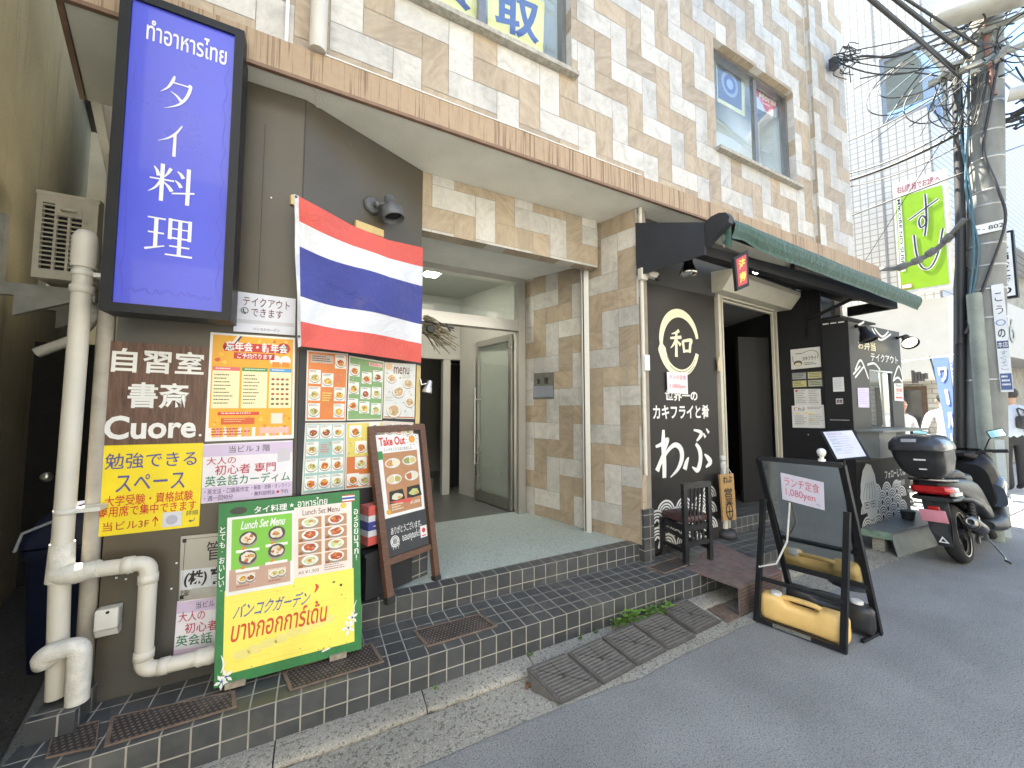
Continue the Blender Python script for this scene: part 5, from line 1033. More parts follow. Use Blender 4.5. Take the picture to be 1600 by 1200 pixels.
def onk(c, off=.003): return [PV(x, y, K0, K1, off) for x, y in c]
if (PV(1260, 600, K0, K1, .1) - PV(1260, 600, K0, K1, 0)).dot(kn) < 0:
    def onk(c, off=.003): return [PV(x, y, K0, K1, -off) for x, y in c]
s = Sheet(onk([(1235, 546.5), (1281, 541.5), (1283, 573), (1236.5, 577.5)])); s.line([(.9, .55), (.92, .3), (.75, .14), (.55, .17), (.42, .24)], .02, K_, 2); s.line([(.07, .35), (.07, .55), (.12, .72)], .02, K_, 2); s.text('カキフライ', .40, .42, .86, .62, K_, .02); s.lines(.18, .22, .40, .32, 1, K_, 2, 2); s.lines(.46, .72, .9, .88, 2, K_, 3, 2); s.disc(.24, .72, .15, ink(90, 80, 75), 2, .8); s.disc(.24, .77, .11, ink(225, 215, 170), 2.5, .6); s.build('menu_sheet', ink(214, 212, 206), 'hand drawn oyster notice, topmost paper on the black menu wall', 'notice', .002)
s = Sheet(onk([(1236, 582), (1285, 579), (1287, 604), (1237, 606)]))
for i in range(2):
    for j in range(2): s.rect(.04 + .5 * i, .06 + .5 * j, .48 + .48 * i, .46 + .5 * j, ink(*((150, 155, 155), (190, 180, 120), (190, 180, 130), (170, 170, 150))[i * 2 + j]), 1); s.lines(.08 + .5 * i, .12 + .5 * j, .44 + .5 * i, .42 + .5 * j, 3, ink(70, 80, 50), i * 2 + j, 2)
s.build('photo_board', K_, 'strip of small yellowish photographs in the middle of the black menu wall', 'photos', .003)
s = Sheet(onk([(1240.5, 608), (1282, 607.5), (1283.5, 634), (1242, 634)])); s.lines(.05, .06, .45, .9, 8, ink(90, 90, 90), 2, 2, .3); s.lines(.55, .06, .95, .9, 8, ink(90, 90, 90), 5, 2, .3); s.rect(.05, .05, .14, .16, red, 3); s.build('menu_sheet', ink(212, 210, 206), 'upper of the two white printed menus on the black wall', 'menu', .002)
s = Sheet(onk([(1237, 634), (1287, 632.5), (1289.5, 669), (1238.5, 668)], .0055)); s.ring(.14, .16, .05, .075, red, 2, 120, 290); s.text('わぶ', .20, .08, .42, .24, K_, .02); s.lines(.5, .08, .95, .2, 2, ink(120, 110, 110), 2, 2)
for i, (u, v) in enumerate(((.1, .33), (.36, .31), (.52, .36), (.52, .62))): s.rect(u, v, u + .15, v + .05, ink(236, 214, 90), 2)
s.lines(.08, .46, .48, .9, 5, ink(100, 100, 100), 8, 3, .3); s.lines(.52, .42, .95, .9, 6, ink(110, 110, 110), 9, 3, .25); s.build('menu_sheet', ink(220, 218, 214), 'lowest white menu with yellow marker lines on the black wall', 'menu', .002)
s = Sheet(onk([(1301, 590), (1318, 589), (1319.5, 611.5), (1302, 612)], .034)); s.lines(.1, .1, .9, .9, 7, ink(170, 170, 170), 2, 2, .3); s.build('notice', ink(216, 216, 216), 'small blank looking white card on the black cabinet', 'notice', .003)
s = Sheet(onk([(1306, 623), (1317, 622.5), (1317.5, 631), (1306.5, 631.5)], .034)); s.text('禁煙', .1, .15, .9, .85, K_, .02); s.build('sticker', ink(214, 200, 204), 'tiny white sticker low on the black cabinet', 'sticker', .002)
# ---------------------------------------------------------------- takeaway kiosk
KY = 1.92
def kp(x, y, Y=KY): return PY(x, y, Y)
kiosk = thing('takeaway_kiosk', (5.7, KY + .1, .0), 'dark grey takeaway kiosk front with chalk style lettering and a glass hatch', 'kiosk')
x0, x1 = 5.052, kp(1410, 600).x; zt = kp(1372, 512).z; wx0, wx1 = kp(1359, 600).x, kp(1393, 600).x; wz0, wz1 = kp(1375, 668).z, kp(1375, 580).z; kzb = .1
kg = M('kiosk_grey', (.06, .06, .057), .6, .1, 5)
mb = MB(kg); mb.box((x0, KY, wz1), (x1, KY + .04, zt)); mb.box((x0, KY, kzb), (wx0, KY + .04, wz1)); mb.box((wx1, KY, kzb), (x1, KY + .04, wz1)); mb.box((wx0, KY, kzb), (wx1, KY + .04, wz0)); mb.build('front_panel', kiosk)
mb = MB(glass('hatch_glass', (.85, .88, .88), .10, .02, .12)); mb.box((wx0, KY + .015, wz0), (wx1, KY + .02, wz1)); mb.build('hatch_pane', kiosk)
mb = MB(stainless); mb.box((wx0 - .01, KY - .01, wz1 - .012), (wx1 + .01, KY - .001, wz1 + .006)); mb.box((kp(1381, 600).x - .012, KY + .005, wz0), (kp(1381, 600).x + .012, KY + .03, wz1 - .013)); mb.build('hatch_frame', kiosk)
s = Sheet([(x0, KY - .002, zt), (x1, KY - .002, zt), (x1, KY - .002, wz1 - .35), (x0, KY - .002, wz1 - .35)])
def ku(x, y): p = kp(x, y, KY - .002); return ((p.x - x0) / (x1 - x0), (zt - p.z) / (zt - wz1 + .35))
a, b = ku(1340, 531), ku(1368, 549); s.text('お弁当', a[0], a[1], b[0], b[1], ink(246, 238, 200), .012); a, b = ku(1360, 551), ku(1403, 569); s.text('テイクアウト', a[0], a[1], b[0], b[1], W_, .012)
for st in ([(1336, 578), (1345, 563), (1357, 592)], [(1336, 590), (1350, 572)], [(1333, 585), (1344, 572)], [(1355, 570), (1366, 568), (1375, 578)], [(1362, 513), (1375, 531), (1392, 522)], [(1366, 513), (1378, 526), (1388, 518)], [(1396, 592), (1404, 572), (1410, 590), (1409, 597)], [(1395, 595), (1403, 590), (1410, 598)], [(1341, 508), (1350, 503)]): s.line([ku(x, y) for x, y in st], .018, W_, 2)
s.pr.build('chalk_drawing', kiosk); s.tx.build('lettering', kiosk)
mb = MB(M('counter_grey', (.20, .21, .20), .45, .08, 8)); q = kp(1352, 672, KY - .25); cz = kp(1380, 672, KY - .15).z
mb.box((5.08, KY - .22, cz - .02), (6.28, KY - .001, cz)); mb.box((5.1, KY - .18, cz - .28), (5.5, KY - .001, cz - .021)); mb.box((5.5, KY - .15, cz - .28), (6.25, KY - .002, cz - .25)); mb.build('counter', kiosk)
for q, cc, lb, k in ((((1340, 606), (1357.5, 606), (1358.5, 637), (1341.5, 636.5)), (214, 206, 236), 'lilac handwritten sheet on the left of the kiosk front', 0), (((1397, 599), (1411, 599), (1412, 627), (1398, 626)), (232, 226, 224), 'white notice with red print on the right post of the kiosk', 1)):
    s = Sheet([kp(x, y, KY - .006) for x, y in q]); s.lines(.1, .12, .9, .9, 7, ink(180, 160, 210), 3, 2, .25) if not k else (s.text('Men', .2, .06, .8, .2, K_), s.text('営業', .2, .28, .85, .5, red, .02), s.lines(.15, .58, .85, .66, 1, K_, 3), s.rect(.12, .76, .88, .86, red, 2)); s.build('notice', ink(*cc), lb, 'notice', .002)
# mural on the kiosk foot
mz = kp(1385, 716).z; s = Sheet([(x0, KY - .004, mz), (x1, KY - .004, mz), (x1, KY - .004, .12), (x0, KY - .004, .12)])
s.rect(0, 0, 1, 1, blk, 0.5); seigaiha(s, .02, .40, .99, 1.0, .10, W_, blk, 1)
s.text('フォローしてね', .50, .18, .92, .30, W_, .012); s.rect(.66, .36, .9, .44, ink(120, 120, 120), 1.5); s.lines(.68, .37, .88, .43, 1, W_, 4, 2)
pl_ = ink(206, 210, 208); s.poly([(.02, .52), (.03, .30), (.08, .12), (.15, .03), (.23, .06), (.29, .20), (.32, .40), (.36, .36), (.345, .48), (.37, .52), (.33, .58), (.31, .72), (.24, .93), (.19, .95), (.12, .72), (.06, .66)], pl_, 13)
for u_ in (.12, .235): s.line([(u_ - .04, .57), (u_ + .04, .57), (u_ + .035, .65), (u_ - .035, .65), (u_ - .04, .57)], .007, K_, 14, sm=False); s.line([(u_ - .02, .61), (u_, .60), (u_ + .02, .61)], .012, K_, 14)
s.line([(.18, .60), (.19, .59)], .01, K_, 14); s.line([(.17, .82), (.21, .835), (.235, .81)], .008, K_, 14)
for a_ in (.08, .13, .18, .23, .28): s.line([(.19 + (a_ - .18) * .6, .30), (a_, .42), (a_ - .01, .53)], .006, K_, 13.5)
s.build('mural_panel', blk, None, None, .003, parent=kiosk)
# interior shelf seen through the hatch
mb = MB(M('bottle_dark', (.06, .07, .07), .3, .4, 9)); 
for i in range(5): q = V(wx0 + .05 + i * .07, KY + .16, wz0 + .02); mb.lathe([(.03, 0), (.03, .14), (.012, .19), (.012, .23)], q, n=10)
mb.box((wx0, KY + .1, wz0 - .0), (wx0 + .36, KY + .25, wz0 + .018)); mb.build('bottle', kiosk)
# clamp lamps
def clamp(x, y, dirv, lit, label, base):
    q = kp(x, y, KY - .12); o = thing('clamp_lamp', q, label, 'lamp'); ax = V(*dirv).normalized(); b = kp(*base, KY - .01)
    mb = MB(blk_m); mb.tube([b, (b + q) / 2 + V(0, 0, .03), q - ax * .05], .012, 8); mb.ball(b, .02, 8); mb.build('arm', o)
    mb = MB(blk_m); mb.lathe([(.018, -.075), (.035, -.07), (.038, -.02), (.05, .0), (.078, .075), (.08, .085), (.074, .085), (.05, .02)], q, ax, 20); mb.build('lamp_head', o)
    mb = MB(emit('bulb_warm', (1, .86, .6), 1.4) if lit else acd); mb.lathe([(.068, .06), (.04, .072), (.001, .076)], q, ax, 18); mb.build('bulb', o); return o
clamp(1352, 521, (-.05, -.35, -1), False, 'black clamp lamp pointing down over the lettering of the kiosk', (1338, 510)); cl2 = clamp(1418, 531, (-.62, -.45, -.62), True, 'black clamp lamp turned to the street with its bulb lit', (1402, 528))
pl = bpy.data.lights.new('lamp_light', 'SPOT'); pl.energy = .05; pl.color = (1, .75, .4); pl.spot_size = R(100); pl.shadow_soft_size = .03; plo = bpy.data.objects.new('lamp_light', pl); COL.objects.link(plo); plo.parent = cl2; plo.location = (-.06, -.04, -.08); plo.rotation_euler = V(-.6, .9, -.35).to_track_quat('-Z', 'Y').to_euler()
# bench
zb = .215; c = [PZ(x, y, zb) for x, y in ((1346, 825), (1441, 797), (1461, 817), (1393, 833))]
be = thing('low_bench', (5.6, 1.75, 0), 'low grey metal-topped bench in front of the wave mural', 'bench')
galv = M('galvanised_sheet', (.20, .225, .23), .4, .15, 6, metal=.5, dirt=((.12, .13, .12), 9, .6))
mb = MB(galv); mb.prism(list(reversed(c)), (0, 0, -.018)); mb.build('top', be)
mb = MB(galv); a, b = c[3], c[2]; f = V(-.03, -.05, 0); mb.prism([a - V(0, 0, .019), b - V(0, 0, .019), V(b.x, b.y, .01) + f, V(a.x, a.y, .005) + f], (0, .008, 0)); mb.build('front_plate', be)
mb = MB(M('bench_edge_green', (.14, .22, .17), .5, .2, 14)); a, b = c[0], c[3]; mb.prism([a + V(-.006, 0, -.0), b + V(-.006, 0, 0), b + V(-.006, 0, -.07), a + V(-.006, 0, -.07)], (.005, 0, 0)); mb.build('side_trim', be)
mb = MB(kerbm); m_ = c[0] * .6 + c[3] * .4; mb.obox((m_.x + .16, m_.y, .07), (1, .1, 0), (-.1, 1, 0), (0, 0, 1), .2, .10, .138, bev=.012); mb.obox((c[1].x - .2, c[1].y - .1, .07), (1, .1, 0), (-.1, 1, 0), (0, 0, 1), .2, .12, .138, bev=.012); mb.build('block_foot', be)
mb = MB(leafm[0])
for i in range(14): b = PZ(1425, 812, .22) + V(rr.uniform(-.06, .06), rr.uniform(.0, .05), 0); t_ = b + V(rr.uniform(-.08, .08), rr.uniform(-.05, .02), rr.uniform(.10, .26)); w = V(.012, .004, 0); mb.add([b - w * .3, b + w * .3, (b + t_) / 2 + w, t_, (b + t_) / 2 - w], [(0, 1, 2, 3, 4)])
mb.cur(M('pot_dark', (.03, .03, .03), .6)); mb.lathe([(.05, 0), (.065, .09), (.06, .09)], PZ(1425, 812, .216) + V(0, .03, 0), n=12); tag(mb.build('pot_plant'), 'small green plant in a dark pot on the bench behind the scooter', 'plant')
# ================================================================ AWNING
aw = thing('awning', (4.2, 1.7, 2.5), 'black folding awning with a dark green fabric edge over the restaurant front', 'awning')
BX0 = 2.355; sd0 = V(2.345, 2.30, 0); 
za0, za1 = PY(1008, 421, 2.2).z, PY(1008, 342, 2.2).z; fx, fy = 2.475, 1.75; zf0, zf1 = PY(1099, 397, fy).z, PY(1099, 347, fy).z
navy = M('awning_black_metal', (.022, .025, .030), .45, .1, 8)
mb = MB(navy); mb.prism([(2.36, 2.30, za0 - .02), (2.36, 2.30, za1 + .01), (fx, fy, zf1), (fx, fy, zf0)], (.02, 0, 0)); mb.build('side_panel', aw)
cz1 = PY(1150, 339, 1.62).z; ex1 = PY(1437, 470, 1.60).x
prof = [(1.75, zf0 + .06), (1.75, zf1), (1.70, cz1), (1.64, cz1), (1.59, cz1 - .02), (1.565, cz1 - .06), (1.57, cz1 - .10), (1.61, cz1 - .12)]
mb = MB(navy); mb.loft([[V(fx + .01, y, z) for y, z in prof], [V(fx + .06, y, z) for y, z in prof]], smooth=False); mb.build('end_cap', aw)
px2 = [(1.72, cz1 - .10), (1.72, cz1 - .03), (1.68, cz1 - .01), (1.63, cz1 - .015), (1.60, cz1 - .04), (1.595, cz1 - .08), (1.62, cz1 - .10)]
tilt = PY(1437, 462, 1.60).z - (cz1 - .03)
mb = MB(M('cassette_grey', (.05, .05, .055), .35, .1, metal=.3)); mb.loft([[V(fx + .065, y, z) for y, z in px2], [V(ex1, y, z + tilt) for y, z in px2]], smooth=True); mb.build('cassette', aw)
gcl = cloth('awning_green', C(58, 108, 96, .45))
mb = MB(gcl); n = 40; rows = []
for j, (dy, dz) in enumerate(((-.008, -.055), (-.012, -.085), (.0, -.13), (.025, -.165), (.03, -.185))):
    row = []
    for i in range(n + 1):
        t = i / n; x = fx + .10 + (ex1 + .02 - fx - .10) * t; sag = (.03 * math.exp(-((t - .06) / .05) ** 2) + .006 * math.sin(t * 23) + .004 * math.sin(t * 51)) * (j / 4)
        row.append(V(x, 1.595 + dy - .02 * (j / 4) * math.exp(-(t / .04) ** 2), cz1 + tilt * t + dz * (1 - .12 * math.exp(-((t - .05) / .03) ** 2)) + sag * .3))
    rows.append(row)
for a, b in zip(rows, rows[1:]): mb.add(a + b, [(i, i + 1, n + 2 + i, n + 1 + i) for i in range(n)], True)
mb.build('fabric_valance', aw)
mb = MB(gcl); mb.loft([[V(fx + .07, 1.66, cz1 - .1), V(fx + .075, 1.62, cz1 - .1), V(fx + .085, 1.60, cz1 - .1)], [V(fx + .07, 1.66, cz1 - .2), V(fx + .08, 1.63, cz1 - .23), V(fx + .10, 1.61, cz1 - .24)]], cap=False); mb.build('loose_fabric', aw)
hz1, hz0 = PY(1100, 383, 1.76).z, PY(1100, 398, 1.76).z; hx1 = PY(1402, 470, 1.76).x; h1, h0 = PY(1402, 463, 1.76).z, PY(1402, 482, 1.76).z
mb = MB(blk); mb.prism([(fx + .02, 1.76, hz0), (hx1, 1.76, h0), (hx1, 1.76, h1), (fx + .02, 1.76, hz1)], (0, .05, 0)); mb.prism([(fx + .02, 1.812, hz1 - .02), (hx1, 1.812, h1 - .02), (hx1, 2.29, 2.78), (fx - .1, 2.29, 2.86)], (0, 0, .02)); mb.box((hx1 - .05, 1.812, h0), (hx1, 2.2, h1 - .03)); mb.build('header_beam', aw)
mb = MB(blk)
for x, y in ((4.95, 0),): mb.bar((x, 2.25, 2.45), (x, 1.80, 2.60), .03); mb.bar((x, 2.25, 2.25), (x, 2.25, 2.75), .03)
mb.build('bracket', aw)
mb = MB(M('hook_metal', (.5, .5, .5), .3, metal=1)); q = PY(1131, 383, 1.68); mb.tube([q + V(.01 * math.cos(t_), 0, .016 * math.sin(t_)) for t_ in [k * .7 for k in range(10)]], .003, 6); mb.build('crank_ring', aw)
mb = MB(lamp_m); q = PY(1177, 421, 1.85); mb.bar(q - V(.04, 0, -.005), q + V(.05, 0, -.02), .02); tag(mb.build('tube_lamp'), 'short white tube lamp under the awning beside the caution sign', 'lamp')
q = PY(1075, 418, 2.05); bl_ = thing('shade_lamp', q, 'chrome shade lamp hanging under the black awning side', 'lamp')
mb = MB(M('chrome_lamp', (.55, .53, .48), .18, metal=1)); mb.lathe([(.012, .08), (.035, .07), (.04, .03), (.05, .0), (.066, -.035), (.068, -.06), (.062, -.06), (.045, .0)], q, n=20); mb.build('lamp_shade', bl_); mb = MB(blk_m); mb.tube([q + V(0, 0, .08), q + V(0, .02, .16), q + V(0, .2, .2)], .008, 6); mb.build('stem', bl_)
SYc = 1.56; s = Sheet([PY(x, y, SYc) for x, y in ((1147, 403), (1168.5, 391), (1170.5, 446.5), (1152, 454.5))], .0005)
s.rect(.13, .08, .86, .90, ink(196, 40, 40), 1); s.text('注', .26, .14, .76, .42, ink(246, 214, 70), .03); s.text('意', .26, .52, .78, .82, ink(246, 214, 70), .03); s.build('caution_sign', blk, 'small red caution sign with yellow characters hanging under the awning', 'sign', .02)
# black panels stand in for the dark void above the kiosk
mb = MB(blk); mb.box((4.95, 2.35, 2.45), (5.85, 2.4, 3.15)); mb.box((5.0, 1.97, 2.43), (5.86, 2.35, 2.45)); tag(mb.build('void_panels'), 'black panels filling the dark void under the awning above the cabinet', 'box')
# ================================================================ FREESTANDING THINGS BY THE RESTAURANT
# chair
P1, P2, P3 = PZ(1072, 882, .2), PZ(1110, 874, .2), PZ(1025, 867, .2)
cy_ = (P2 - P1).normalized(); cxv = (P3 - P1); cxv = (cxv - cy_ * cxv.dot(cy_)).normalized(); wch = (P2 - P1).length; dch = (P3 - P1).dot(cxv)
zt_ = PV(1066, 756, P1, P2).z; zsea = PV(1062, 812, P1, P1 + cxv).z
ch = thing('wooden_chair', P1 + cy_ * wch / 2 + cxv * dch / 2, 'black wooden chair with a brown seat pad turned sideways on the lower step', 'chair'); ch.location.z = .2
lac = M('black_lacquer', (.016, .016, .017), .35, .2, 8)
Z = V(0, 0, 1)
def cp(a, b, z): return P1 + cxv * a * dch + cy_ * b * wch + Z * (z - .2)
for a, b, zz_ in ((0, 0, zt_), (0, 1, zt_), (1, 0, zsea - .03), (1, 1, zsea - .03)):
    mb = MB(lac); mb.bar(cp(a, b, .205), cp(a + (0 if a else 0), b, zz_), .036, .032, up=cxv); mb.cur(M('rubber_black', (.02, .02, .02))); mb.lathe([(.024, 0), (.026, .004), (.022, .022)], cp(a, b, .2004), n=10); mb.build('leg', ch)
mb = MB(lac); mb.bar(cp(0, .06, zt_ - .02), cp(0, .94, zt_ - .02), .03, .045); mb.bar(cp(0, .06, zsea - .18), cp(0, .94, zsea - .18), .025, .035)
for k in (.28, .43, .58, .74): mb.tube([cp(0, k, zsea - .17), cp(.06, k, zsea + .05), cp(-.02, k, zt_ - .04)], [.010, .011, .009], 6)
mb.build('backrest', ch)
mb = MB(lac)
for b in (0.02, .98): mb.bar(cp(.05, b, zsea - .06), cp(.95, b, zsea - .06), .024, .045); mb.bar(cp(.05, b, .30), cp(.95, b, .30), .022, .03); mb.bar(cp(.05, b, .40), cp(.95, b, .42), .022, .028)
for a in (.03, .97): mb.bar(cp(a, .05, zsea - .06), cp(a, .95, zsea - .06), .024, .045)
mb.build('frame', ch)
mb = MB(M('brown_vinyl', (.075, .035, .03), .45, .1, 8, .1)); mb.obox(cp(.52, .5, zsea + .005), cxv, cy_, Z, dch * 1.0, wch * 1.05, .055, bev=.02); mb.build('seat', ch)
# white post with hanging plank
q = PZ(1133, 838, .2); wp = thing('barrier_post', q, 'white post in a round black base with a hanging wooden plank beside the chair', 'post')
mb = MB(M('base_black', (.035, .036, .038), .5, .1)); mb.lathe([(.095, 0), (.105, .012), (.10, .045), (.085, .07), (.03, .078)], q, n=28); mb.build('base', wp)
zt2 = PV(1129, 716, q, q + V(1, .3, 0)).z; mb = MB(M('post_white', (.62, .61, .57), .4, .06)); mb.tube([q + V(0, 0, .07), V(q.x, q.y, zt2 - .03)], .026, 14); mb.ball((q.x, q.y, zt2), .033, 14); mb.lathe([(.03, 0), (.034, .01), (.03, .05)], (q.x, q.y, zt2 - .09), n=14); mb.build('pole', wp)
pf = (q - V(.07, .10, 0)); s = Sheet([PY(x, y, pf.y) for x, y in ((1125, 742), (1146, 740), (1151, 812), (1130.5, 814))])
s.text('わぶ', .18, .04, .86, .19, K_, .03); s.text('営', .2, .30, .8, .50, K_, .02); s.text('業', .22, .50, .82, .66, K_, .01); s.ring(.5, .80, .2, .27, K_, 3, k=1.6); s.line([(.5, .68), (.5, .93)], .07, K_, 3); s.line([(.25, .82), (.78, .80)], .06, K_, 3)
pk = s.build('wooden_plank', M('bamboo_wood', (.42, .25, .09), .5, .2, 6, .1, stretch=(20, 20, 3)), 'yellowish wooden plank with black brush characters hung on the white post', 'plank', .018)
mb = MB(whit); mb.tube([s.P(.3, .02), V(q.x - .01, q.y - .035, zt2 - .05), s.P(.9, .02)], .003, 6); mb.build('string', pk)
# A-frame signboard
FL, FR, BRf = PZ(1182, 971, 0), PZ(1318, 1021, 0), PZ(1374, 991, 0); BLf = FL + (BRf - FR)
HR = PV(1324, 800, FR, BRf); TR = PV(1316, 727, FR, BRf); HL = FL + (HR - FR); TL = FL + (TR - FR)
af = thing('signboard_stand', (FL + BRf) / 2, 'black A-frame signboard with a reflective panel and a handwritten lunch price sheet', 'signboard')
mb = MB(blk_m)
for a, b in ((TR, BRf), (TL, BLf)): mb.bar(a, b + V(0, 0, .002), .028, .034, up=(0, 1, 0))
wv = (FR - FL).normalized(); pv = (TR - BRf).normalized(); LB = (TR - BRf).length
mb.bar(TL + wv * .0, TR, .03, .03); m0, m1 = BLf + pv * LB * .285, BRf + pv * LB * .285; mb.bar(m0, m1, .03, .03); mb.bar(BLf + Z * .015, BRf + Z * .015, .026, .026); mb.build('panel_frame', af)
for a, b in ((HL, FL), (HR, FR)): mb = MB(blk_m); mb.bar(a, b + V(0, 0, .002), .026, .032, up=(0, 1, 0)); mb.build('leg', af)
mb = MB(blk_m); mb.bar(FL + Z * .02, FR + Z * .02, .03, .026); mb.bar(HL * .35 + FL * .65, HR * .35 + FR * .65, .026, .02); mb.bar(HL, BLf * .0 + HL + (pv * -.02), .03); mb.build('crossbar', af)
mb = MB(blk_m)
for a, b in ((FL, BLf), (FR, BRf)): mb.bar(a * .5 + b * .5 + Z * .012, b + Z * .012, .018, .018)
mb.build('base_rail', af)
n_p = wv.cross(pv).normalized(); n_p = n_p if n_p.x < 0 else -n_p
pm = M('mirror_board', (.50, .53, .52), .075, .06, 2, metal=1.0)
s = Sheet([TL + wv * .015 - pv * .015 + n_p * .004, TR - wv * .015 - pv * .015 + n_p * .004, m1 - wv * .015 + pv * .015 + n_p * .004, m0 + wv * .015 + pv * .015 + n_p * .004]); s.build('panel', pm, None, None, .01, parent=af)
c = [PP(x, y, s.q[0] + n_p * .003, n_p) for x, y in ((1219.5, 738.5), (1287, 754), (1288.5, 797.5), (1222.5, 780))]
s = Sheet(c); rp = ink(220, 90, 110); s.text('ランチ定食', .08, .10, .90, .45, rp, -.004); s.text('1,080yen', .10, .52, .80, .86, rp, -.004); s.text('〜', .82, .82, .9, .9, ink(150, 120, 160)); s.build('paper_sheet', ink(226, 222, 240), 'white paper with handwritten red lunch price on the black signboard', 'paper', .0008)
mb = MB(stainless); a, b = FL * .5 + FR * .5 + Z * .035, wv; mb.obox(FL * .55 + FR * .45 - V(.016, 0, 0) + Z * .022, wv, V(0, 0, 1), wv.cross(Z), .20, .022, .003); mb.build('rating_strip', af)
mb = MB(M('chain_white', (.55, .54, .5), .4)); a = HL * .45 + FL * .55; b = HL + pv * -.12 + wv * .03 + n_p * .01; b = TL - pv * .30 + wv * .07 + n_p * .02
mb.tube([a + n_p * .02, a + wv * .09 - n_p * .04 + Z * .015, (a + b) / 2 + wv * .1 - Z * .03, b + wv * .06], .006, 6); mb.build('stay_chain', af)
q = TR * .72 + TL * .28 + V(.0, 0, .02); q = TL * .22 + TR * .78 + Z * .014; mb = MB(M('knob_white', (.68, .67, .64), .4)); mb.lathe([(.02, 0), (.02, .014), (.012, .016), (.012, .03), (.022, .04)], q, n=14); mb.ball(q + Z * .058, .025, 14); tag(mb.build('plastic_clip'), 'white plastic knob clip on the top edge of the black signboard', 'clip')
# water weights
def tank(c, ax, m, label, L=.46):
    ax = V(*ax).normalized(); ay = Z.cross(ax); o = thing('water_weight', c, label, 'weight'); mb = MB(m); H = .17; W = .12
    def sec(t, w, h0, h1): 
        return [c + ax * t + ay * (w / 2 * math.copysign(abs(math.cos(a)) ** .45, math.cos(a))) + Z * ((h0 + h1) / 2 + (h1 - h0) / 2 * math.copysign(abs(math.sin(a)) ** .45, math.sin(a))) for a in [2 * math.pi * k / 20 for k in range(20)]]
    mb.loft([sec(-L / 2, .07, .03, H - .03), sec(-L / 2 + .012, .11, .008, H - .008), sec(-L / 2 + .03, W, 0, H), sec(-.11, W, 0, H), sec(-.09, W * .9, 0, H - .032), sec(-.06, W * .84, 0.0, H - .04), sec(.05, W * .84, 0.0, H - .04), sec(.08, W * .9, 0, H - .03), sec(.10, W, 0, H), sec(L / 2 - .03, W, .0, H), sec(L / 2 - .012, .11, .008, H - .008), sec(L / 2, .07, .03, H - .03)])
    mb.build('tank', o); mb = MB(m); mb.tube(catmull([tuple(c + ax * a + Z * h) for a, h in ((-.12, H - .02), (-.09, H - .004), (0, H + .0), (.07, H - .004), (.11, H - .02))], 4), .016, 10); mb.build('handle', o)
    mb = MB(M('cap_white', (.62, .62, .60), .4)); mb.lathe([(.034, 0), (.034, .014), (.028, .018), (.001, .018)], c + ax * (-L / 2 + .085) + Z * (H - .001), n=18); mb.build('cap', o); return o
ym = M('yellow_plastic', (.80, .53, .19), .42, .06, 6); 
tank(FL * .5 + FR * .5 + V(.09, .005, .018), wv, ym, 'yellow water weight tank resting on the front rail of the signboard')
tank(FL * .5 + FR * .5 + V(.36, -.02, .018), -wv, M('black_plastic', (.025, .026, .028), .4, .1), 'black water weight tank behind the yellow one')
# menu stand
c = [PX(x, y, 4.02) for x, y in ((1285, 674), (1331.5, 671.5), (1354.5, 713), (1308, 718))]
pq = PY(1320, 700, 1.60); 
def onm(cc): n_ = V(-.75, -.35, .62).normalized(); return [PP(x, y, (4.0, 1.58, 1.28), n_) for x, y in cc]
c = onm(((1286, 675), (1331, 672.5), (1353.5, 712.5), (1308.5, 717))); s = Sheet(c); s.lines(.08, .12, .85, .9, 9, ink(190, 180, 220), 3, 2, .2); s.text('本日のおすすめ', .08, .05, .6, .12, ink(190, 150, 190)); s.lines(.1, .2, .45, .8, 5, ink(150, 190, 190), 7, 2.5, .2)
mt = s.build('menu_card', ink(228, 230, 240), 'sloping white menu card on a slim black stand behind the signboard', 'menu', .002)
cc = (c[0] + c[1] + c[2] + c[3]) / 4; st_ = thing('menu_stand', (cc.x, cc.y, 0), 'slim black pole stand carrying the sloping menu card', 'stand')
mb = MB(blk_m); n_ = s.n; e1_ = (c[1] - c[0]).normalized(); e2_ = (c[0] - c[3]).normalized(); mb.obox(cc - n_ * .010, e1_, e2_, n_, s.W + .03, s.H + .03, .012); mb.build('tray', st_); mb = MB(blk_m); mb.tube([(cc.x + .02, cc.y + .02, .02), (cc.x + .02, cc.y + .02, cc.z - .03)], .014, 10); mb.build('pole', st_); mb = MB(blk_m); mb.lathe([(.14, 0), (.14, .01), (.03, .02)], (cc.x + .02, cc.y + .02, .0), n=24); mb.build('base', st_)
# ================================================================ POSTERS BEHIND THE UPPER WINDOWS
PW = FY + .16
ywt = ink(252, 246, 165); bwt = ink(40, 84, 160)
s = Sheet([PY(x, y, PW) for x, y in ((762, -34), (851, 4), (848, 83), (762, 48))]); s.rect(.0, .0, 1, 1, ywt, 1); s.text('取', .12, .06, .92, .90, bwt, .03); s.build('window_poster', ywt, 'yellow window poster with the large blue right-hand character', 'poster', .003)
s = Sheet([PY(x, y, PW) for x, y in ((640, -120), (752, -75), (752, 46), (640, -4))]); s.text('買', .30, .10, .84, .86, bwt, .03); s.build('window_poster', ywt, 'yellow window poster with a cut-off blue character left of the mullion', 'poster', .003)
s = Sheet([PY(x, y, PW) for x, y in ((1119, 84), (1163, 108), (1164, 182), (1121, 158))]); s.rect(.02, .10, .88, .92, ink(70, 92, 130), 1); s.rect(.3, .04, .6, .2, ink(90, 110, 140), 1.5); s.disc(.45, .5, .30, ink(140, 160, 190), 2); s.disc(.45, .5, .22, ink(60, 90, 160), 2.5); s.disc(.45, .5, .12, ink(150, 180, 230), 3); s.build('window_poster', ink(226, 224, 170), 'window poster showing a camera behind the right upper window', 'poster', .003)
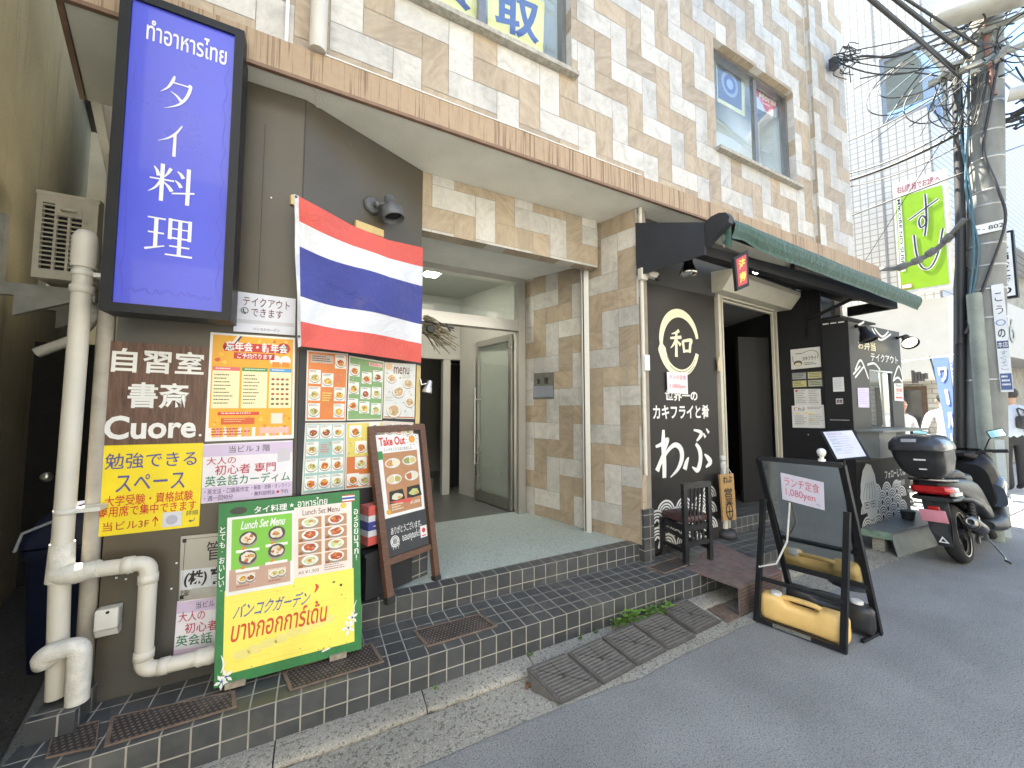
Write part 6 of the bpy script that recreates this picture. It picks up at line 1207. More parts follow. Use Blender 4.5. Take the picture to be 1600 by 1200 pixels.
s = Sheet([PY(x, y, PW) for x, y in ((1180, 124), (1216, 142), (1217, 186), (1181, 168))]); pk_ = ink(226, 80, 120); s.poly([(.5, 1.0), (.05, .55), (.02, .25), (.2, .05), (.42, .08), (.5, .2), (.62, .08), (.82, .08), (.98, .28), (.92, .6)], pk_, 1); s.text('Morez', .12, .36, .90, .62, W_, .03, 4, .05); s.lines(.25, .18, .75, .3, 1, W_, 2, 4); s.lines(.3, .70, .7, .78, 1, W_, 3, 4); s.build('window_poster', ink(196, 206, 224), 'pink heart poster behind the right upper window pane', 'poster', .003)
# ================================================================ SCOOTER
SO = V(5.40, 1.30, 0); sf = V(1.37, .07, 0).normalized(); slf = Z.cross(sf); LEAN = R(10); SK = .87
def ST(p): x, y, z = p; yy = y * 1.06 * math.cos(LEAN) + z * math.sin(LEAN); zz_ = z * math.cos(LEAN) - y * math.sin(LEAN) * .3; return SO + sf * (x * SK + .02) + slf * (yy * .80) + Z * (zz_ * .95)
sc = thing('motor_scooter', SO + sf * .7, 'large black motor scooter with a top box parked beside the bench', 'scooter')
def steer(mb, a=R(16)):
    mb.v = [(1.12 + (p[0] - 1.12) * math.cos(a) - p[1] * math.sin(a), (p[0] - 1.12) * math.sin(a) + p[1] * math.cos(a), p[2]) for p in mb.v]; return mb
def sb(mb, name, par=None): mb.v = [tuple(ST(p)) for p in mb.v]; return mb.build(name, par or sc)
def sec(x, zc, hw, hh, e=.6, n=20, yc=0): return [V(x, yc + hw * math.copysign(abs(math.cos(a)) ** e, math.cos(a)), zc + hh * math.copysign(abs(math.sin(a)) ** e, math.sin(a))) for a in [2 * math.pi * k / n for k in range(n)]]
sbk = M('scooter_black', (.008, .008, .009), .42, .1, 6, spec=.35); sgr = M('scooter_grey', (.024, .026, .028), .45, .1, 6, spec=.35); rub = M('tyre_rubber', (.018, .018, .018), .85, .2, 40, .3); seatm = M('seat_vinyl', (.022, .022, .024), .5, .1, 30, .2); steel = M('scooter_metal', (.30, .29, .27), .3, .15, 20, metal=.9)
def wheel(x, r, w, nm):
    mb = MB(rub); prof = [(r * .70, -w * .42), (r * .86, -w * .5), (r * .97, -w * .3), (r, 0), (r * .97, w * .3), (r * .86, w * .5), (r * .70, w * .42)]; mb.lathe(prof, (x, 0, r), (0, 1, 0), 32, cap=False); o = sb(mb, nm)
    mb = MB(M('rim_black', (.03, .03, .03), .4)); mb.lathe([(r * .60, -w * .30), (r * .71, -w * .38), (r * .71, w * .38), (r * .60, w * .30)], (x, 0, r), (0, 1, 0), 32, cap=False)
    for k in range(5): a = k * 1.2566; mb.bar((x, 0, r), (x + r * .68 * math.cos(a), 0, r + r * .68 * math.sin(a)), .035, .04, up=(0, 1, 0))
    mb.lathe([(.05, -w * .5), (.05, w * .5)], (x, 0, r), (0, 1, 0), 14); sb(mb, 'rim', o)
    mb = MB(M('rim_tape', (.62, .58, .50), .5)); mb.lathe([(r * .715, -w * .435), (r * .74, -w * .45), (r * .74, -w * .462), (r * .715, -w * .447)], (x, 0, r), (0, 1, 0), 32, smooth=False, cap=False); sb(mb, 'rim_stripe', o)
wheel(0, .28, .14, 'wheel'); wheel(1.42, .28, .12, 'wheel')
mb = MB(sbk); mb.loft([sec(-.44, .80, .07, .02), sec(-.40, .785, .13, .05), sec(-.28, .765, .165, .075), sec(-.05, .73, .19, .115), sec(.22, .67, .205, .16), sec(.50, .59, .20, .19), sec(.72, .47, .18, .17), sec(.86, .38, .17, .12)]); sb(mb, 'rear_body')
mb = MB(sgr); mb.loft([sec(-.30, .66, .08, .02), sec(-.2, .65, .15, .03), sec(.05, .62, .20, .03), sec(.32, .54, .212, .05), sec(.5, .46, .20, .05)]); sb(mb, 'side_panel')
mb = MB(seatm); mb.loft([sec(-.30, .86, .10, .03), sec(-.22, .875, .15, .05), sec(.02, .87, .17, .055), sec(.16, .84, .17, .05), sec(.24, .80, .16, .05), sec(.45, .785, .16, .055), sec(.62, .78, .12, .05), sec(.68, .77, .06, .03)]); sb(mb, 'seat')
mb = MB(sgr); mb.loft([sec(.60, .30, .20, .05), sec(.80, .28, .25, .07), sec(1.05, .28, .25, .09), sec(1.2, .34, .22, .14)]); mb.loft([sec(.72, .42, .08, .10), sec(.95, .42, .08, .12), sec(1.12, .50, .10, .16)]); sb(mb, 'floor_board')
mb = MB(sbk); mb.loft([sec(1.0, .66, .20, .24), sec(1.08, .68, .25, .31), sec(1.22, .70, .25, .34), sec(1.38, .70, .20, .30), sec(1.50, .66, .13, .20), sec(1.58, .62, .05, .09)]); sb(mb, 'front_fairing')
mb = MB(M('fairing_blue_grey', (.045, .06, .085), .2, .1, 4, coat=.8)); mb.loft([sec(1.02, .56, .10, .12, yc=-.185), sec(1.14, .60, .08, .16, yc=-.22), sec(1.28, .62, .05, .15, yc=-.215), sec(1.36, .60, .02, .06, yc=-.20)]); sb(mb, 'side_cowl')
mb = MB(glass('windscreen_tint', (.16, .17, .18), .06, .02, .25, (.03, .03, .035))); n = 10; rows = []
for j in range(5): t = j / 4; rows.append([V(1.42 - .10 * t - .12 * (abs(2 * i / n - 1)) ** 2, (2 * i / n - 1) * (.22 - .06 * t), .93 + .13 * t) for i in range(n + 1)])
for a, b in zip(rows, rows[1:]): mb.add(a + b, [(i, i + 1, n + 2 + i, n + 1 + i) for i in range(n)], True)
sb(mb, 'windscreen')
mb = MB(sbk); mb.loft([sec(.98, 1.0, .05, .02), sec(1.02, .99, .12, .05), sec(1.15, .98, .14, .06), sec(1.26, .96, .10, .04)]); sb(mb, 'dashboard')
mb = MB(rub); mb.tube(catmull([(1.06, -.36, 1.04), (1.08, -.22, 1.04), (1.10, 0, 1.0), (1.08, .22, 1.04), (1.06, .36, 1.04)], 4), .014, 8); 
for y in (-1, 1): mb.tube([(1.06, y * .25, 1.04), (1.055, y * .38, 1.045)], .02, 10); mb.tube([(1.12, y * .2, 1.05), (1.14, y * .34, 1.05)], .006, 6)
sb(steer(mb), 'handlebar')
for y in (-1, 1):
    mb = MB(blk_m); mb.tube([(1.10, y * .2, 1.05), (1.08, y * .26, 1.17), (1.06, y * .31, 1.22)], .007, 6); mb.obox((1.05, y * .33, 1.24), (0, 1, .25 * y), (1, 0, 0), (0, -.25 * y, 1), .15, .03, .09, bev=.014); o = sb(steer(mb), 'mirror')
    mb = MB(M('mirror_glass', (.35, .62, .75), .04, .02, metal=.9)); mb.obox((1.034, y * .33, 1.24), (0, 1, .25 * y), (1, 0, 0), (0, -.25 * y, 1), .13, .004, .074); sb(steer(mb), 'glass', o)
mb = MB(M('taillight_red', (.42, .012, .015), .15, .1, coat=.8)); mb.loft([sec(-.47, .755, .12, .025, .5), sec(-.45, .745, .15, .04, .5), sec(-.34, .735, .17, .05, .5), sec(-.24, .735, .175, .035, .5)]); mb.obox((-.475, .0, .575), (0, 1, 0), (1, 0, 0), (0, 0, 1), .09, .02, .035, bev=.006); sb(mb, 'taillight')
mb = MB(M('indicator_clear', (.5, .47, .42), .15)); 
for y in (-.17, .17): mb.obox((-.36, y, .71), (1, y * .8, 0), (-y, 1, 0), (0, 0, 1), .16, .05, .035, bev=.01)
sb(mb, 'indicator')
mb = MB(sgr); mb.loft([sec(-.46, .66, .16, .02), sec(-.30, .655, .18, .03), sec(-.1, .66, .17, .03)]); mb.prism([(-.40, -.10, .63), (-.40, .10, .63), (-.44, .085, .36), (-.43, .05, .22), (-.43, -.05, .22), (-.44, -.085, .36)], (.014, 0, 0)); sb(mb, 'mudguard')
mb = MB(ink(228, 150, 165)); mb.obox((-.468, .02, .50), (0, 1, 0), (1, 0, .12), (-.12, 0, 1), .20, .008, .115, bev=.003); sb(mb, 'licence_plate')
mb = MB(W_); 
T_ = [V(-.4495, .04, .255), V(-.4495, -.04, .255), V(-.4495, 0, .315)]; c_ = (T_[0] + T_[1] + T_[2]) / 3
for i in range(3): a, b = T_[i], T_[(i + 1) % 3]; mb.add([a, b, b * .5 + c_ * .5, a * .5 + c_ * .5], [(0, 1, 2, 3)])
sb(mb, 'triangle_mark')
mb = MB(steel); e_ = V(-.30, -.20, .46); f_ = V(.12, -.19, .33); d_ = (f_ - e_).normalized(); mb.cur(M('muffler_black', (.03, .03, .03), .35, metal=.5)); mb.lathe([(.045, .02), (.058, .05), (.062, .2), (.058, .38), (.03, .46)], e_, d_, 18); mb.cur(steel); mb.lathe([(.022, .03), (.022, 0), (.04, .0), (.056, .05), (.060, .052)], e_, d_, 18); mb.tube(catmull([tuple(f_ - d_ * .03), (.30, -.16, .22), (.45, -.08, .18)], 4), .022, 10); sb(mb, 'exhaust')
mb = MB(steel); mb.bar((0, -.11, .28), (.48, -.11, .33), .06, .03, up=(0, 1, 0)); mb.bar((0, .11, .28), (.48, .11, .33), .08, .05, up=(0, 1, 0)); mb.bar((.1, -.13, .2), (.3, -.14, .42), .04, .03, up=(0, 1, 0)); mb.obox((.42, 0, .34), (1, 0, 0), (0, 1, 0), (0, 0, 1), .3, .2, .2, bev=.04); sb(mb, 'swing_arm')
mb = MB(sbk)
for y in (-.15, .15): mb.tube([(.02, y, .30), (.13, y, .62)], .03, 10)
for k in range(9): mb.lathe([(.03, 0), (.042, .008), (.03, .016)], (.03 + .011 * k, -.15, .34 + .03 * k), (.32, 0, .95), 10)
sb(mb, 'shock_absorber')
mb = MB(steel); mb.tube([(.55, .14, .24), (.45, .30, .0)], .011, 8); mb.tube(catmull([(.5, -.12, .2), (.35, -.24, .06), (.2, -.27, .05)], 4), .009, 6); mb.tube([(.2, -.27, .05), (.12, -.33, .045)], .012, 6); sb(mb, 'side_stand')
mb = MB(sbk); mb.loft([sec(1.12, .45, .08, .05), sec(1.25, .56, .085, .04), sec(1.42, .60, .085, .035), sec(1.6, .54, .08, .03), sec(1.70, .45, .06, .02)]); 
for y in (-.08, .08): mb.bar((1.42, y, .28), (1.30, y, .62), .04)
sb(mb, 'front_mudguard')
mb = MB(M('topbox_black', (.024, .025, .027), .42, .08, 40, .1)); bxs = [(.74, -.54, -.22, .12), (.80, -.60, -.18, .175), (.92, -.635, -.15, .205), (.995, -.645, -.14, .21), (1.0, -.655, -.13, .215)]
def rr2(x0_, x1_, hw, z, r=.07): return [V(p.x, p.y, p.z) for p in rrect((x0_ + x1_) / 2, 0, (x1_ - x0_) / 2, hw, z, min(r, hw * .9))]
mb.loft([rr2(a + .05, b + .05, h, z + .12) for z, a, b, h in bxs]); o = sb(mb, 'top_box')
mb = MB(M('topbox_lid', (.035, .037, .042), .3, .06, 10, coat=.3)); mb.loft([rr2(-.61, -.075, .22, 1.125), rr2(-.615, -.07, .222, 1.15), rr2(-.60, -.08, .215, 1.20), rr2(-.54, -.12, .175, 1.255), rr2(-.46, -.17, .12, 1.275)]); sb(mb, 'lid', o)
mb = MB(ink(170, 172, 176)); mb.obox((-.578, .03, 1.222), (0, 1, 0), (.6, 0, 1), (-1, 0, .6), .12, .035, .012); mb.cur(W_); mb.obox((-.585, -.02, 1.04), (0, 1, 0), (1, 0, 0), (0, 0, 1), .09, .02, .014); mb.obox((-.55, -.02, .95), (0, 1, 0), (1, 0, 0), (0, 0, 1), .06, .02, .014); sb(mb, 'lock_badge', o)
mb = MB(steel); mb.tube([(-.35, -.1, .86), (-.36, -.1, .78)], .012, 6); mb.tube([(-.35, .1, .86), (-.36, .1, .78)], .012, 6); mb.tube([(-.2, -.17, .82), (-.45, -.14, .84), (-.45, .14, .84), (-.2, .17, .82)], .014, 8); sb(mb, 'rear_rack')
# ================================================================ UTILITY POLE AND WIRES
PB = V(6.77, 1.44, 0); pa = PV(1540, 0, (PB.x, PB.y), (PB.x + .456, PB.y - .89)); 
pole = thing('utility_pole', PB, 'grey concrete utility pole with cable guards beside the scooter', 'utility pole')
cnc = M('pole_concrete', (.20, .205, .19), .85, .12, 7, .3, dirt=((.16, .16, .145), 3, .6), stretch=(1, 1, .4))
def pp(z, d=(0, 0)): t = z / pa.z; return PB * (1 - t) + pa * t + V(d[0], d[1], 0)
vr = V(.89, -.456, 0).normalized(); vr = V(math.cos(YAW + R(50)), -math.sin(YAW + R(50)), 0); vf = V(vr.y, -vr.x, 0) * 1; vf = vf if vf.dot(V(-1, -.2, 0)) > 0 else -vf    # right and towards the viewer as seen from the street
mb = MB(cnc); mb.tube([pp(-.05), pp(3), pp(pa.z), pp(9.5)], [.160, .148, .134, .12], 24); mb.build('shaft', pole)
mb = MB(M('band_steel', (.38, .38, .36), .4, metal=.6))
for z in (1.75, 2.45, 2.78, 3.05, 3.3, 3.75, 3.92, 4.3, 4.62, 4.95, 5.2): r_ = .1635 - .0048 * z; mb.lathe([(r_, 0), (r_ + .004, .002), (r_ + .004, .022), (r_, .024)], pp(z), (pp(z + 1) - pp(z)), 24)
mb.build('band', pole)
mb = MB(M('guard_green_grey', (.22, .25, .225), .6, .12, 6, dirt=((.15, .16, .15), 4, .6))); o = vr * -.035 + vf * .16
mb.tube([pp(.0) + o + vr * .10, pp(1.2) + o + vr * .02, pp(2.75) + o - vr * .055], .062, 14); mb.build('cable_guard', pole)
mb = MB(cab); o = -vr * .19 + vf * .02; mb.tube([pp(0) + o, pp(2.9) + o, pp(3.1) + o * .95], .058, 12); mb.tube([pp(2.2) + o + vf * .04, pp(3.6) + o + vf * .03, pp(4.9) + o * 1.1, pp(5.6) + o * 1.2], .045, 10); mb.build('black_sleeve', pole)
blc = M('cable_blue', (.045, .12, .16), .5)
for k in range(2):
    mb = MB(blc); mb.tube(catmull([tuple(pp(2.75) - vr * (.12 - .02 * k) + vf * .16), tuple(pp(3.3) - vr * (.09 - .03 * k) + vf * .17), tuple(pp(4.0) - vr * (.12 + .03 * k) + vf * .15), tuple(pp(4.8) - vr * (.20 - .07 * k) + vf * .12), tuple(pp(5.6) - vr * (.18 - .05 * k) + vf * .1)], 5), .011, 8); mb.build('blue_cable', pole)
mb = MB(cab); mb.tube(catmull([tuple(pp(z) + vr * x + vf * .17) for z, x in ((2.3, -.15), (2.9, .0), (3.5, .13), (3.9, .08), (4.4, -.02), (4.9, .03), (5.5, .10))], 5), .013, 8); mb.build('loose_cable', pole)
mb = MB(M('copper_pipe', (.28, .14, .10), .5, .2)); mb.tube([pp(5.0) + vr * .06 + vf * .15, pp(5.4) + vr * .02 + vf * .15, pp(6.1) - vr * .02 + vf * .14], .022, 8); mb.build('red_cable', pole)
z_ = 3.48; c_ = pp(z_) + vf * .17; s = Sheet([c_ - vr * .10 + Z * .055, c_ + vr * .13 + Z * .055, c_ + vr * .13 - Z * .055, c_ - vr * .10 - Z * .055]); s.text('ト- 802', .08, .25, .95, .75, K_, .01); s.build('number_plate', W_, None, None, .004, parent=pole)
c_ = pp(2.2) + vf * .155 + vr * .105; s = Sheet([c_ + vr * x + Z * z for x, z in ((-.045, .62), (.04, .62), (.05, -.58), (-.035, -.58))]); s.text('こ', .2, .08, .8, .16, K_); s.text('う', .2, .20, .8, .28, K_); s.ring(.5, .36, .3, .42, ink(120, 150, 200), 2, k=1); s.text('の', .2, .42, .8, .50, K_, .02); s.rect(.05, .53, .95, .60, ink(50, 70, 120), 2); s.text('本店', .1, .54, .9, .59, W_, 0); s.vtext('すぐそこ', .2, .62, .8, .80, ink(120, 140, 170)); s.rect(.05, .83, .95, .98, ink(60, 90, 150), 2); s.lines(.15, .85, .85, .96, 3, W_, 3, 3); s.build('pole_sign', ink(226, 230, 234), 'tall narrow white advertising plate fixed to the utility pole', 'sign', .006)
c_ = pp(.55) + vf * .16 + vr * .10; s = Sheet([c_ + vr * x + Z * z for x, z in ((-.04, .55), (.045, .55), (.045, -.5), (-.04, -.5))]); s.lines(.2, .80, .8, .95, 3, ink(120, 130, 140), 4, 2); s.build('pole_cover', ink(205, 215, 218), 'pale plastic cover strip at the foot of the utility pole', 'cover', .006)
# tangle round the pole head
rw = random.Random(11)
mb = MB(cab); zc = PV(1510, 110, (PB.x, PB.y), (PB.x + vr.x, PB.y + vr.y)).z
for i in range(44):
    base = pp(zc + rw.uniform(-.35, .55)) + vf * rw.uniform(.1, .35) + vr * rw.uniform(-.3, .22); q = [base]
    dv_ = vr * rw.uniform(-.26, .22) + Z * rw.uniform(-.14, .14)
    for k in range(4): dv_ = dv_ + Z * rw.uniform(-.11, .07) + vr * rw.uniform(-.08, .08); q.append(q[-1] + dv_ * .8)
    mb.cur(rw.choice([cab, cab, cab, cab, cab, cabg, cabg, blc])); mb.tube(catmull([tuple(p) for p in q], 4), rw.choice([.004, .005, .007, .009]), 5)
for i in range(10):
    base = pp(zc - .1) - vr * rw.uniform(.15, .45) + vf * .2; mb.tube(catmull([tuple(base), tuple(base - Z * rw.uniform(.2, .5) - vr * rw.uniform(-.05, .15)), tuple(base - Z * rw.uniform(.3, .7) + vr * .1), tuple(base - Z * .1 + vr * .22)], 5), .006, 5)
for cx_, cz_, r1, r2 in ((-.55, .15, .34, .26), (-.75, .05, .26, .30), (-.45, -.25, .22, .30), (.30, .10, .22, .34), (.22, .0, .16, .26)):
    c0_ = pp(zc) + vf * .22 + vr * cx_ + Z * cz_; mb.cur(cab); mb.tube([c0_ + vr * r1 * math.cos(a) + Z * r2 * math.sin(a) + vf * .05 * math.sin(2 * a) for a in [R(40 + 290 * k / 24) for k in range(25)]], .007, 5)
mb.build('cable_tangle', pole)
mb = MB(M('fitting_grey', (.33, .33, .30), .6, .2, 10))
for i in range(9): q = pp(zc + rw.uniform(-.2, .4)) + vf * rw.uniform(.14, .3) + vr * rw.uniform(-.35, .15); mb.obox(q, (rw.uniform(-1, 1), 1, rw.uniform(-.4, .4)), (1, 0, 0), (0, 0, 1), rw.uniform(.08, .2), .05, rw.uniform(.04, .08))
mb.bar(pp(zc - .02) - vr * .45 + vf * .16, pp(zc - .06) + vr * .6 + vf * .16, .05); mb.bar(pp(zc + .3) - vr * .3 + vf * .16, pp(zc + .3) + vr * .5 + vf * .16, .05); mb.build('cross_arm', pole)
clm = M('closure_beige', (.50, .49, .44), .6, .08, 6)
q = PV(1535, 8, (PB.x - .3, PB.y), (PB.x - .3 + vr.x, PB.y + vr.y)); o = thing('junction_closure', q, 'large beige equipment case mounted at the head of the utility pole', 'equipment case')
ax = (vr * .9 - Z * .28).normalized(); mb = MB(clm); mb.obox(q + Z * .05, ax, vf, ax.cross(vf), .75, .30, .27, bev=.07); mb.build('case', o); mb = MB(acd); mb.obox(q - ax * .36 + Z * .06, ax, vf, ax.cross(vf), .06, .2, .16, bev=.02); mb.build('cap', o)
q = PV(1590, 145, (PB.x - .1, PB.y), (PB.x - .1 + vr.x, PB.y + vr.y)); mb = MB(clm); mb.tube([q - vr * .06 + Z * .01, q + vr * .75 - Z * .16], .07, 14); tag(mb.build('cable_closure'), 'beige cylindrical cable closure slung right of the utility pole', 'cable closure')
q = PV(1590, 175, (PB.x + .1, PB.y), (PB.x + .1 + vr.x, PB.y + vr.y)); mb = MB(cab)
for i in range(26): a = q + vr * rw.uniform(-.3, .3) + Z * rw.uniform(-.12, .12); mb.tube(catmull([tuple(a), tuple(a + vr * rw.uniform(-.2, .3) + Z * rw.uniform(-.12, .08)), tuple(a + vr * rw.uniform(.1, .6) + Z * rw.uniform(-.1, .1))], 4), .012, 5)
tag(mb.build('cable_coil'), 'dark coil of spare cable slung right of the utility pole', 'cable coil')
def wire(pts, r, label, m=None, name='cable', sag=0, nm=None, ext=0):
    P_ = [V(*p) for p in pts]
    if len(P_) == 2: a, b = P_; P_ = [a * (1 - t) + b * t - Z * sag * 4 * t * (1 - t) for t in [k / 12 for k in range(13)]]
    else: P_ = [V(*p) for p in catmull([tuple(p) for p in P_], 5)]
    if ext: P_ = [P_[0] + (P_[0] - P_[1]).normalized() * ext] + P_
    mb = MB(m or cab); mb.tube(P_, r, 6); return tag(mb.build(name), label, 'cable', 'overhead cables')
def pw(x, y, d=0): return PV(x, y, (PB.x - d, PB.y), (PB.x - d + vr.x, PB.y + vr.y))
wire([PX(1362, 0, 4.6), pw(1490, 108, .2)], .022, 'thickest overhead cable running up left from the pole head', ext=6)
wire([PX(1366, 0, 4.7), pw(1500, 122, .25)], .012, 'overhead cable just below the thickest one', ext=6)
wire([PX(1400, 0, 5.0), pw(1515, 90, .2)], .020, 'second thick overhead cable above the pole head', ext=6); wire([PX(1418, 0, 5.2), pw(1530, 72, .25)], .014, 'uppermost overhead cable reaching the beige case', ext=6)
CR = PY(1303, 92, 2.12)
for (x, y), sg_, r_, lb in (((1500, 60), .05, .007, 'thin wire from the facade corner up to the pole head'), ((1492, 48), .0, .006, 'highest thin wire from the facade corner'), ((1498, 78), .25, .008, 'slack wire from the facade corner to the pole'), ((1505, 100), .10, .006, 'thin wire under the slack ones from the facade corner')): wire([CR + V(0, 0, rw.uniform(-.05, .1)), pw(x, y, .2)], r_, lb, sag=sg_)
wire([CR - V(0, 0, .12), PX(1345, 88, 6.2), PX(1400, 88, 6.35), pw(1470, 58, .2)], .014, 'thick black sagging cable from the facade corner')
a_ = PY(1303, 100, 2.10); mb = MB(cab)
for i in range(26): b_ = a_ + V(rw.uniform(-.02, .16), rw.uniform(-.12, 0), rw.uniform(-.14, .14)); mb.tube(catmull([tuple(b_), tuple(b_ + V(rw.uniform(-.1, .12), rw.uniform(-.1, .02), rw.uniform(-.1, .1))), tuple(b_ + V(rw.uniform(.0, .2), -.05, rw.uniform(-.12, .12)))], 4), .005, 5)
mb.obox(a_, (1, 0, .3), (0, 1, 0), (0, 0, 1), .12, .06, .14); tag(mb.build('cable_bracket'), 'knot of black cables at the right corner of the stone facade', 'cable knot')
e_ = V(5.95, 2.3, 0)
for q0, q1, r_, sg_, lb in (((1322, 222), (1495, 130), .009, .05, 'wire crossing under the corner window of the white building'), ((1322, 272), (1498, 196), .010, .08, 'wire above the thick bundle crossing the white tiles'), ((1322, 283), (1502, 206), .020, .05, 'thick black bundle crossing the white tiled wall'), ((1324, 292), (1502, 226), .007, .08, 'thin wire below the thick bundle'), ((1330, 337), (1505, 270), .010, .0, 'wire crossing just above the green sushi sign'), ((1350, 410), (1485, 200), .004, .0, 'very thin wire crossing the green sign steeply')):
    wire([PY(q0[0], q0[1], 2.6), pw(q1[0], q1[1], .15)], r_, lb, sag=sg_)
gcm = M('conduit_grey', (.14, .145, .14), .7, .1); pts = [PY(1374, 421, 2.25), PX(1405, 418, 6.75), PX(1440, 404, 6.78), PX(1472, 382, 6.8), pw(1508, 342, .1)]
o = wire(pts, .032, 'thick grey corrugated conduit sweeping from the fascia to the pole', gcm, 'conduit_pipe'); mb = MB(gcm)
for k in (.28, .45, .62, .82): i = k * 4; j = int(i); f_ = i - j; a, b = pts[j], pts[j + 1]; p_ = a * (1 - f_) + b * f_; d_ = (b - a).normalized(); mb.lathe([(.03, -.05), (.045, -.04), (.045, .04), (.03, .05)], p_ - Z * .003, d_, 12)
mb.build('coupling', o)
for i, (x, y, x2, y2) in enumerate(((1560, 70, 1600, 35), (1562, 90, 1604, 62), (1560, 100, 1602, 130), (1563, 45, 1603, 8), (1562, 240, 1604, 225), (1560, 120, 1604, 165), (1565, 55, 1606, 110))): wire([pw(x, y), PX(x2, y2, 9.5)], .010, ('upper', 'second', 'third', 'topmost', 'lowest', 'crossing', 'slanting')[i] + ' wire leaving the pole towards the right edge')
# ================================================================ BACKGROUND BUILDINGS
wtile = gridmat('white_mosaic_tile', (.41, .405, .385), (.45, .445, .425), (.25, .245, .23), .115, .115, .010, .4, 0, .2, .08)
siding = gridmat('grey_siding', (.40, .41, .42), (.42, .43, .44), (.22, .23, .24), 6.0, .13, .010, .5, 0, .3, .05)
wbrick = gridmat('white_painted_brick', (.42, .41, .37), (.50, .49, .45), (.27, .25, .22), .24, .09, .008, .8, .5, .6, .2)
CB = V(10.2, 2.5, 0); CE = CB + D * 9; 
wb = thing('white_building', (11.4, 5, 0), 'white tiled building beyond the stone facade with a corner window and grey siding', 'building')
wA, wB_ = (CB.x, CB.y), (CE.x, CE.y); wn_ = V(D.y, -D.x, 0); wn_ = wn_ if wn_.x < 0 else -wn_
c = [PV(x, y, wA, wB_) for x, y in ((1373, 92), (1443, 61), (1452, 168), (1379, 193))]
tl = (c[0] - CB).dot(D); tz0 = min(c[2].z, c[3].z); tz1 = max(c[0].z, c[1].z); tz0 = (c[2].z + c[3].z) / 2; tz1 = (c[0].z + c[1].z) / 2
def wl_(t0, t1, z0, z1, m, th=.12, off=0): a, b = CB + D * t0 + wn_ * off, CB + D * t1 + wn_ * off; m.prism([a + Z * z0, b + Z * z0, b + Z * z1, a + Z * z1], -wn_ * th)
mb = MB(wtile); wl_(0, 9, 3.45, tz0, mb); wl_(0, 9, tz1, 15, mb); wl_(tl, 9, tz0, tz1, mb); mb.build('tiled_wall', wb)
XE = 12.7; FYB = CB.y
mb = MB(siding); mb.box((CB.x + .13, FYB, 3.45), (XE, FYB + .1, tz0)); mb.box((CB.x + .13, FYB, tz1), (XE, FYB + .1, 15)); mb.box((CB.x + 1.3, FYB, tz0), (XE, FYB + .1, tz1)); mb.build('siding_wall', wb)
mb = MB(alum); 
for t0, t1, z0, z1 in ((.02, tl, tz0, tz0 + .08), (.02, tl, tz1 - .08, tz1), (tl - .07, tl, tz0 + .08, tz1 - .08)): wl_(t0, t1, z0, z1, mb, .1, -.03)
fw_ = mb.build('window', wb)
mb = MB(glass('far_glass', (.80, .84, .83), .0, .01, .06, (.2, .22, .21))); wl_(.03, tl - .07, tz0 + .08, tz1 - .08, mb, .01, -.06); mb.box((CB.x + .05, FYB + .05, tz0 + .02), (CB.x + 1.3, FYB + .06, tz1 - .02)); mb.build('pane', fw_)
mb = MB(M('far_room', (.34, .35, .33), .8)); a = CB + D * .3; mb.prism([CB + V(.2, 1.2, tz0), CE * .3 + CB * .7 + V(.9, 0, tz0), CE * .3 + CB * .7 + V(.9, 0, tz1), CB + V(.2, 1.2, tz1)], (.05, .02, 0)); mb.prism([CB + V(.1, .2, tz1), CB + V(2.2, .2, tz1), CB + V(1.2, 3, tz1), CB + V(-.6, 3, tz1)], (0, 0, .04)); mb.build('room', fw_)
mb = MB(M('tile_joint_dark', (.2, .2, .2), .8)); 
for t_ in (1.75,): wl_(tl + .05, tl + .08, 3.5, tz0, mb, .002, .003); wl_(tl + .05, tl + .08, tz1, 15, mb, .002, .003)
mb.build('movement_joint', wb)
mb = MB(M('fascia_white', (.43, .43, .415), .6, .04, 3)); wl_(-.35, 6, 1.98, 3.42, mb, .3, .33); mb.box((CB.x - .30, FYB - .33, 1.98), (XE - .55, FYB + .0, 3.42)); mb.build('sign_fascia', wb)
mb = MB(wbrick); wl_(0, 9, 0, 1.95, mb, .2); mb.box((CB.x + .2, FYB, 0), (XE, FYB + .2, 1.95)); mb.build('brick_wall', wb)
mb = MB(M('soffit_beige', (.4, .37, .32), .8)); wl_(-.35, 6, 1.94, 1.979, mb, .3, .33); mb.build('fascia_underside', wb)
# window and timber of the ground floor, facing the kiosk
mb = MB(M('timber_brown', (.09, .055, .035), .6, .2, 12)); wl_(.25, .95, .55, 1.85, mb, .05, .03); gw = mb.build('shop_window', wb); mb = MB(M('dark_pane', (.03, .032, .035), .1)); wl_(.32, .88, .62, 1.78, mb, .02, .035); mb.build('pane', gw)
mb = MB(M('planter_timber', (.22, .145, .09), .7, .25, 20)); 
for k in range(5): wl_(.2, 1.6, .30 + k * .13, .42 + k * .13, mb, .28, .30)
tag(mb.build('planter'), 'brown plank planter along the white brick wall behind the scooter', 'planter')
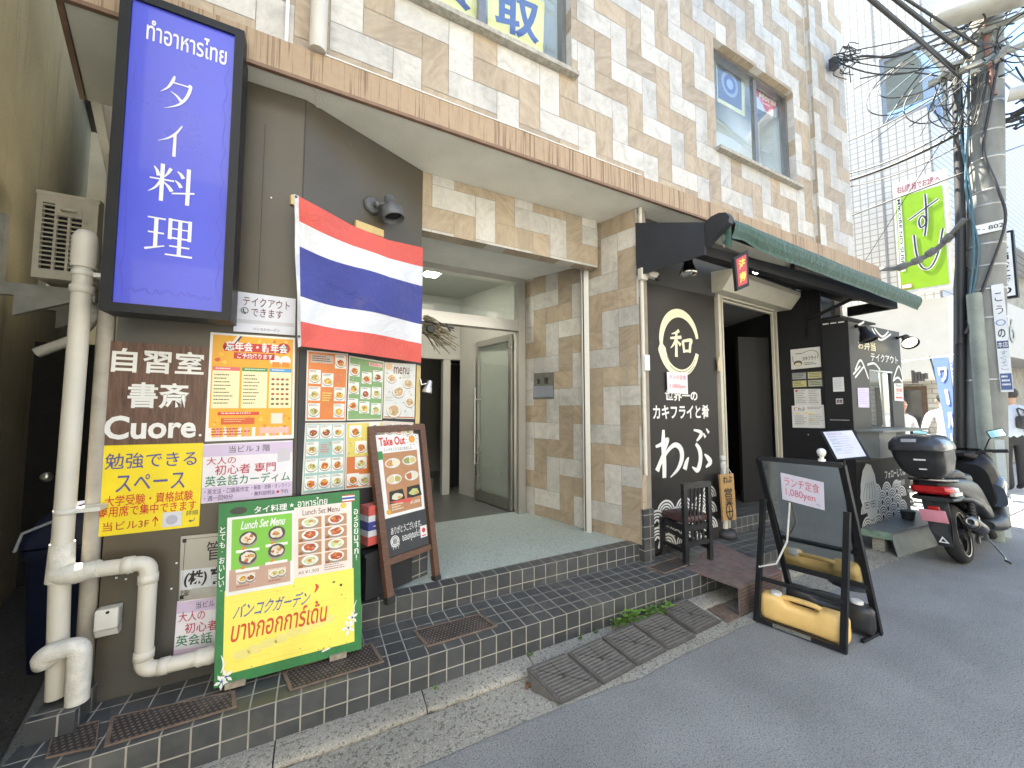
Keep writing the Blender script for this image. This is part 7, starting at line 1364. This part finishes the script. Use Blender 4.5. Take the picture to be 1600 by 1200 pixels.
# green sushi sign, projecting
GA = V(9.55, 2.35, 0); gA, gB = (GA.x, GA.y), (GA.x + D.x, GA.y + D.y)
c = [PV(x, y, gA, gB) for x, y in ((1390, 290), (1475, 264), (1489, 446), (1410, 462))]
zt_, zb_ = (c[0].z + c[1].z) / 2, (c[2].z + c[3].z) / 2; ta, tb2 = ((c[0] + c[3]) / 2 - GA).dot(D), ((c[1] + c[2]) / 2 - GA).dot(D)
s = Sheet([GA + D * ta + Z * zt_, GA + D * tb2 + Z * zt_, GA + D * tb2 + Z * zb_, GA + D * ta + Z * zb_], .003)
lime = ink(142, 188, 24); s.rect(.04, .13, .94, .97, lime, 1); s.text('右側階段でお2階へ', .08, .035, .92, .10, ink(150, 50, 90), .02)
vs, fs = glyphs('MIKORE NO SUSHI', .01); s.rect(.06, .14, .155, .80, W_, 2); s._add(s.tx, [(.075 + (1 - y) * .065, .15 + x * .62) for x, y in vs], fs, 3, K_)
DKs = ink(40, 45, 60)
for w, m, L in ((.075, W_, 3), (.036, DKs, 4)):
    for st in ([(.28, .36), (.52, .31), (.86, .24)], [(.62, .17), (.62, .33), (.60, .42), (.50, .45), (.47, .39), (.54, .35), (.61, .40), (.56, .53)], [(.36, .50), (.38, .66), (.46, .79), (.62, .81), (.78, .70), (.90, .50)]): s.line(st, w, m, L, True)
s.rect(.05, .915, .26, .955, ink(230, 90, 70), 2); s.rect(.065, .92, .245, .95, W_, 2.5)
o = s.build('sushi_sign', M('sign_white_frame', (.62, .60, .56), .5), 'lime green projecting sushi sign with bold black and white brush lettering', 'sign', .16)
mb = MB(M('frame_beige', (.45, .42, .36), .5)); mb.prism([s.P(1, 0) + wn_ * .01, s.P(1.06, 0) + wn_ * .01, s.P(1.06, 1) + wn_ * .01, s.P(1, 1) + wn_ * .01], -wn_ * .18); mb.build('frame', o)
# banner
BX = 8.7; c = [PX(x, y, BX) for x, y in ((1457, 560), (1497, 557), (1514, 702), (1484, 710))]
s = Sheet(c, .004); s.rect(.0, .0, .62, 1, ink(112, 140, 206), 1); s.text('ワ', .14, .10, .50, .26, W_, .04); s.line([(.34, .34), (.36, .50)], .13, W_, 3, True, False); s.text('ル', .16, .58, .56, .74, W_, .04); s.text('レ', .2, .8, .56, .95, W_, .03)
vs, fs = glyphs('www.d-chinese.co', .02); s._add(s.tx, [(.68 + (1 - y) * .22, .04 + x * .90) for x, y in vs], fs, 3, ink(110, 130, 190))
bn = s.build('banner', ink(206, 212, 230), 'blue and white street banner with vertical lettering behind the scooter', 'banner', .004)
bp = thing('banner_pole', PX(1500, 760, BX + .03), 'slim dark pole and crossbar carrying the blue and white banner', 'pole'); bp.location.z = 0; mb = MB(M('pole_green', (.03, .06, .06), .5)); mb.tube([V(BX + .02, PX(1452, 556, BX).y, PX(1452, 556, BX).z), V(BX + .02, PX(1498, 720, BX).y, PX(1498, 720, BX).z), V(BX + .02, PX(1510, 770, BX).y, .0)], .012, 8); mb.build('pole', bp); mb = MB(whit); mb.tube([PX(1410, 565, BX + .01), PX(1500, 553, BX + .01)], .012, 8); mb.build('crossbar', bp)
mb = MB(cab); q = PX(1437, 588, 9.2); 
for i in range(5): mb.obox(q + V(0, -.04 * i + .08, -.02 * (i % 2)), (1, 0, 0), (0, 1, .2), (0, 0, 1), .05, .03, .22 - .03 * i)
tag(mb.build('hanging_meter'), 'cluster of small black fittings hanging by the white brick wall', 'fittings')
# second building, far right
sb2 = thing('grey_building', (16, 5, 0), 'grey sided building with a pale shop fascia at the right edge', 'building')
mb = MB(siding); arc = [V(12.75, 2.9, 0)] + [V(13.6 - .85 * math.cos(R(a)), 3.2 - .85 * math.sin(R(a)), 0) for a in range(0, 91, 10)] + [V(24, 2.35, 0), V(24, 8, 0), V(12.75, 8, 0)]
mb.prism([p + Z * 5.3 for p in arc], (0, 0, 3.4)); mb.build('upper_wall', sb2)
mb = MB(M('shop_beige', (.48, .46, .42), .7, .05)); mb.box((XE + .02, 2.30, 2.55), (24, 2.9, 3.75)); mb.build('shop_fascia', sb2)
mb = MB(M('shop_wall', (.30, .27, .22), .8, .2, 5)); mb.box((XE + .02, 2.9, 0), (24, 3.0, 5.3)); mb.box((XE + .02, 2.5, 0), (13.4, 2.95, .9)); mb.build('shop_wall', sb2)
s = Sheet([(12.9, 2.298, 3.5), (14.3, 2.298, 3.5), (14.3, 2.298, 2.8), (12.9, 2.298, 2.8)], .004); s.text('có', .05, .15, .6, .9, ink(110, 95, 80), .02); s.tx.build('lettering', sb2)
c = [PX(x, y, 12.6) for x, y in ((1577, 372), (1590, 376), (1598, 500), (1585, 480))]
c = [V(12.6, 2.42 - .0, 5.1), V(12.6, 2.02, 5.1), V(12.6, 2.02, 3.7), V(12.6, 2.42, 3.7)]; s = Sheet(c, .004); s.rect(.35, .03, .92, .97, W_, 1); s.vtext('お弁当おにぎり', .45, .05, .82, .95, K_, .02); s.build('vertical_sign', blk, 'dark vertical sign with a white strip of characters at the right edge', 'sign', .12)
# ================================================================ PEOPLE
skin = M('skin', (.42, .26, .18), .55, .05, 20); hairm = M('hair_black', (.012, .011, .011), .5, .2, 60)
def person(base, h, face, label, shirt, trou, arms, shoes=(.02, .02, .02), stride=.12):
    """a standing figure grown from one skeleton; face = heading in degrees; arms = elbow and hand of each side in body axes"""
    k = h / 1.75; rot = Matrix.Rotation(R(face), 3, 'Z')
    def W(x, y, z): return V(*base) + rot @ (V(x, y, z) * k)
    vs = []; es = []; rs = []
    def nd(p, r, par=None, ry=None):
        vs.append(W(*p)); rs.append((r * k, (ry or r) * k)); 
        if par is not None: es.append((par, len(vs) - 1))
        return len(vs) - 1
    pel = nd((0, 0, .93), .15, None, .12); wa = nd((0, 0, 1.08), .135, pel, .105); chs = nd((0, 0, 1.28), .16, wa, .115); sh = nd((0, 0, 1.42), .12, chs, .09); nk = nd((0, .0, 1.50), .055, sh); hd0 = nd((0, .02, 1.57), .075, nk, .085); hd = nd((0, .02, 1.66), .085, hd0, .10); nd((0, .01, 1.73), .05, hd)
    for sx in (-1, 1):
        hp = nd((sx * .09, 0, .86), .10, pel); kn_ = nd((sx * .10, sx * stride * .5 + .02, .48), .062, hp); an = nd((sx * .10, sx * stride, .09), .042, kn_); nd((sx * .11, sx * stride + .13, .035), .035, an)
        so_ = nd((sx * .19, 0, 1.39), .062, sh); el, hn = arms[0 if sx < 0 else 1]; e2 = nd(el, .045, so_); w2 = nd(tuple(el[i] * .15 + hn[i] * .85 for i in range(3)), .030, e2); nd(hn, .036, w2, .02)
    me = bpy.data.meshes.new('p'); me.from_pydata(vs, es, []); o = bpy.data.objects.new('p', me); COL.objects.link(o)
    md = o.modifiers.new('s', 'SKIN'); md.use_smooth_shade = True
    for i, sv in enumerate(me.skin_vertices[0].data): sv.radius = rs[i]; sv.use_root = (i == 0)
    o.modifiers.new('d', 'SUBSURF').levels = 2
    bpy.context.view_layer.update(); ev = o.evaluated_get(bpy.context.evaluated_depsgraph_get()); m2 = bpy.data.meshes.new_from_object(ev); bpy.data.objects.remove(o)
    m2.materials.clear(); mm = [skin, shirt, trou, M('shoe_black', shoes, .5)]
    for m in mm: m2.materials.append(m)
    inv = rot.inverted()
    for p in m2.polygons:
        q = inv @ (V(*p.center) - V(*base)) / k; z = q.z; hands = any((q - V(*a[1])).length < .12 for a in arms)
        p.material_index = 3 if z < .075 else 2 if z < .95 else 0 if (z > 1.475 and abs(q.x) < .12 or hands) else 1; p.use_smooth = True
    r = bpy.data.objects.new('person', m2); r.location = base; m2.transform(Matrix.Translation(-V(*base))); COL.objects.link(r); tag(r, label, 'person')
    mb = MB(hairm); c_ = W(0, -.005, 1.675); mb.ball(c_, .102 * k, 16, sz=1.08); 
    mb.v = [tuple(V(*v)) for v in mb.v]; keep = MB(hairm)
    for f in mb.f:
        ce = sum((V(*mb.v[i]) for i in f), V(0, 0, 0)) / len(f); q = inv @ (ce - c_)
        if q.z > -.02 * k + max(0, q.y) * 1.0 or (q.y < -.03 * k and q.z > -.085 * k): keep.add([mb.v[i] for i in f], [tuple(range(len(f)))], True)
    keep.build('hair', r)
    mb = MB(skin)
    for sx in (-1, 1): mb.ball(W(sx * .088, .0, 1.635), .022 * k, 8, sx=.5)
    mb.ball(W(0, .125, 1.625), .016 * k, 8); mb.build('ear_and_nose', r); mb = MB(M('eye_dark', (.02, .015, .012), .2))
    for sx in (-1, 1): mb.ball(W(sx * .034, .108, 1.655), .009 * k, 8)
    mb.cur(M('lip', (.32, .13, .11), .5)); mb.ball(W(0, .112, 1.585), .018 * k, 8, sz=.3); mb.build('eyes_and_mouth', r)
    return r
blu = M('shirt_pale_blue', (.42, .48, .58), .8, .06, 12, .15); wht = M('shirt_white', (.68, .68, .68), .8, .05, 12, .15); trs = M('trousers_black', (.02, .021, .025), .8, .1, 20)
p1 = PZ(1589, 768, .02)
person(p1, 1.75, -60, 'man in pale shirt and black trousers on the sunny pavement at the right edge', blu, trs, (((-.27, .04, 1.15), (-.18, .24, 1.25)), ((.27, .05, 1.16), (.16, .26, 1.22))))
mb = MB(cab); q = p1 + V(-.05, -.20, 1.18); mb.obox(q, (.6, -.8, 0), (.8, .6, 0), (0, 0, 1), .30, .14, .22, bev=.05); mb.tube(catmull([tuple(q + V(-.1, .08, .1)), tuple(q + V(-.05, .1, .24)), tuple(q + V(.1, -.05, .1))], 4), .012, 6); tag(mb.build('shoulder_bag'), 'black bag held by the man at the right edge', 'bag')
person(V(9.25, 2.30, .0), 1.68, -75, 'person in a white shirt walking behind the blue banner', wht, trs, (((-.26, .0, 1.14), (-.24, .10, .92)), ((.26, .0, 1.14), (.25, -.08, .9))))
q = PX(1418, 640, 8.0); person(V(8.0, 2.475, .0), 1.60, 150, 'black-haired person in white half hidden behind the kiosk', wht, trs, (((-.26, .0, 1.14), (-.24, .10, .92)), ((.26, .0, 1.14), (.25, .08, .9))))
# ================================================================ ACROSS THE STREET (behind the viewer: bounces sunlight back, mirrored in the panes)
opp = M('opposite_render', (.58, .56, .52), .85, .08, 1.5); opg = M('opposite_glass', (.08, .10, .12), .1)
def opposite(x0, x1, h, label):
    o = thing('facing_building', ((x0 + x1) / 2, -6, 0), label, 'building'); mb = MB(opp); mb.box((x0, -14, 0), (x1, -4.2, h)); mb.build('wall', o); mb = MB(opg); n = int((x1 - x0) / 2.6); k = 0
    for i in range(n):
        for f in range(int(h / 3)): 
            mb = MB(opg); mb.box((x0 + .6 + i * 2.6, -4.2, 1 + 3 * f), (x0 + 2.4 + i * 2.6, -4.17, 2.5 + 3 * f)); mb.build('window', o)
opposite(-14, 2.4, 8.5, 'light rendered building across the street behind the viewer'); opposite(2.5, 22, 6, 'lower building across the street behind the viewer')
